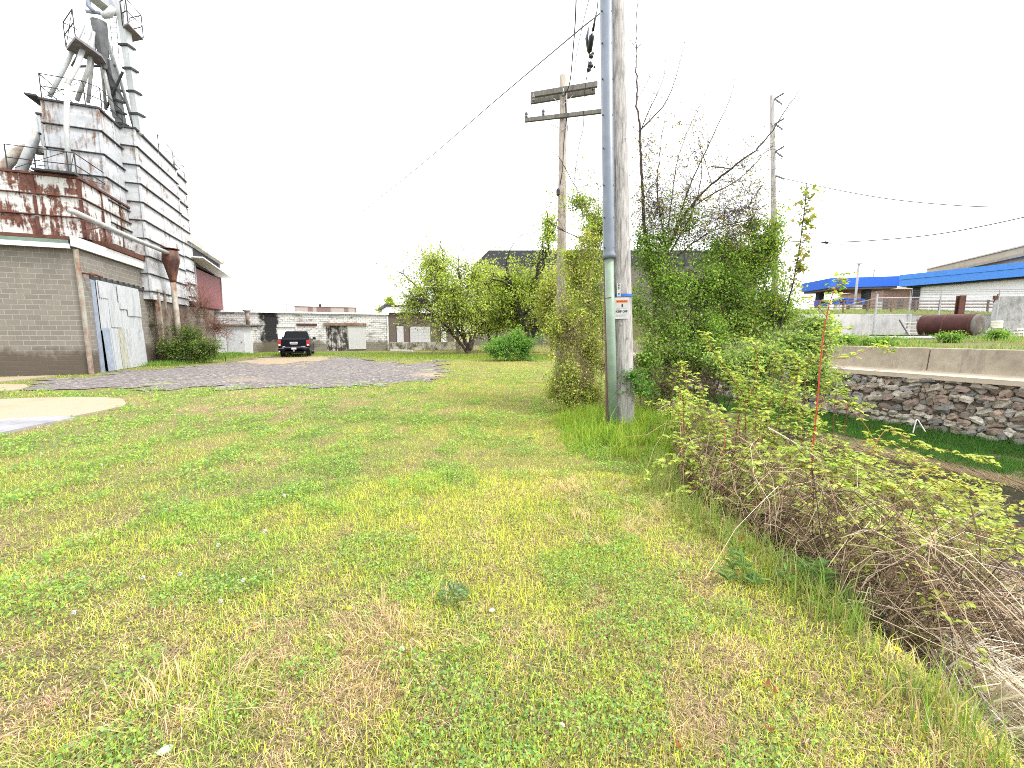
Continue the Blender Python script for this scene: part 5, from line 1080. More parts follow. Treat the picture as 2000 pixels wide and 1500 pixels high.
# beige building behind
PH2 = -math.atan(.356); bc = at(1805, 520, 58); FBg = Frame(bc); zt = at(1805, 525, 58)[2]
t = thing('stone_building', 'beige stone building with a moulded cornice behind the blue fascia', 'building', (FBg.o[0], FBg.o[1], 3.8), PH2); o3 = np.array([0, 0, 3.8])
BEI = blocks('beige_stone', (.42, .37, .29), (.36, .32, .25), (.30, .27, .23), 1.6, .6, .02, (.24, .22, .18), .55, .7, .4, .4)
hh = at(1805, 527, 58)[2]-at(1805, 541, 58)[2]
mb = MB(o3); mb.box(.3, 20, -40, -.3, 3, zt-hh-.25); mb.build('wall', BEI, t)
mb = MB(o3); mb.box(-.25, 20, -40, .25, zt-hh-.25, zt-hh); mb.build('cornice', grain('cornice_stone', (.20, .18, .16), (.32, .29, .25), 2), t)
mb = MB(o3); mb.box(.25, 20, -40, -.25, zt-hh, zt-.15); mb.build('parapet', BEI, t)
mb = MB(o3); mb.box(.12, 20, -40, -.12, zt-.15, zt); mb.build('coping', grain('coping_stone', (.36, .33, .29), (.48, .44, .38), 2), t)
mb = MB(o3); mb.box(.22, .297, -10.3, -10.1, 3.8, zt-hh-.25); mb.build('drainpipe', DKST, t)
# filling station canopy
ca, cb_, cl = at(1622, 550, 54), at(1760, 550, 52), at(1566, 556, 60); zt = at(1622, 543, 54)[2]; zb = at(1622, 562, 54)[2]
t = thing('station_canopy', 'bright blue filling station canopy on dark columns', 'canopy', (ca[0], ca[1], 4)); org = np.array(t.location)
cr = cb_ + (cl-ca); mb = MB(org); mb.hexa([np.array([*p[:2], zb]) for p in (ca, cb_, cr, cl)], [np.array([*p[:2], zt]) for p in (ca, cb_, cr, cl)]); mb.build('fascia', BLUF2, t)
mb = MB(org); k_ = .06; cc = (ca+cb_+cr+cl)/4; mb.hexa([np.array([*(p+(cc-p)*k_)[:2], zb-.25]) for p in (ca, cb_, cr, cl)], [np.array([*(p+(cc-p)*k_)[:2], zb-.01]) for p in (ca, cb_, cr, cl)]); mb.build('soffit', grain('brown_soffit', (.10, .08, .07), (.17, .14, .12), 1), t)
for px, Y_ in ((1690, 54), (1600, 58)): p = at(px, 590, Y_); mb = MB(org); mb.box(p[0]-.35, p[0]+.35, Y_-.35, Y_+.35, 3.9, zb-.26); mb.build('column', DKST, t)
sh_ = thing('kiosk', 'brown brick station shop under the canopy beside the white wall', 'shop', (*at(1702, 600, 62)[:2], 4)); org = np.array(sh_.location)
a_, b_ = at(1700, 600, 62), at(1800, 600, 60); mb = MB(org); mb.box(a_[0], b_[0], 60, 68, 3.8, at(1740, 567, 61)[2]); mb.build('wall', grain('brown_brick', (.26, .16, .12), (.40, .27, .21), 2), sh_)
mb = MB(org); mb.box(a_[0]-.3, b_[0], 59.4, 68, at(1740, 567, 61)[2]+.01, at(1740, 563, 61)[2]); mb.build('roof', plain('cream_trim', (.66, .60, .48), .6), sh_)
for px0, px1 in ((1722, 1733), (1752, 1762)): p, q = at(px0, 600, 60), at(px1, 600, 60); mb = MB(org); mb.box(p[0], q[0], 59.9, 59.98, 4.1, 6.6); mb.build('window', GLS, sh_)
p = at(1712, 600, 60); mb = MB(org); mb.box(p[0], p[0]+.75, 59.9, 59.98, 4, 6.3); mb.build('door', WHT, sh_)
pump = None
for px, Y_, lb in ((1640, 52, 'fuel pump with a blue head left of the dark canopy column'), (1672, 53, 'fuel pump nearest the dark canopy column'), (1604, 55, 'leftmost fuel pump under the blue canopy')):
    p = at(px, 600, Y_); t = thing('fuel_pump', lb, 'fuel pump', (p[0], Y_, 4.0), 0, 'pumps under the canopy')
    if pump is None:
        mb = MB(); mb.box(-.55, .55, -.3, .3, 0, 1.35); a1 = mb.build('cabinet', WHT, t); mb = MB(); mb.box(-.75, .75, -.35, .35, 1.36, 2.1); a2 = mb.build('head', BLUF2, t); mb = MB(); mb.box(-.4, .4, -.37, -.352, 1.5, 1.95); a3 = mb.build('screen', BLK_, t); pump = (a1, a2, a3)
    else:
        for ch in pump: d = ch.copy(); C.objects.link(d); d.parent = t
for px, y0, y1, Y_, lb, hd in ((1669, 600, 515, 46, 'grey lamp post with a flat lamp head in front of the canopy', 11), (1704, 560, 528, 75, 'distant thin lamp post beyond the canopy', 6)):
    b_ = at(px, y0, Y_); q = at(px+1, y1, Y_); g_ = 4.0; t = thing('lamp_post', lb, 'lamp post', (b_[0], Y_, g_)); org = np.array(t.location)
    mb = MB(org); mb.tube([(b_[0], Y_, g_-.1), (b_[0], Y_, q[2])], .11, 8); mb.build('pole', GALV, t); e = at(px+hd, y1-.5, Y_-.3); mb = MB(org); mb.bar((b_[0], Y_, q[2]), e, .35, .14); mb.build('lamp_head', GALV, t)
# parked vehicles far behind at the station: a red and a white one
def far_car(lb, px, Y_, col, rz_):
    p = at(px, 604, Y_); t = thing('parked_car', lb, 'car', (p[0], Y_, 4.0), rz_); m_ = plain('car_paint', col, .35, 0, .6)
    prof = [(-2.2, .3), (-2.25, .75), (-1.9, .95), (-1.3, 1.02), (-.7, 1.48), (.7, 1.5), (1.35, 1.0), (2.1, .88), (2.25, .6), (2.2, .3)]
    mb = MB(); mb.prism([(x_, z_) for x_, z_ in prof], -.85, .85, 'y'); bevel(mb.build('body', m_, t), .08)
    mb = MB(); mb.prism([(-1.2, 1.04), (-.68, 1.4), (.66, 1.42), (1.22, 1.04)], -.862, -.852, 'y'); mb.build('window', GLS, t)
    for x_ in (-1.35, 1.4): mb = MB(); mb.lathe((x_, -.8, .33), [(.3, -.1), (.33, -.08), (.33, .08), (.3, .1)], 16, 1); mb.build('wheel', BLK_, t)
far_car('small red car parked under the blue canopy', 1655, 57, (.45, .03, .03), .1)
far_car('white car parked left of the red one at the station', 1600, 62, (.75, .75, .75), -.1)

# ------------------------------------------------------------------ plants
def catmull(P_, n_):
    P_ = np.asarray(P_, float)
    if len(P_) == 2: return P_[0] + (P_[1]-P_[0])*np.linspace(0, 1, n_)[:, None]
    tt = np.linspace(0, len(P_)-1, n_); a = np.minimum(tt.astype(int), len(P_)-2); f = (tt-a)[:, None]; i0 = np.maximum(a-1, 0); i3 = np.minimum(a+2, len(P_)-1)
    p0, p1, p2, p3 = P_[i0], P_[a], P_[a+1], P_[i3]
    return .5*((2*p1)+(p2-p0)*f+(2*p0-5*p1+4*p2-p3)*f*f+(3*p1-p0-3*p2+p3)*f**3)
class TubeSoup:
    def __init__(s): s.mb = Soup()
    def add(s, pts, rad, col, k=5):
        P_ = np.asarray(pts, float); n_ = len(P_); R = np.full(n_, rad, float) if np.isscalar(rad) else np.asarray(rad, float)
        T = np.gradient(P_, axis=0); T /= np.linalg.norm(T, axis=1)[:, None]+1e-12
        ref = np.array([.31, .17, .93]) if abs(T[:, 2]).mean() < .75 else np.array([.9, .35, .1]); A = np.cross(T, ref); A /= np.linalg.norm(A, axis=1)[:, None]+1e-12; B = np.cross(T, A)
        an = np.arange(k)*2*math.pi/k; V = (P_[:, None]+R[:, None, None]*(np.cos(an)[None, :, None]*A[:, None]+np.sin(an)[None, :, None]*B[:, None])).reshape(-1, 3)
        i_ = np.arange(n_-1)[:, None]*k; j = np.arange(k)[None]; j2 = (j+1) % k
        s.mb.add(V, np.stack([i_+j, i_+j2, i_+k+j2, i_+k+j], -1).reshape(-1, 4), None, np.repeat(np.array(col)[None]*1.0, len(V), 0))
def plant(name, lb, cat, base, envs, ntwig, lpt, lsz, pal, bark, seed, limbs=(), twr=(.004, .012), spread=.10, parts=('stems', 'foliage'), group=None, up=.25, bare=0.35, six=False, jitter=.25, tilt=.7, wid=.34, kseg=7, droop=.15, lbarkmat=None, minz=None, leaf_from=.35, clump=1.0, even=False):
    r = np.random.default_rng(seed); t = thing(name, lb, cat, tuple(base), 0, group); base = np.array(base, float); bark = np.array(bark)
    ts = TubeSoup(); pool = []; poolr = []
    for pts, r0, r1 in limbs:
        c = catmull(pts, 7*len(pts)); c[1:-1] += r.normal(0, r0*.25, (len(c)-2, 3)); rr = np.linspace(r0, r1, len(c)); rr[0] *= 1.25
        ts.add(c, rr, bark*r.uniform(.85, 1.15), 8); pool += list(c[len(c)//4:]); poolr += list(rr[len(c)//4:])
    if not pool: pool = [base + np.array([r.normal(0, jitter), r.normal(0, jitter), 0]) for _ in range(14)]; poolr = [twr[1]*1.6]*14
    E = np.array([e[:6] for e in envs], float); wgt = np.array([e[6] if len(e) > 6 else e[3]*e[4]*e[5] for e in envs], float); wgt /= wgt.sum()
    LP = []; LA = []; nb = len(pool)
    for k in range(ntwig):
        e = E[r.choice(len(E), p=wgt)]; d = r.normal(0, 1, 3); d /= np.linalg.norm(d); tg = e[:3] + d*e[3:6]*(r.random()**(1/2.6)*1.1 if even else abs(r.normal(.52, .36)))
        if minz is not None: tg[2] = max(tg[2], minz)
        cand = r.integers(0, len(pool), 16); cp = np.array([pool[c] for c in cand]); dist = np.linalg.norm(cp-tg, axis=1) + np.maximum(0, cp[:, 2]-tg[2])*1.5
        ci = cand[np.argmin(dist)]; s0 = pool[ci]; L = np.linalg.norm(tg-s0)
        m1 = s0 + (tg-s0)*.35 + np.array([0, 0, up*L*.5]) + r.normal(0, .07*L, 3); m2 = s0 + (tg-s0)*.7 + np.array([0, 0, up*L*.4]) + r.normal(0, .06*L, 3)
        c = catmull([s0, m1, m2, tg], kseg); rr0 = min(twr[1]*(.5+L*.5), poolr[ci]*.8+twr[0]*.3)
        rr = np.linspace(max(rr0, twr[0]), twr[0]*.7, kseg); ts.add(c, rr, bark*r.uniform(.7, 1.35), 4)
        if len(pool) < 4000: pool += list(c[2:]); poolr += list(rr[2:])
        if r.random() < bare: continue
        nl = r.poisson(lpt*r.choice([.2, .6, 1.0, 2.0])); 
        if nl == 0: continue
        f = r.uniform(leaf_from, 1.05, nl)*(kseg-1); f = np.minimum(f, kseg-1.001); a = f.astype(int); q = c[a]+(c[a+1]-c[a])*(f-a)[:, None]
        LP.append(q + r.normal(0, spread, (nl, 3))*np.array([1, 1, .8])); LA.append(np.full(nl, clump*r.uniform(.78, 1.25)))
    o1 = ts.mb.build(parts[0], TWIGC, t, base)
    if LP:
        LP = np.concatenate(LP); LA = np.concatenate(LA); n_ = len(LP); ls = Soup(); V, Q, T, cl = leafcards(LP, r.uniform(.65, 1.35, n_)*lsz, r, pal, tilt, wid, six=six, droop=droop)
        ls.add(V, Q, T, cl*np.repeat(LA, len(V)//n_)[:, None]); ls.build(parts[1], LEAF, t, base)
    return t
SPRING = [(.43, .55, .10), (.35, .48, .085), (.52, .58, .15), (.26, .38, .065)]
LIME = [(.42, .52, .10), (.34, .45, .08), (.52, .57, .15), (.25, .36, .06)]
DEEP = [(.15, .29, .04), (.22, .37, .055), (.08, .18, .025), (.34, .45, .09), (.18, .30, .045)]
MID = [(.14, .26, .04), (.20, .31, .05), (.09, .19, .03), (.28, .34, .07)]
BRK = (.085, .065, .055); BRKD = (.035, .028, .026)
TC = ('trunk', 'crown')
def A(px, py, Y): return at(px, py, Y)
def env(px, py, Y, rx, ry, rz, w=None):
    c = at(px, py, Y); s = Y/F; e = [c[0], c[1], c[2], rx*s, ry, rz*s]
    return e + ([w] if w is not None else [])
# leafy tree by the dock
g = gnd(915, 691); Yt = g[1]
plant('tree', 'broad many stemmed tree with fresh yellow green leaves by the loading dock', 'tree', (*g[:2], 0),
      [env(870, 580, Yt-1, 95, 3.4, 80), env(850, 520, Yt, 60, 3, 50), env(905, 610, Yt-1.5, 60, 2.6, 60), env(800, 590, Yt-.5, 36, 2.2, 55), env(930, 540, Yt, 36, 2.4, 50)], 1700, 14, .16, SPRING, BRK, 101,
      limbs=[([g, A(905, 650, Yt), A(880, 590, Yt), A(868, 520, Yt), A(860, 470, Yt)], .20, .03), ([g, A(920, 640, Yt-.6), A(900, 570, Yt-1), A(895, 500, Yt-1)], .19, .03), ([g, A(890, 660, Yt-.4), A(850, 610, Yt-.8), A(800, 545, Yt-1), A(776, 530, Yt-1)], .15, .02), ([g, A(928, 650, Yt+.5), A(930, 600, Yt+.8), A(938, 510, Yt+1)], .18, .03), ([g, A(905, 660, Yt+.3), A(860, 600, Yt+.8), A(832, 520, Yt+1), A(822, 480, Yt+1)], .14, .02)],
      twr=(.012, .05), spread=.22, parts=TC, up=.15, bare=.08, kseg=6)
# dark leaning tree in the middle
g = gnd(1028, 690); Yt = g[1]
plant('tree', 'dark leaning double trunked tree in front of the factory hall', 'tree', (*g[:2], 0),
      [env(1000, 560, Yt+1, 58, 2.4, 60), env(1045, 560, Yt+1, 48, 2.2, 75), env(1010, 620, Yt+1.2, 70, 2, 55), env(1070, 620, Yt+1, 40, 2, 60), env(975, 610, Yt+1.5, 40, 2, 50), env(1072, 450, Yt, 30, 1.5, 55)], 1700, 18, .17, SPRING, BRKD, 102,
      limbs=[([g, A(1028, 640, Yt), A(1018, 610, Yt), A(1000, 560, Yt), A(990, 520, Yt), A(994, 492, Yt)], .24, .05), ([A(1000, 560, Yt), A(992, 547, Yt), A(986, 540, Yt)], .12, .06), ([g, A(1042, 650, Yt+.2), A(1052, 590, Yt+.4), A(1050, 520, Yt+.4), A(1066, 500, Yt+.3), A(1070, 440, Yt), A(1066, 400, Yt)], .22, .03), ([A(1068, 470, Yt), A(1085, 445, Yt), A(1092, 400, Yt)], .06, .02)],
      twr=(.010, .04), spread=.22, parts=TC, up=.1, bare=.12, kseg=6)
g = gnd(960, 688); Yt = g[1]+3
plant('tree', 'thin pale green tree between the leafy tree and the dark leaning one', 'tree', (g[0]*1.05, Yt, 0),
      [env(955, 570, Yt, 45, 2.4, 65), env(985, 600, Yt, 40, 2.2, 55), env(935, 620, Yt, 40, 2.2, 45)], 1500, 18, .17, [(.40, .49, .10), (.48, .54, .14), (.30, .40, .075)], BRK, 103,
      limbs=[([(g[0]*1.05, Yt, 0), A(950, 620, Yt), A(960, 560, Yt), A(952, 500, Yt)], .16, .03), ([(g[0]*1.05, Yt, 0), A(975, 630, Yt), A(985, 570, Yt), A(975, 510, Yt)], .13, .03)], twr=(.010, .04), spread=.24, parts=TC, up=.15, bare=.12, kseg=6)
g = gnd(1065, 688); Yt = 32
plant('tree', 'yellowish brown spindly tree behind the crossarm pole', 'tree', (*at(1078, 680, Yt)[:2], 0),
      [env(1080, 600, Yt, 45, 2.2, 70), env(1110, 560, Yt, 45, 2, 60), env(1140, 600, Yt, 60, 2, 70)], 1700, 17, .17, [(.40, .46, .10), (.46, .49, .14), (.29, .35, .08)], BRK, 104, limbs=[((at(1078, 686, Yt), A(1075, 610, Yt), A(1085, 540, Yt)), .14, .03)], twr=(.010, .04), spread=.24, parts=TC, up=.15, bare=.15, kseg=6)
c = FW.world(FW.front(741, 600, 9)[0], 9.5, 0)
plant('tree', 'small rounded tree crown showing above the warehouse roof', 'tree', (c[0], c[1], 0), [env(744, 604, c[1], 13, .7, 9), env(762, 590, c[1]+1, 12, .7, 14)], 120, 22, .17, SPRING, BRK, 105, limbs=[([c*[1, 1, 0], c*[1, 1, 0]+(0, 0, 4)], .14, .06)], twr=(.010, .03), spread=.18, parts=TC, bare=.05)
g = gnd(1000, 705)
plant('bush', 'rounded bright green bush at the foot of the dark leaning tree', 'bush', (*g[:2], 0), [env(975, 682, g[1], 36, 1.2, 26), env(1018, 676, g[1]+.4, 38, 1.2, 32), env(998, 668, g[1]+.6, 28, 1, 26)], 420, 26, .11, [(.11, .28, .045), (.16, .34, .06), (.06, .18, .03), (.26, .40, .08)], BRK, 106, twr=(.006, .02), spread=.13, bare=.03, jitter=.7, minz=.1)
g = gnd(370, 709); 
plant('bush', 'dark green bush with pale flowers at the foot of the cyclone pole', 'bush', (*g[:2], 0), [env(365, 680, g[1], 52, 1.0, 30), env(400, 682, g[1], 38, 1.0, 27), env(335, 684, g[1]-.6, 32, .8, 26), env(372, 655, g[1]+.3, 36, .9, 26)], 620, 26, .085, [(.08, .14, .03), (.12, .19, .04), (.05, .10, .02), (.20, .27, .06), (.17, .22, .05)], BRKD, 107, twr=(.006, .018), spread=.12, bare=.08, jitter=.8, minz=.1)
# white blossom on that bush is left to pale leaves; brown bare creeper on the foundation
g2 = FA.world(bC+.45, 9.6, 0)
plant('creeper', 'reddish brown leafless creeper matted over the far bin foundation', 'creeper', (g2[0], g2[1], 0), [env(395, 600, g2[1]+1.5, 40, .8, 50), env(340, 640, g2[1]-.6, 40, .6, 50), env(370, 560, g2[1]+.8, 16, .5, 30), env(425, 640, g2[1]+2.5, 40, .8, 32)], 1100, 6, .05, [(.20, .11, .08), (.26, .16, .11)], (.16, .085, .065), 108, twr=(.007, .018), spread=.16, bare=.5, jitter=1.1, up=.35)
plant('creeper', 'sparse olive creeper hanging on the block wall beside the metal door', 'creeper', tuple(FA.world(.12, aEnd-.5, 0)), [(*FA.world(.14, aEnd-.6, 2.2), .5, .7, 1.9), (*FA.world(.16, aEnd-.2, 1.0), .35, .5, 1.1)], 260, 5, .06, [(.16, .14, .06), (.11, .11, .05)], (.12, .09, .07), 109, twr=(.005, .012), spread=.10, bare=.3, jitter=.4)
# strip of weeds along the foundation and warehouse
gs = Soup(); n = 16000; u_ = rng.random(n); p0, p1 = FA.world(.3, dR-.4, 0), FA.world(1.2, 17.5, 0); x = p0[0]+(p1[0]-p0[0])*u_+rng.normal(.5, .6, n); y = p0[1]+(p1[1]-p0[1])*u_+rng.normal(0, .5, n)
k = ~inpoly(x, y, GPW); x, y = x[k], y[k]; n = len(x); col = np.array([[.15, .28, .04], [.10, .22, .035], [.22, .33, .06]])[rng.integers(0, 3, n)]*rng.uniform(.7, 1.3, n)[:, None]
gs.add(*blades(np.stack([x, y, np.zeros(n)], 1), rng.uniform(.12, .32, n), rng.uniform(.015, .03, n), np.abs(rng.normal(.4, .25, n)), col, rng, col*1.1))
n = 14000; u_ = rng.random(n); p0, p1 = gnd(500, 692), gnd(1075, 700); x = p0[0]+(p1[0]-p0[0])*u_; y = p0[1]+(p1[1]-p0[1])*u_+rng.normal(0, 1.6, n)
col = np.array([[.20, .32, .045], [.13, .25, .035], [.28, .36, .06]])[rng.integers(0, 3, n)]*rng.uniform(.7, 1.3, n)[:, None]
gs.add(*blades(np.stack([x, y, np.zeros(n)], 1), rng.uniform(.08, .22, n), rng.uniform(.02, .04, n), np.abs(rng.normal(.4, .25, n)), col, rng, col*1.1))
o = gs.build('verge_grass', GRASS); tag(o, 'bright grass verge along the foot of the far walls', 'grass', kind='stuff')

# ---- the thicket round the big pole
Yb = 9.0
plant('shrub', 'yellow green tangled shrub on the lawn side of the big pole', 'shrub', (1.45, 8.9, 0), [env(1128, 545, Yb+.4, 46, .6, 60), env(1118, 640, Yb, 50, .6, 75), env(1110, 730, Yb-.4, 42, .5, 62), env(1150, 690, Yb+.3, 45, .6, 110), env(1090, 700, Yb-.1, 22, .3, 60), env(1088, 640, Yb, 24, .3, 50, .10), env(1110, 775, Yb-.5, 36, .3, 32, .14), env(1160, 770, Yb-.4, 26, .3, 36, .10), env(1078, 760, Yb-.3, 16, .25, 30, .06), env(1110, 500, Yb+.2, 30, .3, 26, .06), env(1160, 470, Yb+.3, 22, .3, 40, .06)], 2200, 17, .045, [(.38, .45, .08), (.48, .50, .12), (.26, .36, .06), (.16, .27, .045), (.52, .50, .17)], (.15, .105, .085), 201, twr=(.0022, .009), spread=.06, bare=.25, jitter=.3, minz=.05, droop=.3)
plant('shrub', 'leafy vine covered shrub with bright leaves climbing between the two wooden poles', 'shrub', (1.75, 10.2, 0), [env(1140, 520, 10.2, 48, .6, 45), env(1165, 450, 10.2, 40, .5, 60), env(1150, 600, 10, 40, .6, 70), env(1125, 395, 10.6, 40, .4, 26, .05)], 1200, 17, .05, [(.24, .42, .06), (.34, .47, .08), (.15, .29, .04), (.46, .46, .12)], (.13, .09, .075), 202, twr=(.0025, .010), spread=.07, bare=.2, jitter=.3, minz=.05)
Yd = 9.6
plant('shrub', 'dense dark green shrub immediately right of the big pole', 'shrub', (3.4, Yd, -.1), [env(1300, 560, Yd, 62, .8, 60), env(1370, 570, Yd+.3, 65, .8, 62), env(1290, 650, Yd-.2, 52, .7, 60), env(1370, 650, Yd, 70, .8, 60), env(1270, 510, Yd, 34, .6, 36), env(1310, 740, Yd-.6, 60, .5, 40, .12), env(1430, 560, Yd+.5, 50, .7, 75), env(1300, 465, Yd, 16, .2, 50, .06), env(1345, 440, Yd+.2, 16, .2, 50, .06), env(1400, 480, Yd, 20, .2, 45, .06), env(1255, 470, Yd, 16, .2, 50, .05), env(1262, 700, 8.3, 26, .3, 70, .16), env(1290, 770, Yd-1.2, 50, .35, 28, .15), env(1390, 700, Yd-.8, 60, .4, 45, .2), env(1240, 600, Yd-.3, 20, .3, 60, .08), env(1330, 690, Yd-.8, 60, .4, 40, .2)], 2900, 19, .054, DEEP, (.085, .06, .05), 203, twr=(.0025, .011), spread=.085, bare=.16, jitter=.7, minz=-.2, droop=.25)
plant('shrub', 'low bright green sprig shrub hugging the right foot of the big pole', 'shrub', (2.65, 7.0, 0), [env(1235, 735, 7.0, 34, .25, 24), env(1262, 760, 7.0, 34, .25, 26), env(1215, 775, 7.02, 14, .15, 14, .003)], 110, 12, .045, [(.10, .25, .035), (.16, .32, .05), (.07, .18, .03)], (.13, .09, .07), 204, twr=(.002, .006), spread=.04, bare=.05, jitter=.1, minz=.05)
Ye = 10.6
plant('shrub', 'tall open green shrub at the right side of the thicket', 'shrub', (6.0, Ye, -.3), [env(1520, 440, Ye, 14, .2, 40, .05), env(1465, 440, Ye, 14, .2, 36, .05), env(1470, 520, Ye, 52, .8, 80), env(1500, 480, Ye, 30, .6, 52), env(1440, 620, Ye-.2, 60, .8, 70), env(1510, 610, Ye, 50, .8, 70), env(1420, 500, Ye, 40, .6, 40)], 2100, 20, .058, [(.17, .33, .05), (.25, .40, .065), (.11, .23, .035), (.40, .45, .09), (.28, .36, .07)], (.09, .065, .055), 205, twr=(.003, .011), spread=.09, bare=.2, jitter=.5, minz=-.4, droop=.2)
plant('shrub', 'pale leaved shrub on the bank in front of the parapet', 'shrub', (5.2, 8.0, -.7), [env(1560, 680, 8.2, 70, .7, 45), env(1500, 770, 7.6, 60, .5, 30, .15), env(1590, 740, 7.8, 45, .5, 34, .15), env(1500, 700, 8.0, 60, .6, 45), env(1430, 720, 8.0, 50, .6, 45), env(1590, 640, 8.5, 40, .6, 36)], 1700, 19, .056, [(.30, .42, .11), (.22, .36, .08), (.40, .49, .17), (.15, .26, .06)], (.11, .08, .065), 206, twr=(.0025, .009), spread=.08, bare=.22, jitter=.6, minz=-.7)
plant('dead_shrub', 'leafless brown brush filling the shade at the right foot of the big pole', 'shrub', (3.2, 8.0, -.1), [env(1300, 750, 8.2, 75, .5, 60), env(1380, 740, 8.3, 70, .5, 60), env(1270, 680, 8.6, 35, .4, 70)], 900, 2, .04, [(.14, .18, .05)], (.13, .085, .06), 208, twr=(.0025, .008), spread=.05, bare=.7, jitter=.8, minz=-.2, up=.1)
plant('dead_shrub', 'leafless tan brush inside the yellow green shrub left of the big pole', 'shrub', (1.3, 8.6, 0), [env(1140, 740, 8.6, 48, .4, 75), env(1120, 660, 8.7, 45, .4, 60)], 700, 2, .035, [(.24, .24, .07)], (.19, .13, .10), 209, twr=(.0022, .007), spread=.05, bare=.7, jitter=.5, minz=0, up=.1)
# tall young tree with roundish leaves standing against the sky
Yr = 9.4; g = at(1545, 560, Yr); gb = np.array([at(1500, 760, Yr)[0], Yr, -.8])
plant('sapling', 'tall slender sapling with roundish coppery green leaves against the sky', 'sapling', tuple(gb), [env(1578, 430, Yr, 26, .25, 62), env(1560, 520, Yr, 34, .3, 60), env(1572, 380, Yr, 18, .2, 26)], 95, 4, .085, [(.26, .33, .08), (.32, .36, .10), (.22, .28, .06), (.36, .26, .13)], BRKD, 207, limbs=[([gb, A(1515, 680, Yr), A(1545, 570, Yr), A(1562, 480, Yr), A(1575, 360, Yr), A(1577, 335, Yr)], .022, .004)], twr=(.002, .006), spread=.05, parts=('stems', 'foliage'), bare=0, wid=.42)
# bare saplings reaching up behind the big pole
def sap(lb, seed, limbs, envs, nt_, lp, pal, lsz=.05, twr=(.0028, .008), **kw):
    b_ = np.array(limbs[0][0][0]); return plant('bare_tree', lb, 'tree', tuple(b_), envs, nt_, lp, lsz, pal, (.06, .045, .042), seed, limbs=limbs, twr=twr, spread=.05, parts=TC, bare=.62, up=.2, even=True, **kw)
YELL = [(.34, .34, .07), (.40, .30, .10), (.24, .27, .06)]
Y1 = 10.0; b_ = np.array([at(1285, 700, Y1)[0], Y1, 0])
sap('straight dark bare sapling rising highest just right of the big pole', 301, [([b_, A(1278, 560, Y1), A(1258, 440, Y1), A(1254, 340, Y1), A(1249, 260, Y1), A(1243, 170, Y1), A(1243, 80, Y1), A(1246, -20, Y1)], .05, .006), ([A(1249, 255, Y1), A(1300, 200, Y1+.2), A(1326, 130, Y1+.3), A(1344, 40, Y1+.3)], .018, .004), ([A(1250, 258, Y1), A(1268, 215, Y1-.2), A(1296, 150, Y1-.3), A(1302, 65, Y1-.3)], .014, .004), ([A(1243, 95, Y1), A(1275, 60, Y1), A(1292, 10, Y1)], .009, .003), ([A(1243, 95, Y1), A(1222, 66, Y1), A(1216, 62, Y1)], .007, .003), ([A(1246, 190, Y1), A(1268, 150, Y1), A(1270, 90, Y1)], .008, .003), ([A(1246, 190, Y1), A(1224, 155, Y1)], .007, .003), ([A(1249, 258, Y1), A(1225, 240, Y1)], .008, .003)],
    [env(1262, 320, Y1, 40, .5, 70, 2), env(1285, 190, Y1, 40, .4, 110, .8), env(1265, 430, Y1, 60, .6, 55, 2)], 620, 3, YELL, .045)
Y2 = 10.3; b_ = np.array([at(1310, 720, Y2)[0], Y2, 0])
sap('arching bare tree whose dark limbs sweep up to the right toward the far pole', 302, [([b_, A(1290, 560, Y2), A(1320, 450, Y2), A(1370, 380, Y2), A(1440, 320, Y2), A(1490, 280, Y2), A(1545, 200, Y2), A(1580, 155, Y2)], .045, .004), ([A(1345, 410, Y2), A(1390, 380, Y2), A(1450, 345, Y2), A(1500, 290, Y2)], .022, .006), ([A(1300, 520, Y2), A(1360, 470, Y2), A(1420, 440, Y2), A(1500, 425, Y2)], .022, .005), ([A(1310, 480, Y2), A(1345, 370, Y2), A(1390, 270, Y2), A(1430, 180, Y2), A(1437, 110, Y2)], .02, .004), ([A(1305, 500, Y2), A(1310, 400, Y2), A(1330, 290, Y2), A(1375, 190, Y2)], .018, .004), ([A(1390, 325, Y2), A(1440, 330, Y2), A(1462, 322, Y2)], .014, .006)],
    [env(1400, 360, Y2, 80, .6, 70, 3), env(1345, 290, Y2, 60, .5, 90, 1.5), env(1450, 400, Y2, 70, .6, 50, 3), env(1310, 400, Y2, 60, .6, 70, 2), env(1480, 300, Y2, 50, .5, 50, 1)], 1600, 3, YELL, .045)
Y3 = 9.8; b_ = np.array([at(1340, 730, Y3)[0], Y3, 0])
sap('bare forked shrub tree full of budding twigs right of the straight sapling', 303, [([b_, A(1320, 600, Y3), A(1300, 480, Y3), A(1285, 380, Y3), A(1290, 290, Y3), A(1300, 220, Y3)], .035, .004), ([A(1305, 500, Y3), A(1350, 420, Y3), A(1370, 340, Y3), A(1365, 260, Y3)], .02, .004), ([A(1330, 640, Y3), A(1400, 520, Y3), A(1430, 470, Y3), A(1480, 440, Y3)], .02, .004)],
    [env(1310, 420, Y3, 60, .6, 80, 3), env(1370, 430, Y3, 60, .6, 60, 2), env(1270, 400, Y3, 40, .5, 60, 2), env(1420, 450, Y3, 50, .5, 40, 2)], 1300, 3, YELL, .045)
Y4 = 10.8; b_ = np.array([at(1160, 640, Y4)[0], Y4, 0])
sap('thin arching stems with tiny coppery leaves spreading left past the crossarm pole', 304, [([b_, A(1165, 520, Y4), A(1150, 420, Y4), A(1110, 340, Y4), A(1085, 300, Y4), A(1050, 295, Y4), A(1020, 315, Y4)], .016, .003), ([A(1160, 480, Y4), A(1120, 460, Y4), A(1090, 445, Y4), A(1040, 410, Y4)], .014, .003), ([A(1160, 480, Y4), A(1170, 380, Y4), A(1150, 310, Y4)], .012, .003)],
    [env(1140, 370, Y4, 50, .4, 60, 2), env(1080, 400, Y4, 50, .4, 60, .8), env(1160, 440, Y4, 30, .4, 50, 2)], 320, 4, YELL, .05)
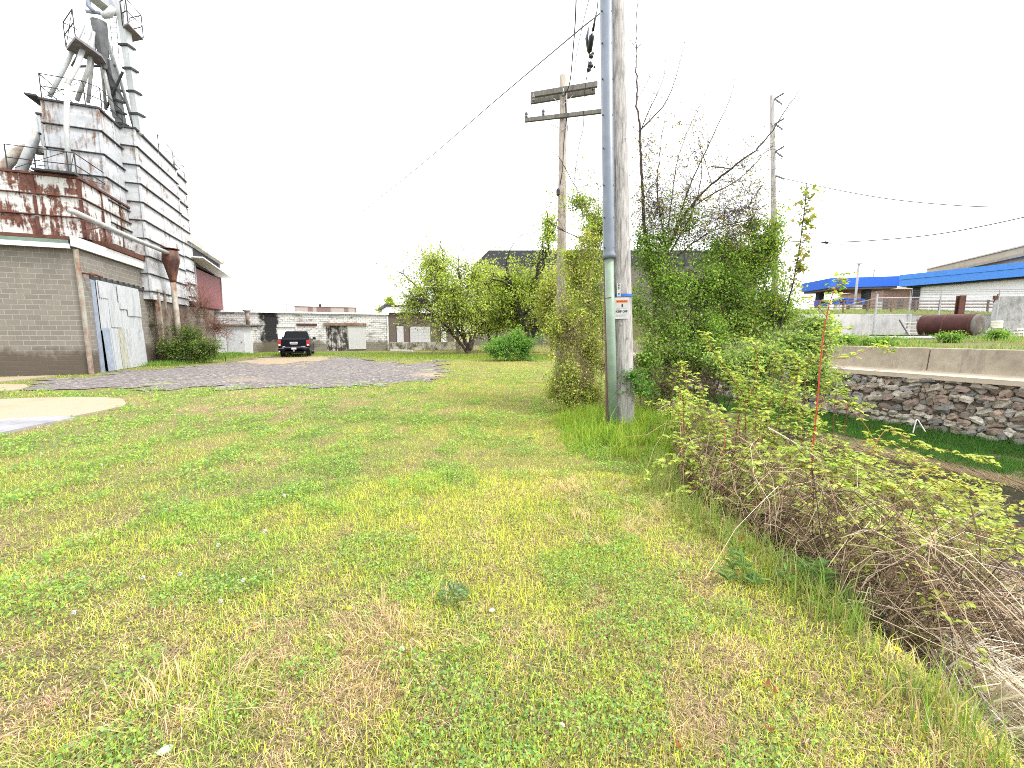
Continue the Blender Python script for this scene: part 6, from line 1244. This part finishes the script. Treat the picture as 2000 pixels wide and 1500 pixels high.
# ---- brambles on the near bank
def cane(ts, a, b_, h, rad, col, r, k=5, n_=9):
    a = np.array(a, float); b_ = np.array(b_, float); m = (a+b_)/2 + np.array([r.normal(0, .08), r.normal(0, .08), h]); c = catmull([a, a*.6+m*.4+np.array([0, 0, h*.35]), m, b_*.6+m*.4+np.array([0, 0, h*.1]), b_], n_); c[1:-1] += r.normal(0, .026, (n_-2, 3))
    ts.add(c, np.linspace(rad, rad*.45, n_), col, k); return c
def gz(x, y): return hz(x, y)
r = np.random.default_rng(77)
ts = TubeSoup()                          # dead stems nobody could count
DEAD = [(.12, .08, .05), (.20, .14, .085), (.055, .038, .026), (.50, .40, .28), (.28, .195, .12), (.085, .055, .036)]
for k in range(4200):
    y0 = r.uniform(2.3, 6.6); x0 = float(xe(y0)) + .12 + r.uniform(0, 3.4)**1.15*(.45+.13*y0)*sst(1.6, 3.2, np.array(y0)); z0 = gz(x0, y0); L = r.uniform(.4, 1.5); an = r.normal(-.35, .8)
    if x0 > 1.9+.55*y0: continue
    x1, y1 = x0+L*math.cos(an), y0+L*math.sin(an); hh = r.uniform(.05, .75); z0 += r.uniform(0, .5); z1 = max(gz(x1, y1), -1.4)+r.uniform(0, .7)
    cane(ts, (x0, y0, z0-.02), (x1, y1, z1), hh, r.uniform(.0014, .0042), np.array(DEAD[r.integers(0, 6)])*r.uniform(.6, 1.3), r, 4, 8)
o = ts.mb.build('dead_stems', TWIGC); tag(o, 'tangle of dead brown bramble stems on the creek bank', 'dead stems', kind='stuff')
def bramble(lb, base, canes, seed, pal, lsz=.055, nl=14, red=(.30, .045, .035), rad=.0055, cat='bramble'):
    r = np.random.default_rng(seed); base = np.array(base, float); t = thing('bramble', lb, cat, tuple(base)); ts = TubeSoup(); LP = []; AX = []
    for pts, colr, rd in canes:
        c = catmull([np.array(p, float) for p in pts], 7*len(pts)); ts.add(c, np.linspace(rd, rd*.4, len(c)), np.array(colr)*r.uniform(.8, 1.2), 6); L = np.linalg.norm(np.diff(c, axis=0), axis=1).sum()
        for q in range(max(3, int(nl*L))):
            f = r.uniform(.15, 1.0)*(len(c)-1.01); a = int(f); p = c[a]+(c[a+1]-c[a])*(f-a); d = r.normal(0, 1, 3); d[2] = abs(d[2])*.4; d /= np.linalg.norm(d); ln = r.uniform(.03, .09); e = p+d*ln; ts.add(np.array([p, p+d*ln*.5+(0, 0, .006), e]), .0014, np.array([.22, .22, .06]), 3)
            na = r.integers(3, 6); az0 = math.atan2(d[1], d[0])
            for j in range(na): a2 = az0+(j-(na-1)/2)*.95+r.normal(0, .15); LP.append(e); AX.append((math.cos(a2), math.sin(a2), r.normal(-.12, .25)))
    ts.mb.build('canes', TWIGC, t, base); LP = np.array(LP); AX = np.array(AX); ls = Soup(); n_ = len(LP)
    ls.add(*leafcards(LP, r.uniform(.6, 1.25, n_)*lsz, r, pal, .35, .33, axis=AX, six=True, fold=.10)); ls.build('leaves', LEAF, t, base); return t
REDC = (.42, .06, .045); DRD = (.20, .045, .04); TAN = (.42, .34, .24)
def C2(px, py, Y): return at(px, py, Y)
def ground_at(px, py, Y): p = at(px, py, Y); return np.array([p[0], p[1], gz(p[0], p[1])-.03])
bramble('tall bright red bramble cane rising in front of the stone wall', ground_at(1588, 950, 5.0), [([ground_at(1588, 950, 5.0), C2(1586, 900, 5.0), C2(1597, 780, 5.0), C2(1603, 700, 5.0), C2(1612, 630, 5.0), C2(1628, 570, 5.0), C2(1650, 535, 5.0)], REDC, .012), ([C2(1600, 790, 5), C2(1640, 785, 5), C2(1690, 830, 4.8), C2(1720, 890, 4.7)], (.34, .13, .06), .006), ([C2(1604, 690, 5), C2(1650, 700, 5.2), C2(1720, 675, 5.4), C2(1735, 690, 5.4)], DRD, .004), ([C2(1606, 700, 5), C2(1625, 655, 5.1), C2(1650, 640, 5.2)], DRD, .004), ([C2(1615, 620, 5), C2(1590, 590, 5), C2(1570, 580, 5)], DRD, .003)], 401, LIME, .055, 24)
bramble('leafy bramble with dark red canes left of the red cane', ground_at(1460, 880, 5.4), [([ground_at(1460, 880, 5.4), C2(1455, 800, 5.4), C2(1430, 740, 5.4), C2(1395, 690, 5.5), C2(1378, 650, 5.6)], DRD, .008), ([ground_at(1440, 900, 5.2), C2(1440, 830, 5.2), C2(1470, 760, 5.3), C2(1480, 700, 5.4), C2(1462, 660, 5.4)], DRD, .007), ([ground_at(1480, 880, 5.4), C2(1500, 800, 5.4), C2(1540, 780, 5.5), C2(1600, 830, 5.6)], DRD, .005), ([ground_at(1420, 920, 5.2), C2(1400, 850, 5.2), C2(1350, 810, 5.2), C2(1320, 800, 5.2)], DRD, .005), ([ground_at(1500, 900, 5.3), C2(1520, 820, 5.4), C2(1560, 720, 5.6), C2(1540, 690, 5.6)], DRD, .005)], 402, LIME, .05, 36)
bramble('broad leaved lime green bramble spilling onto the lawn', ground_at(1370, 980, 4.2), [([ground_at(1370, 980, 4.2), C2(1350, 920, 4.2), C2(1310, 900, 4.2), C2(1270, 935, 4.2)], DRD, .005), ([ground_at(1380, 990, 4.2), C2(1370, 920, 4.2), C2(1340, 870, 4.3), C2(1300, 855, 4.4)], DRD, .005), ([ground_at(1420, 990, 4.1), C2(1410, 920, 4.1), C2(1415, 850, 4.2), C2(1400, 800, 4.3)], REDC, .006), ([ground_at(1400, 1000, 4.0), C2(1380, 960, 4.0), C2(1330, 960, 4.0), C2(1290, 985, 4.0)], DRD, .004), ([ground_at(1440, 1000, 4.0), C2(1430, 960, 4.0), C2(1440, 900, 4.1), C2(1480, 870, 4.2)], DRD, .005), ([ground_at(1430, 1010, 3.9), C2(1420, 980, 3.9), C2(1400, 985, 3.9), C2(1370, 1010, 3.8)], TAN, .004)], 403, LIME, .05, 40)
bramble('bramble with pale tan stems and clustered leaves in the middle of the bank', ground_at(1560, 1010, 4.2), [([ground_at(1500, 900, 4.6), C2(1560, 880, 4.6), C2(1620, 920, 4.5), C2(1640, 980, 4.4)], TAN, .007), ([ground_at(1560, 1010, 4.2), C2(1590, 930, 4.3), C2(1650, 900, 4.5), C2(1720, 900, 4.6)], DRD, .005), ([ground_at(1600, 1000, 4.3), C2(1650, 930, 4.4), C2(1690, 905, 4.5), C2(1740, 960, 4.5)], (.34, .13, .06), .005), ([ground_at(1700, 1050, 3.7), C2(1690, 1000, 3.8), C2(1675, 960, 3.9), C2(1676, 900, 4.2)], TAN, .006), ([ground_at(1470, 960, 4.3), C2(1480, 900, 4.3), C2(1483, 850, 4.4), C2(1490, 800, 4.4)], DRD, .006)], 404, LIME, .055, 24)
bramble('trailing bramble with yellow green leaves drooping over the creek', ground_at(1720, 1000, 4.4), [([ground_at(1650, 950, 4.8), C2(1720, 850, 5.0), C2(1790, 870, 5.0), C2(1890, 890, 4.9), C2(1930, 905, 4.9)], (.34, .13, .06), .005), ([C2(1680, 860, 5), C2(1750, 870, 5), C2(1830, 950, 4.8), C2(1900, 1010, 4.6), C2(1960, 1050, 4.5)], (.34, .13, .06), .005), ([ground_at(1720, 1000, 4.4), C2(1790, 930, 4.6), C2(1880, 950, 4.6), C2(1950, 1010, 4.5), C2(1980, 1050, 4.4)], DRD, .005), ([ground_at(1740, 1030, 4.2), C2(1800, 970, 4.4), C2(1870, 990, 4.4), C2(1960, 1080, 4.3)], TAN, .005), ([ground_at(1740, 1040, 4.0), C2(1790, 1010, 4.2), C2(1850, 1040, 4.2), C2(1900, 1090, 4.1)], TAN, .005), ([ground_at(1780, 1000, 4.6), C2(1840, 960, 4.7), C2(1900, 960, 4.7), C2(1960, 990, 4.6)], DRD, .004)], 405, [(.42, .48, .10), (.34, .42, .07), (.50, .52, .14)], .055, 24)
bramble('low bramble reaching toward the viewer along the edge of the dark hollow', ground_at(1650, 1120, 3.2), [([ground_at(1600, 1080, 3.3), C2(1600, 1040, 3.3), C2(1640, 1060, 3.2), C2(1690, 1080, 3.1)], DRD, .004), ([ground_at(1640, 1150, 3.0), C2(1680, 1110, 3.0), C2(1740, 1130, 2.9), C2(1800, 1200, 2.7)], TAN, .005), ([ground_at(1720, 1130, 3.1), C2(1760, 1080, 3.2), C2(1830, 1110, 3.2), C2(1870, 1150, 3.1)], DRD, .004), ([ground_at(1700, 1100, 3.2), C2(1740, 1060, 3.3), C2(1800, 1050, 3.4), C2(1860, 1080, 3.4)], (.34, .13, .06), .004), ([ground_at(1740, 1200, 2.7), C2(1770, 1180, 2.7), C2(1790, 1230, 2.5), C2(1800, 1260, 2.4)], TAN, .004), ([ground_at(1560, 1060, 3.4), C2(1560, 1010, 3.5), C2(1600, 1000, 3.5), C2(1650, 1040, 3.4)], DRD, .004)], 406, [(.40, .46, .09), (.32, .40, .07), (.48, .50, .13)], .055, 26)
bramble('upright bramble clump with maroon canes close behind the grass lip', ground_at(1420, 930, 4.9), [([ground_at(1420+dx, 930, 4.9+dy), C2(1415+dx, 860, 4.9+dy), C2(1400+dx+s*20, 790, 5+dy), C2(1390+dx+s*50, 730+ab, 5.1+dy)], DRD, .0055) for dx, dy, s, ab in ((-70, .1, -1, 60), (-40, .4, .4, 20), (-10, .2, -.6, 0), (30, .5, .5, -10), (60, .3, 1, 30), (95, .6, -.3, -25), (130, .5, .8, 0), (150, .9, .2, -40))], 407, LIME, .05, 26)
bramble('leafy bramble mound between the red cane and the stone wall', ground_at(1560, 850, 6.0), [([ground_at(1560+dx, 850, 6.0+dy), C2(1555+dx, 790, 6+dy), C2(1550+dx+s*25, 730+ab, 6.1+dy), C2(1545+dx+s*55, 720+ab, 6.2+dy)], DRD, .0055) for dx, dy, s, ab in ((-80, .3, -1, 10), (-50, .0, .4, -20), (-20, .4, -.6, -40), (15, .2, .5, -20), (50, .3, 1, 10), (75, .6, .6, 40), (100, .4, 1, 70))], 408, [(.30, .38, .08), (.22, .32, .06), (.38, .42, .11)], .052, 30)
def heap(lb, seed, xs, ys, n, pal, lsz=.05, nl=22):
    r = np.random.default_rng(seed); cs = []
    for k in range(n):
        y0 = r.uniform(*ys); x0 = float(xe(y0)) + r.uniform(*xs); p = np.array([x0, y0, gz(x0, y0)]); a2 = r.normal(-.3, 1.2); L = r.uniform(.5, 1.3); h_ = r.uniform(.45, 1.05)
        q = p + np.array([L*math.cos(a2), L*math.sin(a2), 0]); q[2] = max(gz(q[0], q[1]), -1.4) + r.uniform(.15, .7)
        cs.append(([p, p*.8+q*.2+np.array([0, 0, h_*.6]), p*.5+q*.5+np.array([0, 0, h_*.9]), p*.2+q*.8+np.array([0, 0, h_*.5]), q], (DRD, (.34, .13, .06), TAN, (.25, .16, .10))[r.integers(0, 4)], r.uniform(.003, .005)))
    m_ = np.mean([c[0][0] for c in cs], 0); m_[2] = gz(m_[0], m_[1]); bramble(lb, m_, cs, seed+1, pal, lsz, nl)
heap('arching leafy bramble heap on the near bank below the big pole', 501, (.1, 2.0), (4.4, 7.0), 60, LIME, .055, 26)
heap('wide leafy bramble heap in the middle of the dead tangle', 502, (.3, 2.4), (3.4, 4.8), 42, LIME, .055, 18)
heap('far leafy bramble heap overhanging the water', 503, (2.0, 4.2), (4.2, 6.2), 32, [(.42, .48, .10), (.34, .42, .07), (.50, .52, .14)], .055, 16)
heap('sparse leafy bramble nearest the viewer above the dark hollow', 504, (.35, 1.3), (2.5, 3.4), 10, [(.42, .48, .10), (.34, .42, .07), (.50, .52, .14)], .045, 12)
# pale dead canes picked out of the tangle
for k, (pts, lb) in enumerate((([ground_at(1670, 1030, 3.7), C2(1675, 985, 3.8), C2(1650, 1025, 3.8), C2(1625, 1045, 3.75)], 'bleached pale dead branch curving through the brambles'), ([C2(1500, 835, 4.9), C2(1560, 870, 4.8), C2(1620, 915, 4.6), C2(1640, 950, 4.5), ground_at(1642, 1010, 4.3)], 'long pale cane arching down in front of the red cane'), ([C2(1783, 846, 9.2), C2(1788, 826, 9.2), C2(1792, 820, 9.2), C2(1800, 832, 9.2), C2(1807, 843, 9.2)], 'small white broken branch lying under the stone wall'))):
    pts = np.array(pts); mb = MB(pts[0]); mb.tube(catmull(pts, 24), np.linspace(.009, .004, 24) if k < 2 else .011, 6); o = mb.build('dead_branch', plain('bleached_wood', (.52, .47, .40) if k < 2 else (.75, .75, .72), .8), None, True, tuple(pts[0])); tag(o, lb, 'branch')
# leaning bleached grass at the creek edge on the right, and green spears beside the hollow
gs = Soup()
for cx, cy, n, sp2 in ((2.7, 2.3, 300, .08), (2.85, 2.6, 300, .09), (2.5, 1.85, 300, .07), (3.05, 2.95, 160, .12)):
    x = rng.normal(cx, sp2, n); y = rng.normal(cy, sp2, n); col = np.array([[.62, .55, .42], [.70, .66, .55], [.46, .38, .26]])[rng.integers(0, 3, n)]*rng.uniform(.75, 1.2, n)[:, None]
    gs.add(*blades(np.stack([x, y, height(x, y)+rng.uniform(.0, .35, n)], 1), rng.uniform(.2, .5, n), rng.uniform(.004, .011, n), rng.uniform(.8, 1.75, n), col, rng, col*1.05, True, rng.normal(-1.0, .6, n)))
o = gs.build('bleached_grass', DRY); tag(o, 'bleached dead grass leaning over the creek bank at the right', 'dead grass', kind='stuff')
gs = Soup(); n = 5200; y = rng.uniform(1.3, 5.2, n); x = xe(y)+rng.normal(.02, .14, n)
k = fbm(x*3, y*3, 412) > .44; x, y = x[k], y[k]; n = len(x); col = np.array([[.20, .31, .06], [.14, .25, .05], [.28, .34, .09], [.40, .34, .18]])[rng.integers(0, 4, n)]*rng.uniform(.7, 1.3, n)[:, None]
gs.add(*blades(np.stack([x, y, height(x, y)-.01], 1), rng.gamma(5, .035, n), rng.uniform(.003, .007, n), np.abs(rng.normal(.4, .28, n)), col, rng, col*1.1, True))
o = gs.build('edge_grass', GRASS); tag(o, 'long green and tan grass spears along the lip of the creek bank', 'tall grass', kind='stuff')
# leafy weeds at the foot of the brambles
for px, py, Yw, nst, hgt, lb in ((1580, 1120, 2.85, 9, .22, 'lance leaved green weed clump under the brambles'), (1640, 1130, 2.75, 8, .2, 'second lance leaved weed clump closer to the dark hollow'), (1460, 1110, 2.95, 5, .16, 'single pale leaved seedling at the edge of the bramble shade'), (1000, 1155, 2.6, 0, 0, '')):
    if not nst: continue
    b0 = ground_at(px, py, Yw); b0 = gnd(px, py+20); b0[2] = hz(b0[0], b0[1]); t = thing('weed', lb, 'weed', tuple(b0)); ts = TubeSoup(); LP = []; AX = []
    for k in range(nst):
        a = b0+np.array([r.normal(0, .07), r.normal(0, .07), 0]); e = a+np.array([r.normal(0, .05), r.normal(0, .05), hgt*r.uniform(.7, 1.2)]); ts.add(np.array([a, (a+e)/2, e]), .003, (.15, .22, .06), 4)
        for q in range(12): f = r.uniform(.2, 1); a2 = q*2.4; LP.append(a+(e-a)*f); AX.append((math.cos(a2), math.sin(a2), .45))
    ts.mb.build('stems', TWIGC, t, b0); LP = np.array(LP); ls = Soup(); ls.add(*leafcards(LP, r.uniform(.06, .11, len(LP)), r, [(.13, .24, .06), (.18, .29, .08), (.10, .19, .05)], .3, .13, axis=np.array(AX), six=True)); ls.build('leaves', LEAF, t, b0)
b0 = gnd(885, 1172); t = thing('weed', 'grey green mugwort tuft standing alone in the lawn', 'weed', tuple(b0)); LP = []; AX = []
for q in range(130): a2 = r.uniform(0, 6.28); rr = .085*math.sqrt(r.random()); LP.append(b0+np.array([rr*math.cos(a2), rr*math.sin(a2), r.uniform(.01, .075)])); AX.append((math.cos(a2), math.sin(a2), r.uniform(.1, .9)))
ls = Soup(); ls.add(*leafcards(np.array(LP), r.uniform(.03, .055, 130), r, [(.17, .27, .12), (.24, .34, .17), (.13, .22, .10)], .4, .16, axis=np.array(AX))); ls.build('leaves', LEAF, t, b0)
# red survey rags in the grass below the brambles
RAG = plain('red_ribbon', (.70, .05, .03), .6)
for px, py, lb in ((1501, 1040, 'larger scrap of red ribbon caught in the bramble stems'), (1447, 1066, 'smaller scrap of orange red ribbon in the grass')):
    g = gnd(px, py+4); s_ = .022 if px > 1480 else .016; mb = MB(); mb.add([(-s_, 0, 0), (s_*.4, .006, -.01), (s_, -.004, .03), (-s_*.3, .004, .055), (-s_, -.003, 0), (s_*.4, .003, -.01), (s_, -.007, .03), (-s_*.3, .001, .055)], [[0, 1, 2, 3], [7, 6, 5, 4], [0, 4, 5, 1], [1, 5, 6, 2], [2, 6, 7, 3], [3, 7, 4, 0]]); o = mb.build('ribbon_scrap', RAG, None, loc=(g[0], g[1], hz(g[0], g[1])+.05)); tag(o, lb, 'ribbon')

# weed clumps on the terrace above the parapet
for k, (px, Yw, rx_, rz_, lb) in enumerate(((1650, 15.5, 40, 14, 'leafy weed clump on the terrace left of the white sheets'), (1722, 14.5, 34, 12, 'leafy weed clump in front of the white sheets'), (1855, 16.5, 26, 12, 'weed clump in front of the rusty tank'), (1950, 17, 22, 13, 'bushy weed clump beside the pallets'), (1612, 17, 24, 20, 'tall weed clump at the foot of the grey retaining wall'))):
    c = at(px, 650, Yw); zc = hz(c[0], Yw); s_ = Yw/F
    plant('weed', lb, 'weed', (c[0], Yw, zc), [[c[0], Yw, zc+rz_*s_*.7, rx_*s_, .4, rz_*s_]], 130, 14, .085, [(.16, .32, .05), (.10, .24, .04), (.26, .38, .08)], (.14, .13, .06), 700+k, twr=(.003, .008), spread=.08, bare=.05, jitter=.015, minz=zc+.03)
# ------------------------------------------------------------------ the pickup truck
m, n, b = newmat('black_car_paint'); b.inputs['Base Color'].default_value = (.003, .004, .009, 1); b.inputs['Roughness'].default_value = .2; b.inputs['Specular IOR Level'].default_value = .10; CARP = m
m, n, b = newmat('dark_glass'); b.inputs['Base Color'].default_value = (.004, .005, .007, 1); b.inputs['Roughness'].default_value = .05; b.inputs['Specular IOR Level'].default_value = .14; DGL = m
m, n, b = newmat('tail_lamp_red'); b.inputs['Base Color'].default_value = (.30, .004, .006, 1); b.inputs['Roughness'].default_value = .12; REDL = m
CHR = plain('chrome', (.6, .6, .62), .18, 1.0); TYRE = grain('tyre_rubber', (.007, .007, .008), (.018, .018, .018), 12, .85); PLAS = plain('black_plastic', (.008, .008, .009), .6, 0, .2)
LENSW = plain('clear_lens', (.75, .72, .70), .2)
g = gnd(575.5, 698.5)
t = thing('pickup_truck', 'black pickup truck parked facing the white warehouse', 'pickup truck', (g[0], g[1], .02), PHI)
W2 = 1.0
def arch(y0, r_=.50, n_=9): return [(y0-r_*math.cos(a), max(.42, .40+r_*math.sin(a))) for a in np.linspace(0.04, math.pi-.04, n_)]
yr, yf = 1.22, 4.92
side = [(.10, .52)] + arch(yr) + arch(yf) + [(5.78, .45), (5.85, .75), (5.78, 1.08), (4.5, 1.20), (4.45, 1.23), (2.02, 1.23), (2.02, 1.30), (.06, 1.30), (.04, .95)]
for s in (-1, 1):          # bed sides and front flanks as one skin on either side
    mb = MB(); mb.prism(side, s*W2, s*(W2-.14), 'x'); bevel(mb.build('side_panel', CARP, t), .025)
mb = MB(); mb.box(-.855, .855, 2.02, 4.4, .45, 1.20); mb.prism([(4.405, .5), (5.76, .5), (5.80, 1.04), (4.405, 1.19)], -.855, .855, 'x'); bevel(mb.build('cab_body', CARP, t), .02)
mb = MB(); mb.box(-.855, .855, .12, 2.015, .62, .68); mb.build('bed_floor', PLAS, t)
# cab greenhouse
bt = [(-.93, 2.06, 1.21), (.93, 2.06, 1.21), (.91, 4.5, 1.205), (-.91, 4.5, 1.205)]; tp_ = [(-.72, 2.28, 1.88), (.72, 2.28, 1.88), (.70, 3.55, 1.90), (-.70, 3.55, 1.90)]
mb = MB(); mb.hexa(bt, tp_); bevel(mb.build('cab', CARP, t), .05, 3)
def quadpane(p, name, m_, th=.006, par=t):
    p = [np.array(q, float) for q in p]; nn = np.cross(p[1]-p[0], p[3]-p[0]); nn /= np.linalg.norm(nn); mb = MB(); mb.hexa([q+nn*.004 for q in p], [q+nn*(.004+th) for q in p]); return mb.build(name, m_, par)
def lerp3(a, b_, f): return np.array(a)*(1-f)+np.array(b_)*f
def pane(a, b_, c_, d_, u0, u1, v0, v1):     # a,b bottom corners; d,c top corners
    q = lambda u, v_: lerp3(lerp3(a, b_, u), lerp3(d_, c_, u), v_); return [q(u0, v0), q(u1, v0), q(u1, v1), q(u0, v1)]
rw = quadpane(pane(bt[0], bt[1], tp_[1], tp_[0], .05, .95, .10, .93), 'rear_window', DGL)
mb = MB(); mb.bar((-.14, 2.11, 1.33), (-.14, 2.25, 1.78), .012, .02); mb.bar((.14, 2.11, 1.33), (.14, 2.25, 1.78), .012, .02); mb.build('slider_frame', PLAS, rw)
for u0, u1 in ((.04, .42), (.46, .80)):
    quadpane(pane(bt[1], bt[2], tp_[2], tp_[1], u0, u1, .12, .92), 'side_window', DGL); quadpane(pane(bt[3], bt[0], tp_[0], tp_[3], 1-u1, 1-u0, .12, .92), 'side_window', DGL)
quadpane(pane(bt[2], bt[3], tp_[3], tp_[2], .05, .95, .08, .94), 'windscreen', DGL)
for s in (-1, 1): mb = MB(); mb.bar((s*.62, 2.35, 1.915), (s*.60, 3.45, 1.93), .04, .03); mb.build('roof_rail', CHR, t)
mb = MB(); mb.box(-.18, .18, 2.20, 2.235, 1.885, 1.915); mb.build('brake_lamp', REDL, t)
# tailgate
mb = MB(); mb.prism([(.02, .70), (.02, 1.24), (.035, 1.31), (.10, 1.32), (.10, .70)], -.79, .79, 'x'); tg = bevel(mb.build('tailgate', CARP, t), .012)
mb = MB(); mb.box(-.76, .76, .008, .0195, .725, .745); mb.build('trim', CHR, tg)
mb = MB(); mb.box(-.2, .2, .004, .0195, 1.13, 1.17); mb.build('handle', PLAS, tg)
mb = MB(); mb.box(-.25, .25, .006, .0195, .985, 1.10); mb.build('badge_plate', CHR, tg)
text_part('GMC', .135, REDL, tg, (0, .0045, 1.04), (math.pi/2, 0, 0), 'badge', .0035, sx=1.35)
mb = MB(); mb.box(-.23, .23, .008, .0195, .925, .945); mb.build('badge_bar', CHR, tg)
mb = MB(); mb.box(.48, .72, .012, .0195, .765, .80); mb.build('badge', CHR, tg)
mb = MB(); mb.box(-.70, -.56, .012, .0195, .76, .80); mb.build('badge', CHR, tg)
for s in (-1, 1):
    mb = MB(); mb.prism([(s*.80, .80), (s*1.005, .80), (s*1.005, 1.24), (s*.80, 1.24)], .0, .12, 'y'); tl = bevel(mb.build('tail_lamp', REDL, t), .015)
    mb = MB(); mb.box(s*.845, s*.96, -.006, -.001, .845, .94); mb.build('reversing_lens', LENSW, tl)
# bumper, plate, hitch, exhaust
mb = MB(); mb.prism([(-1.0, .50), (-.62, .46), (-.5, .56), (.5, .56), (.62, .46), (1.0, .50), (1.0, .70), (.5, .69), (-.5, .69), (-1.0, .70)], -.12, .10, 'y'); bp = bevel(mb.build('bumper', CARP, t), .03)
for s in (-1, 1): mb = MB(); mb.box(s*.62, s*.98, -.124, -.1205, .665, .68); mb.build('trim', CHR, bp)
mb = MB(); mb.box(-.155, .155, -.135, -.125, .575, .70); mb.build('licence_plate', plain('plate_grey', (.55, .54, .52), .5), t)
mb = MB(); mb.box(-.06, .06, -.2, .1, .44, .50); mb.lathe((0, -.26, .50), [(.02, -.05), (.03, -.01), (.035, .02), (.02, .05)], 10); mb.build('tow_hitch', CHR, t)
mb = MB(); mb.tube([(.62, .6, .40), (.66, .1, .38), (.68, -.06, .37)], .04, 10); mb.build('exhaust_pipe', CHR, t)
mb = MB(); mb.box(-.8, .8, .2, 5.4, .30, .44); mb.tube([(-.8, yr, .40), (.8, yr, .40)], .06, 8); mb.lathe((0, yr, .40), [(.05, -.14), (.16, -.08), (.16, .08), (.05, .14)], 12, 1); mb.build('chassis', PLAS, t)
for s in (-1, 1):
    for y_ in (yr, yf):
        mb = MB(); x_ = s*.86; mb.lathe((x_, y_, .40), [(.25, -.14), (.36, -.14), (.40, -.10), (.40, .10), (.36, .14), (.25, .14)], 28, 0); wh = smooth(mb.build('wheel', TYRE, t))
        mb = MB(); mb.lathe((x_, y_, .40), [(.06, s*.05), (.24, s*.10), (.252, s*.142), (.21, s*.148), (.06, s*.12)] if s > 0 else [(.06, s*.12), (.21, s*.148), (.252, s*.142), (.24, s*.10), (.06, s*.05)], 20, 0); mb.build('rim', CHR, wh)
    mb = MB(); mb.box(s*1.0, s*1.22, 4.18, 4.30, 1.22, 1.42); mb.box(s*.90, s*1.02, 4.22, 4.28, 1.22, 1.28); bevel(mb.build('mirror', PLAS, t), .02)
    mb = MB(); mb.box(s*.90, s*1.08, 1.9, 4.3, .34, .40); mb.build('running_board', CHR if s > 0 else PLAS, t)
    for y_ in (2.95, 3.95): mb = MB(); mb.box(s*1.001, s*1.03, y_, y_+.2, 1.05, 1.09); mb.build('handle', CHR, t)
for y_ in (5.86,): mb = MB(); mb.box(-.75, .75, 5.83, 5.90, .55, 1.0); mb.build('grille', CHR, t)
for s in (-1, 1): mb = MB(); mb.box(s*.74, s*.98, 5.76, 5.87, .85, 1.02); mb.build('headlight', LENSW, t)
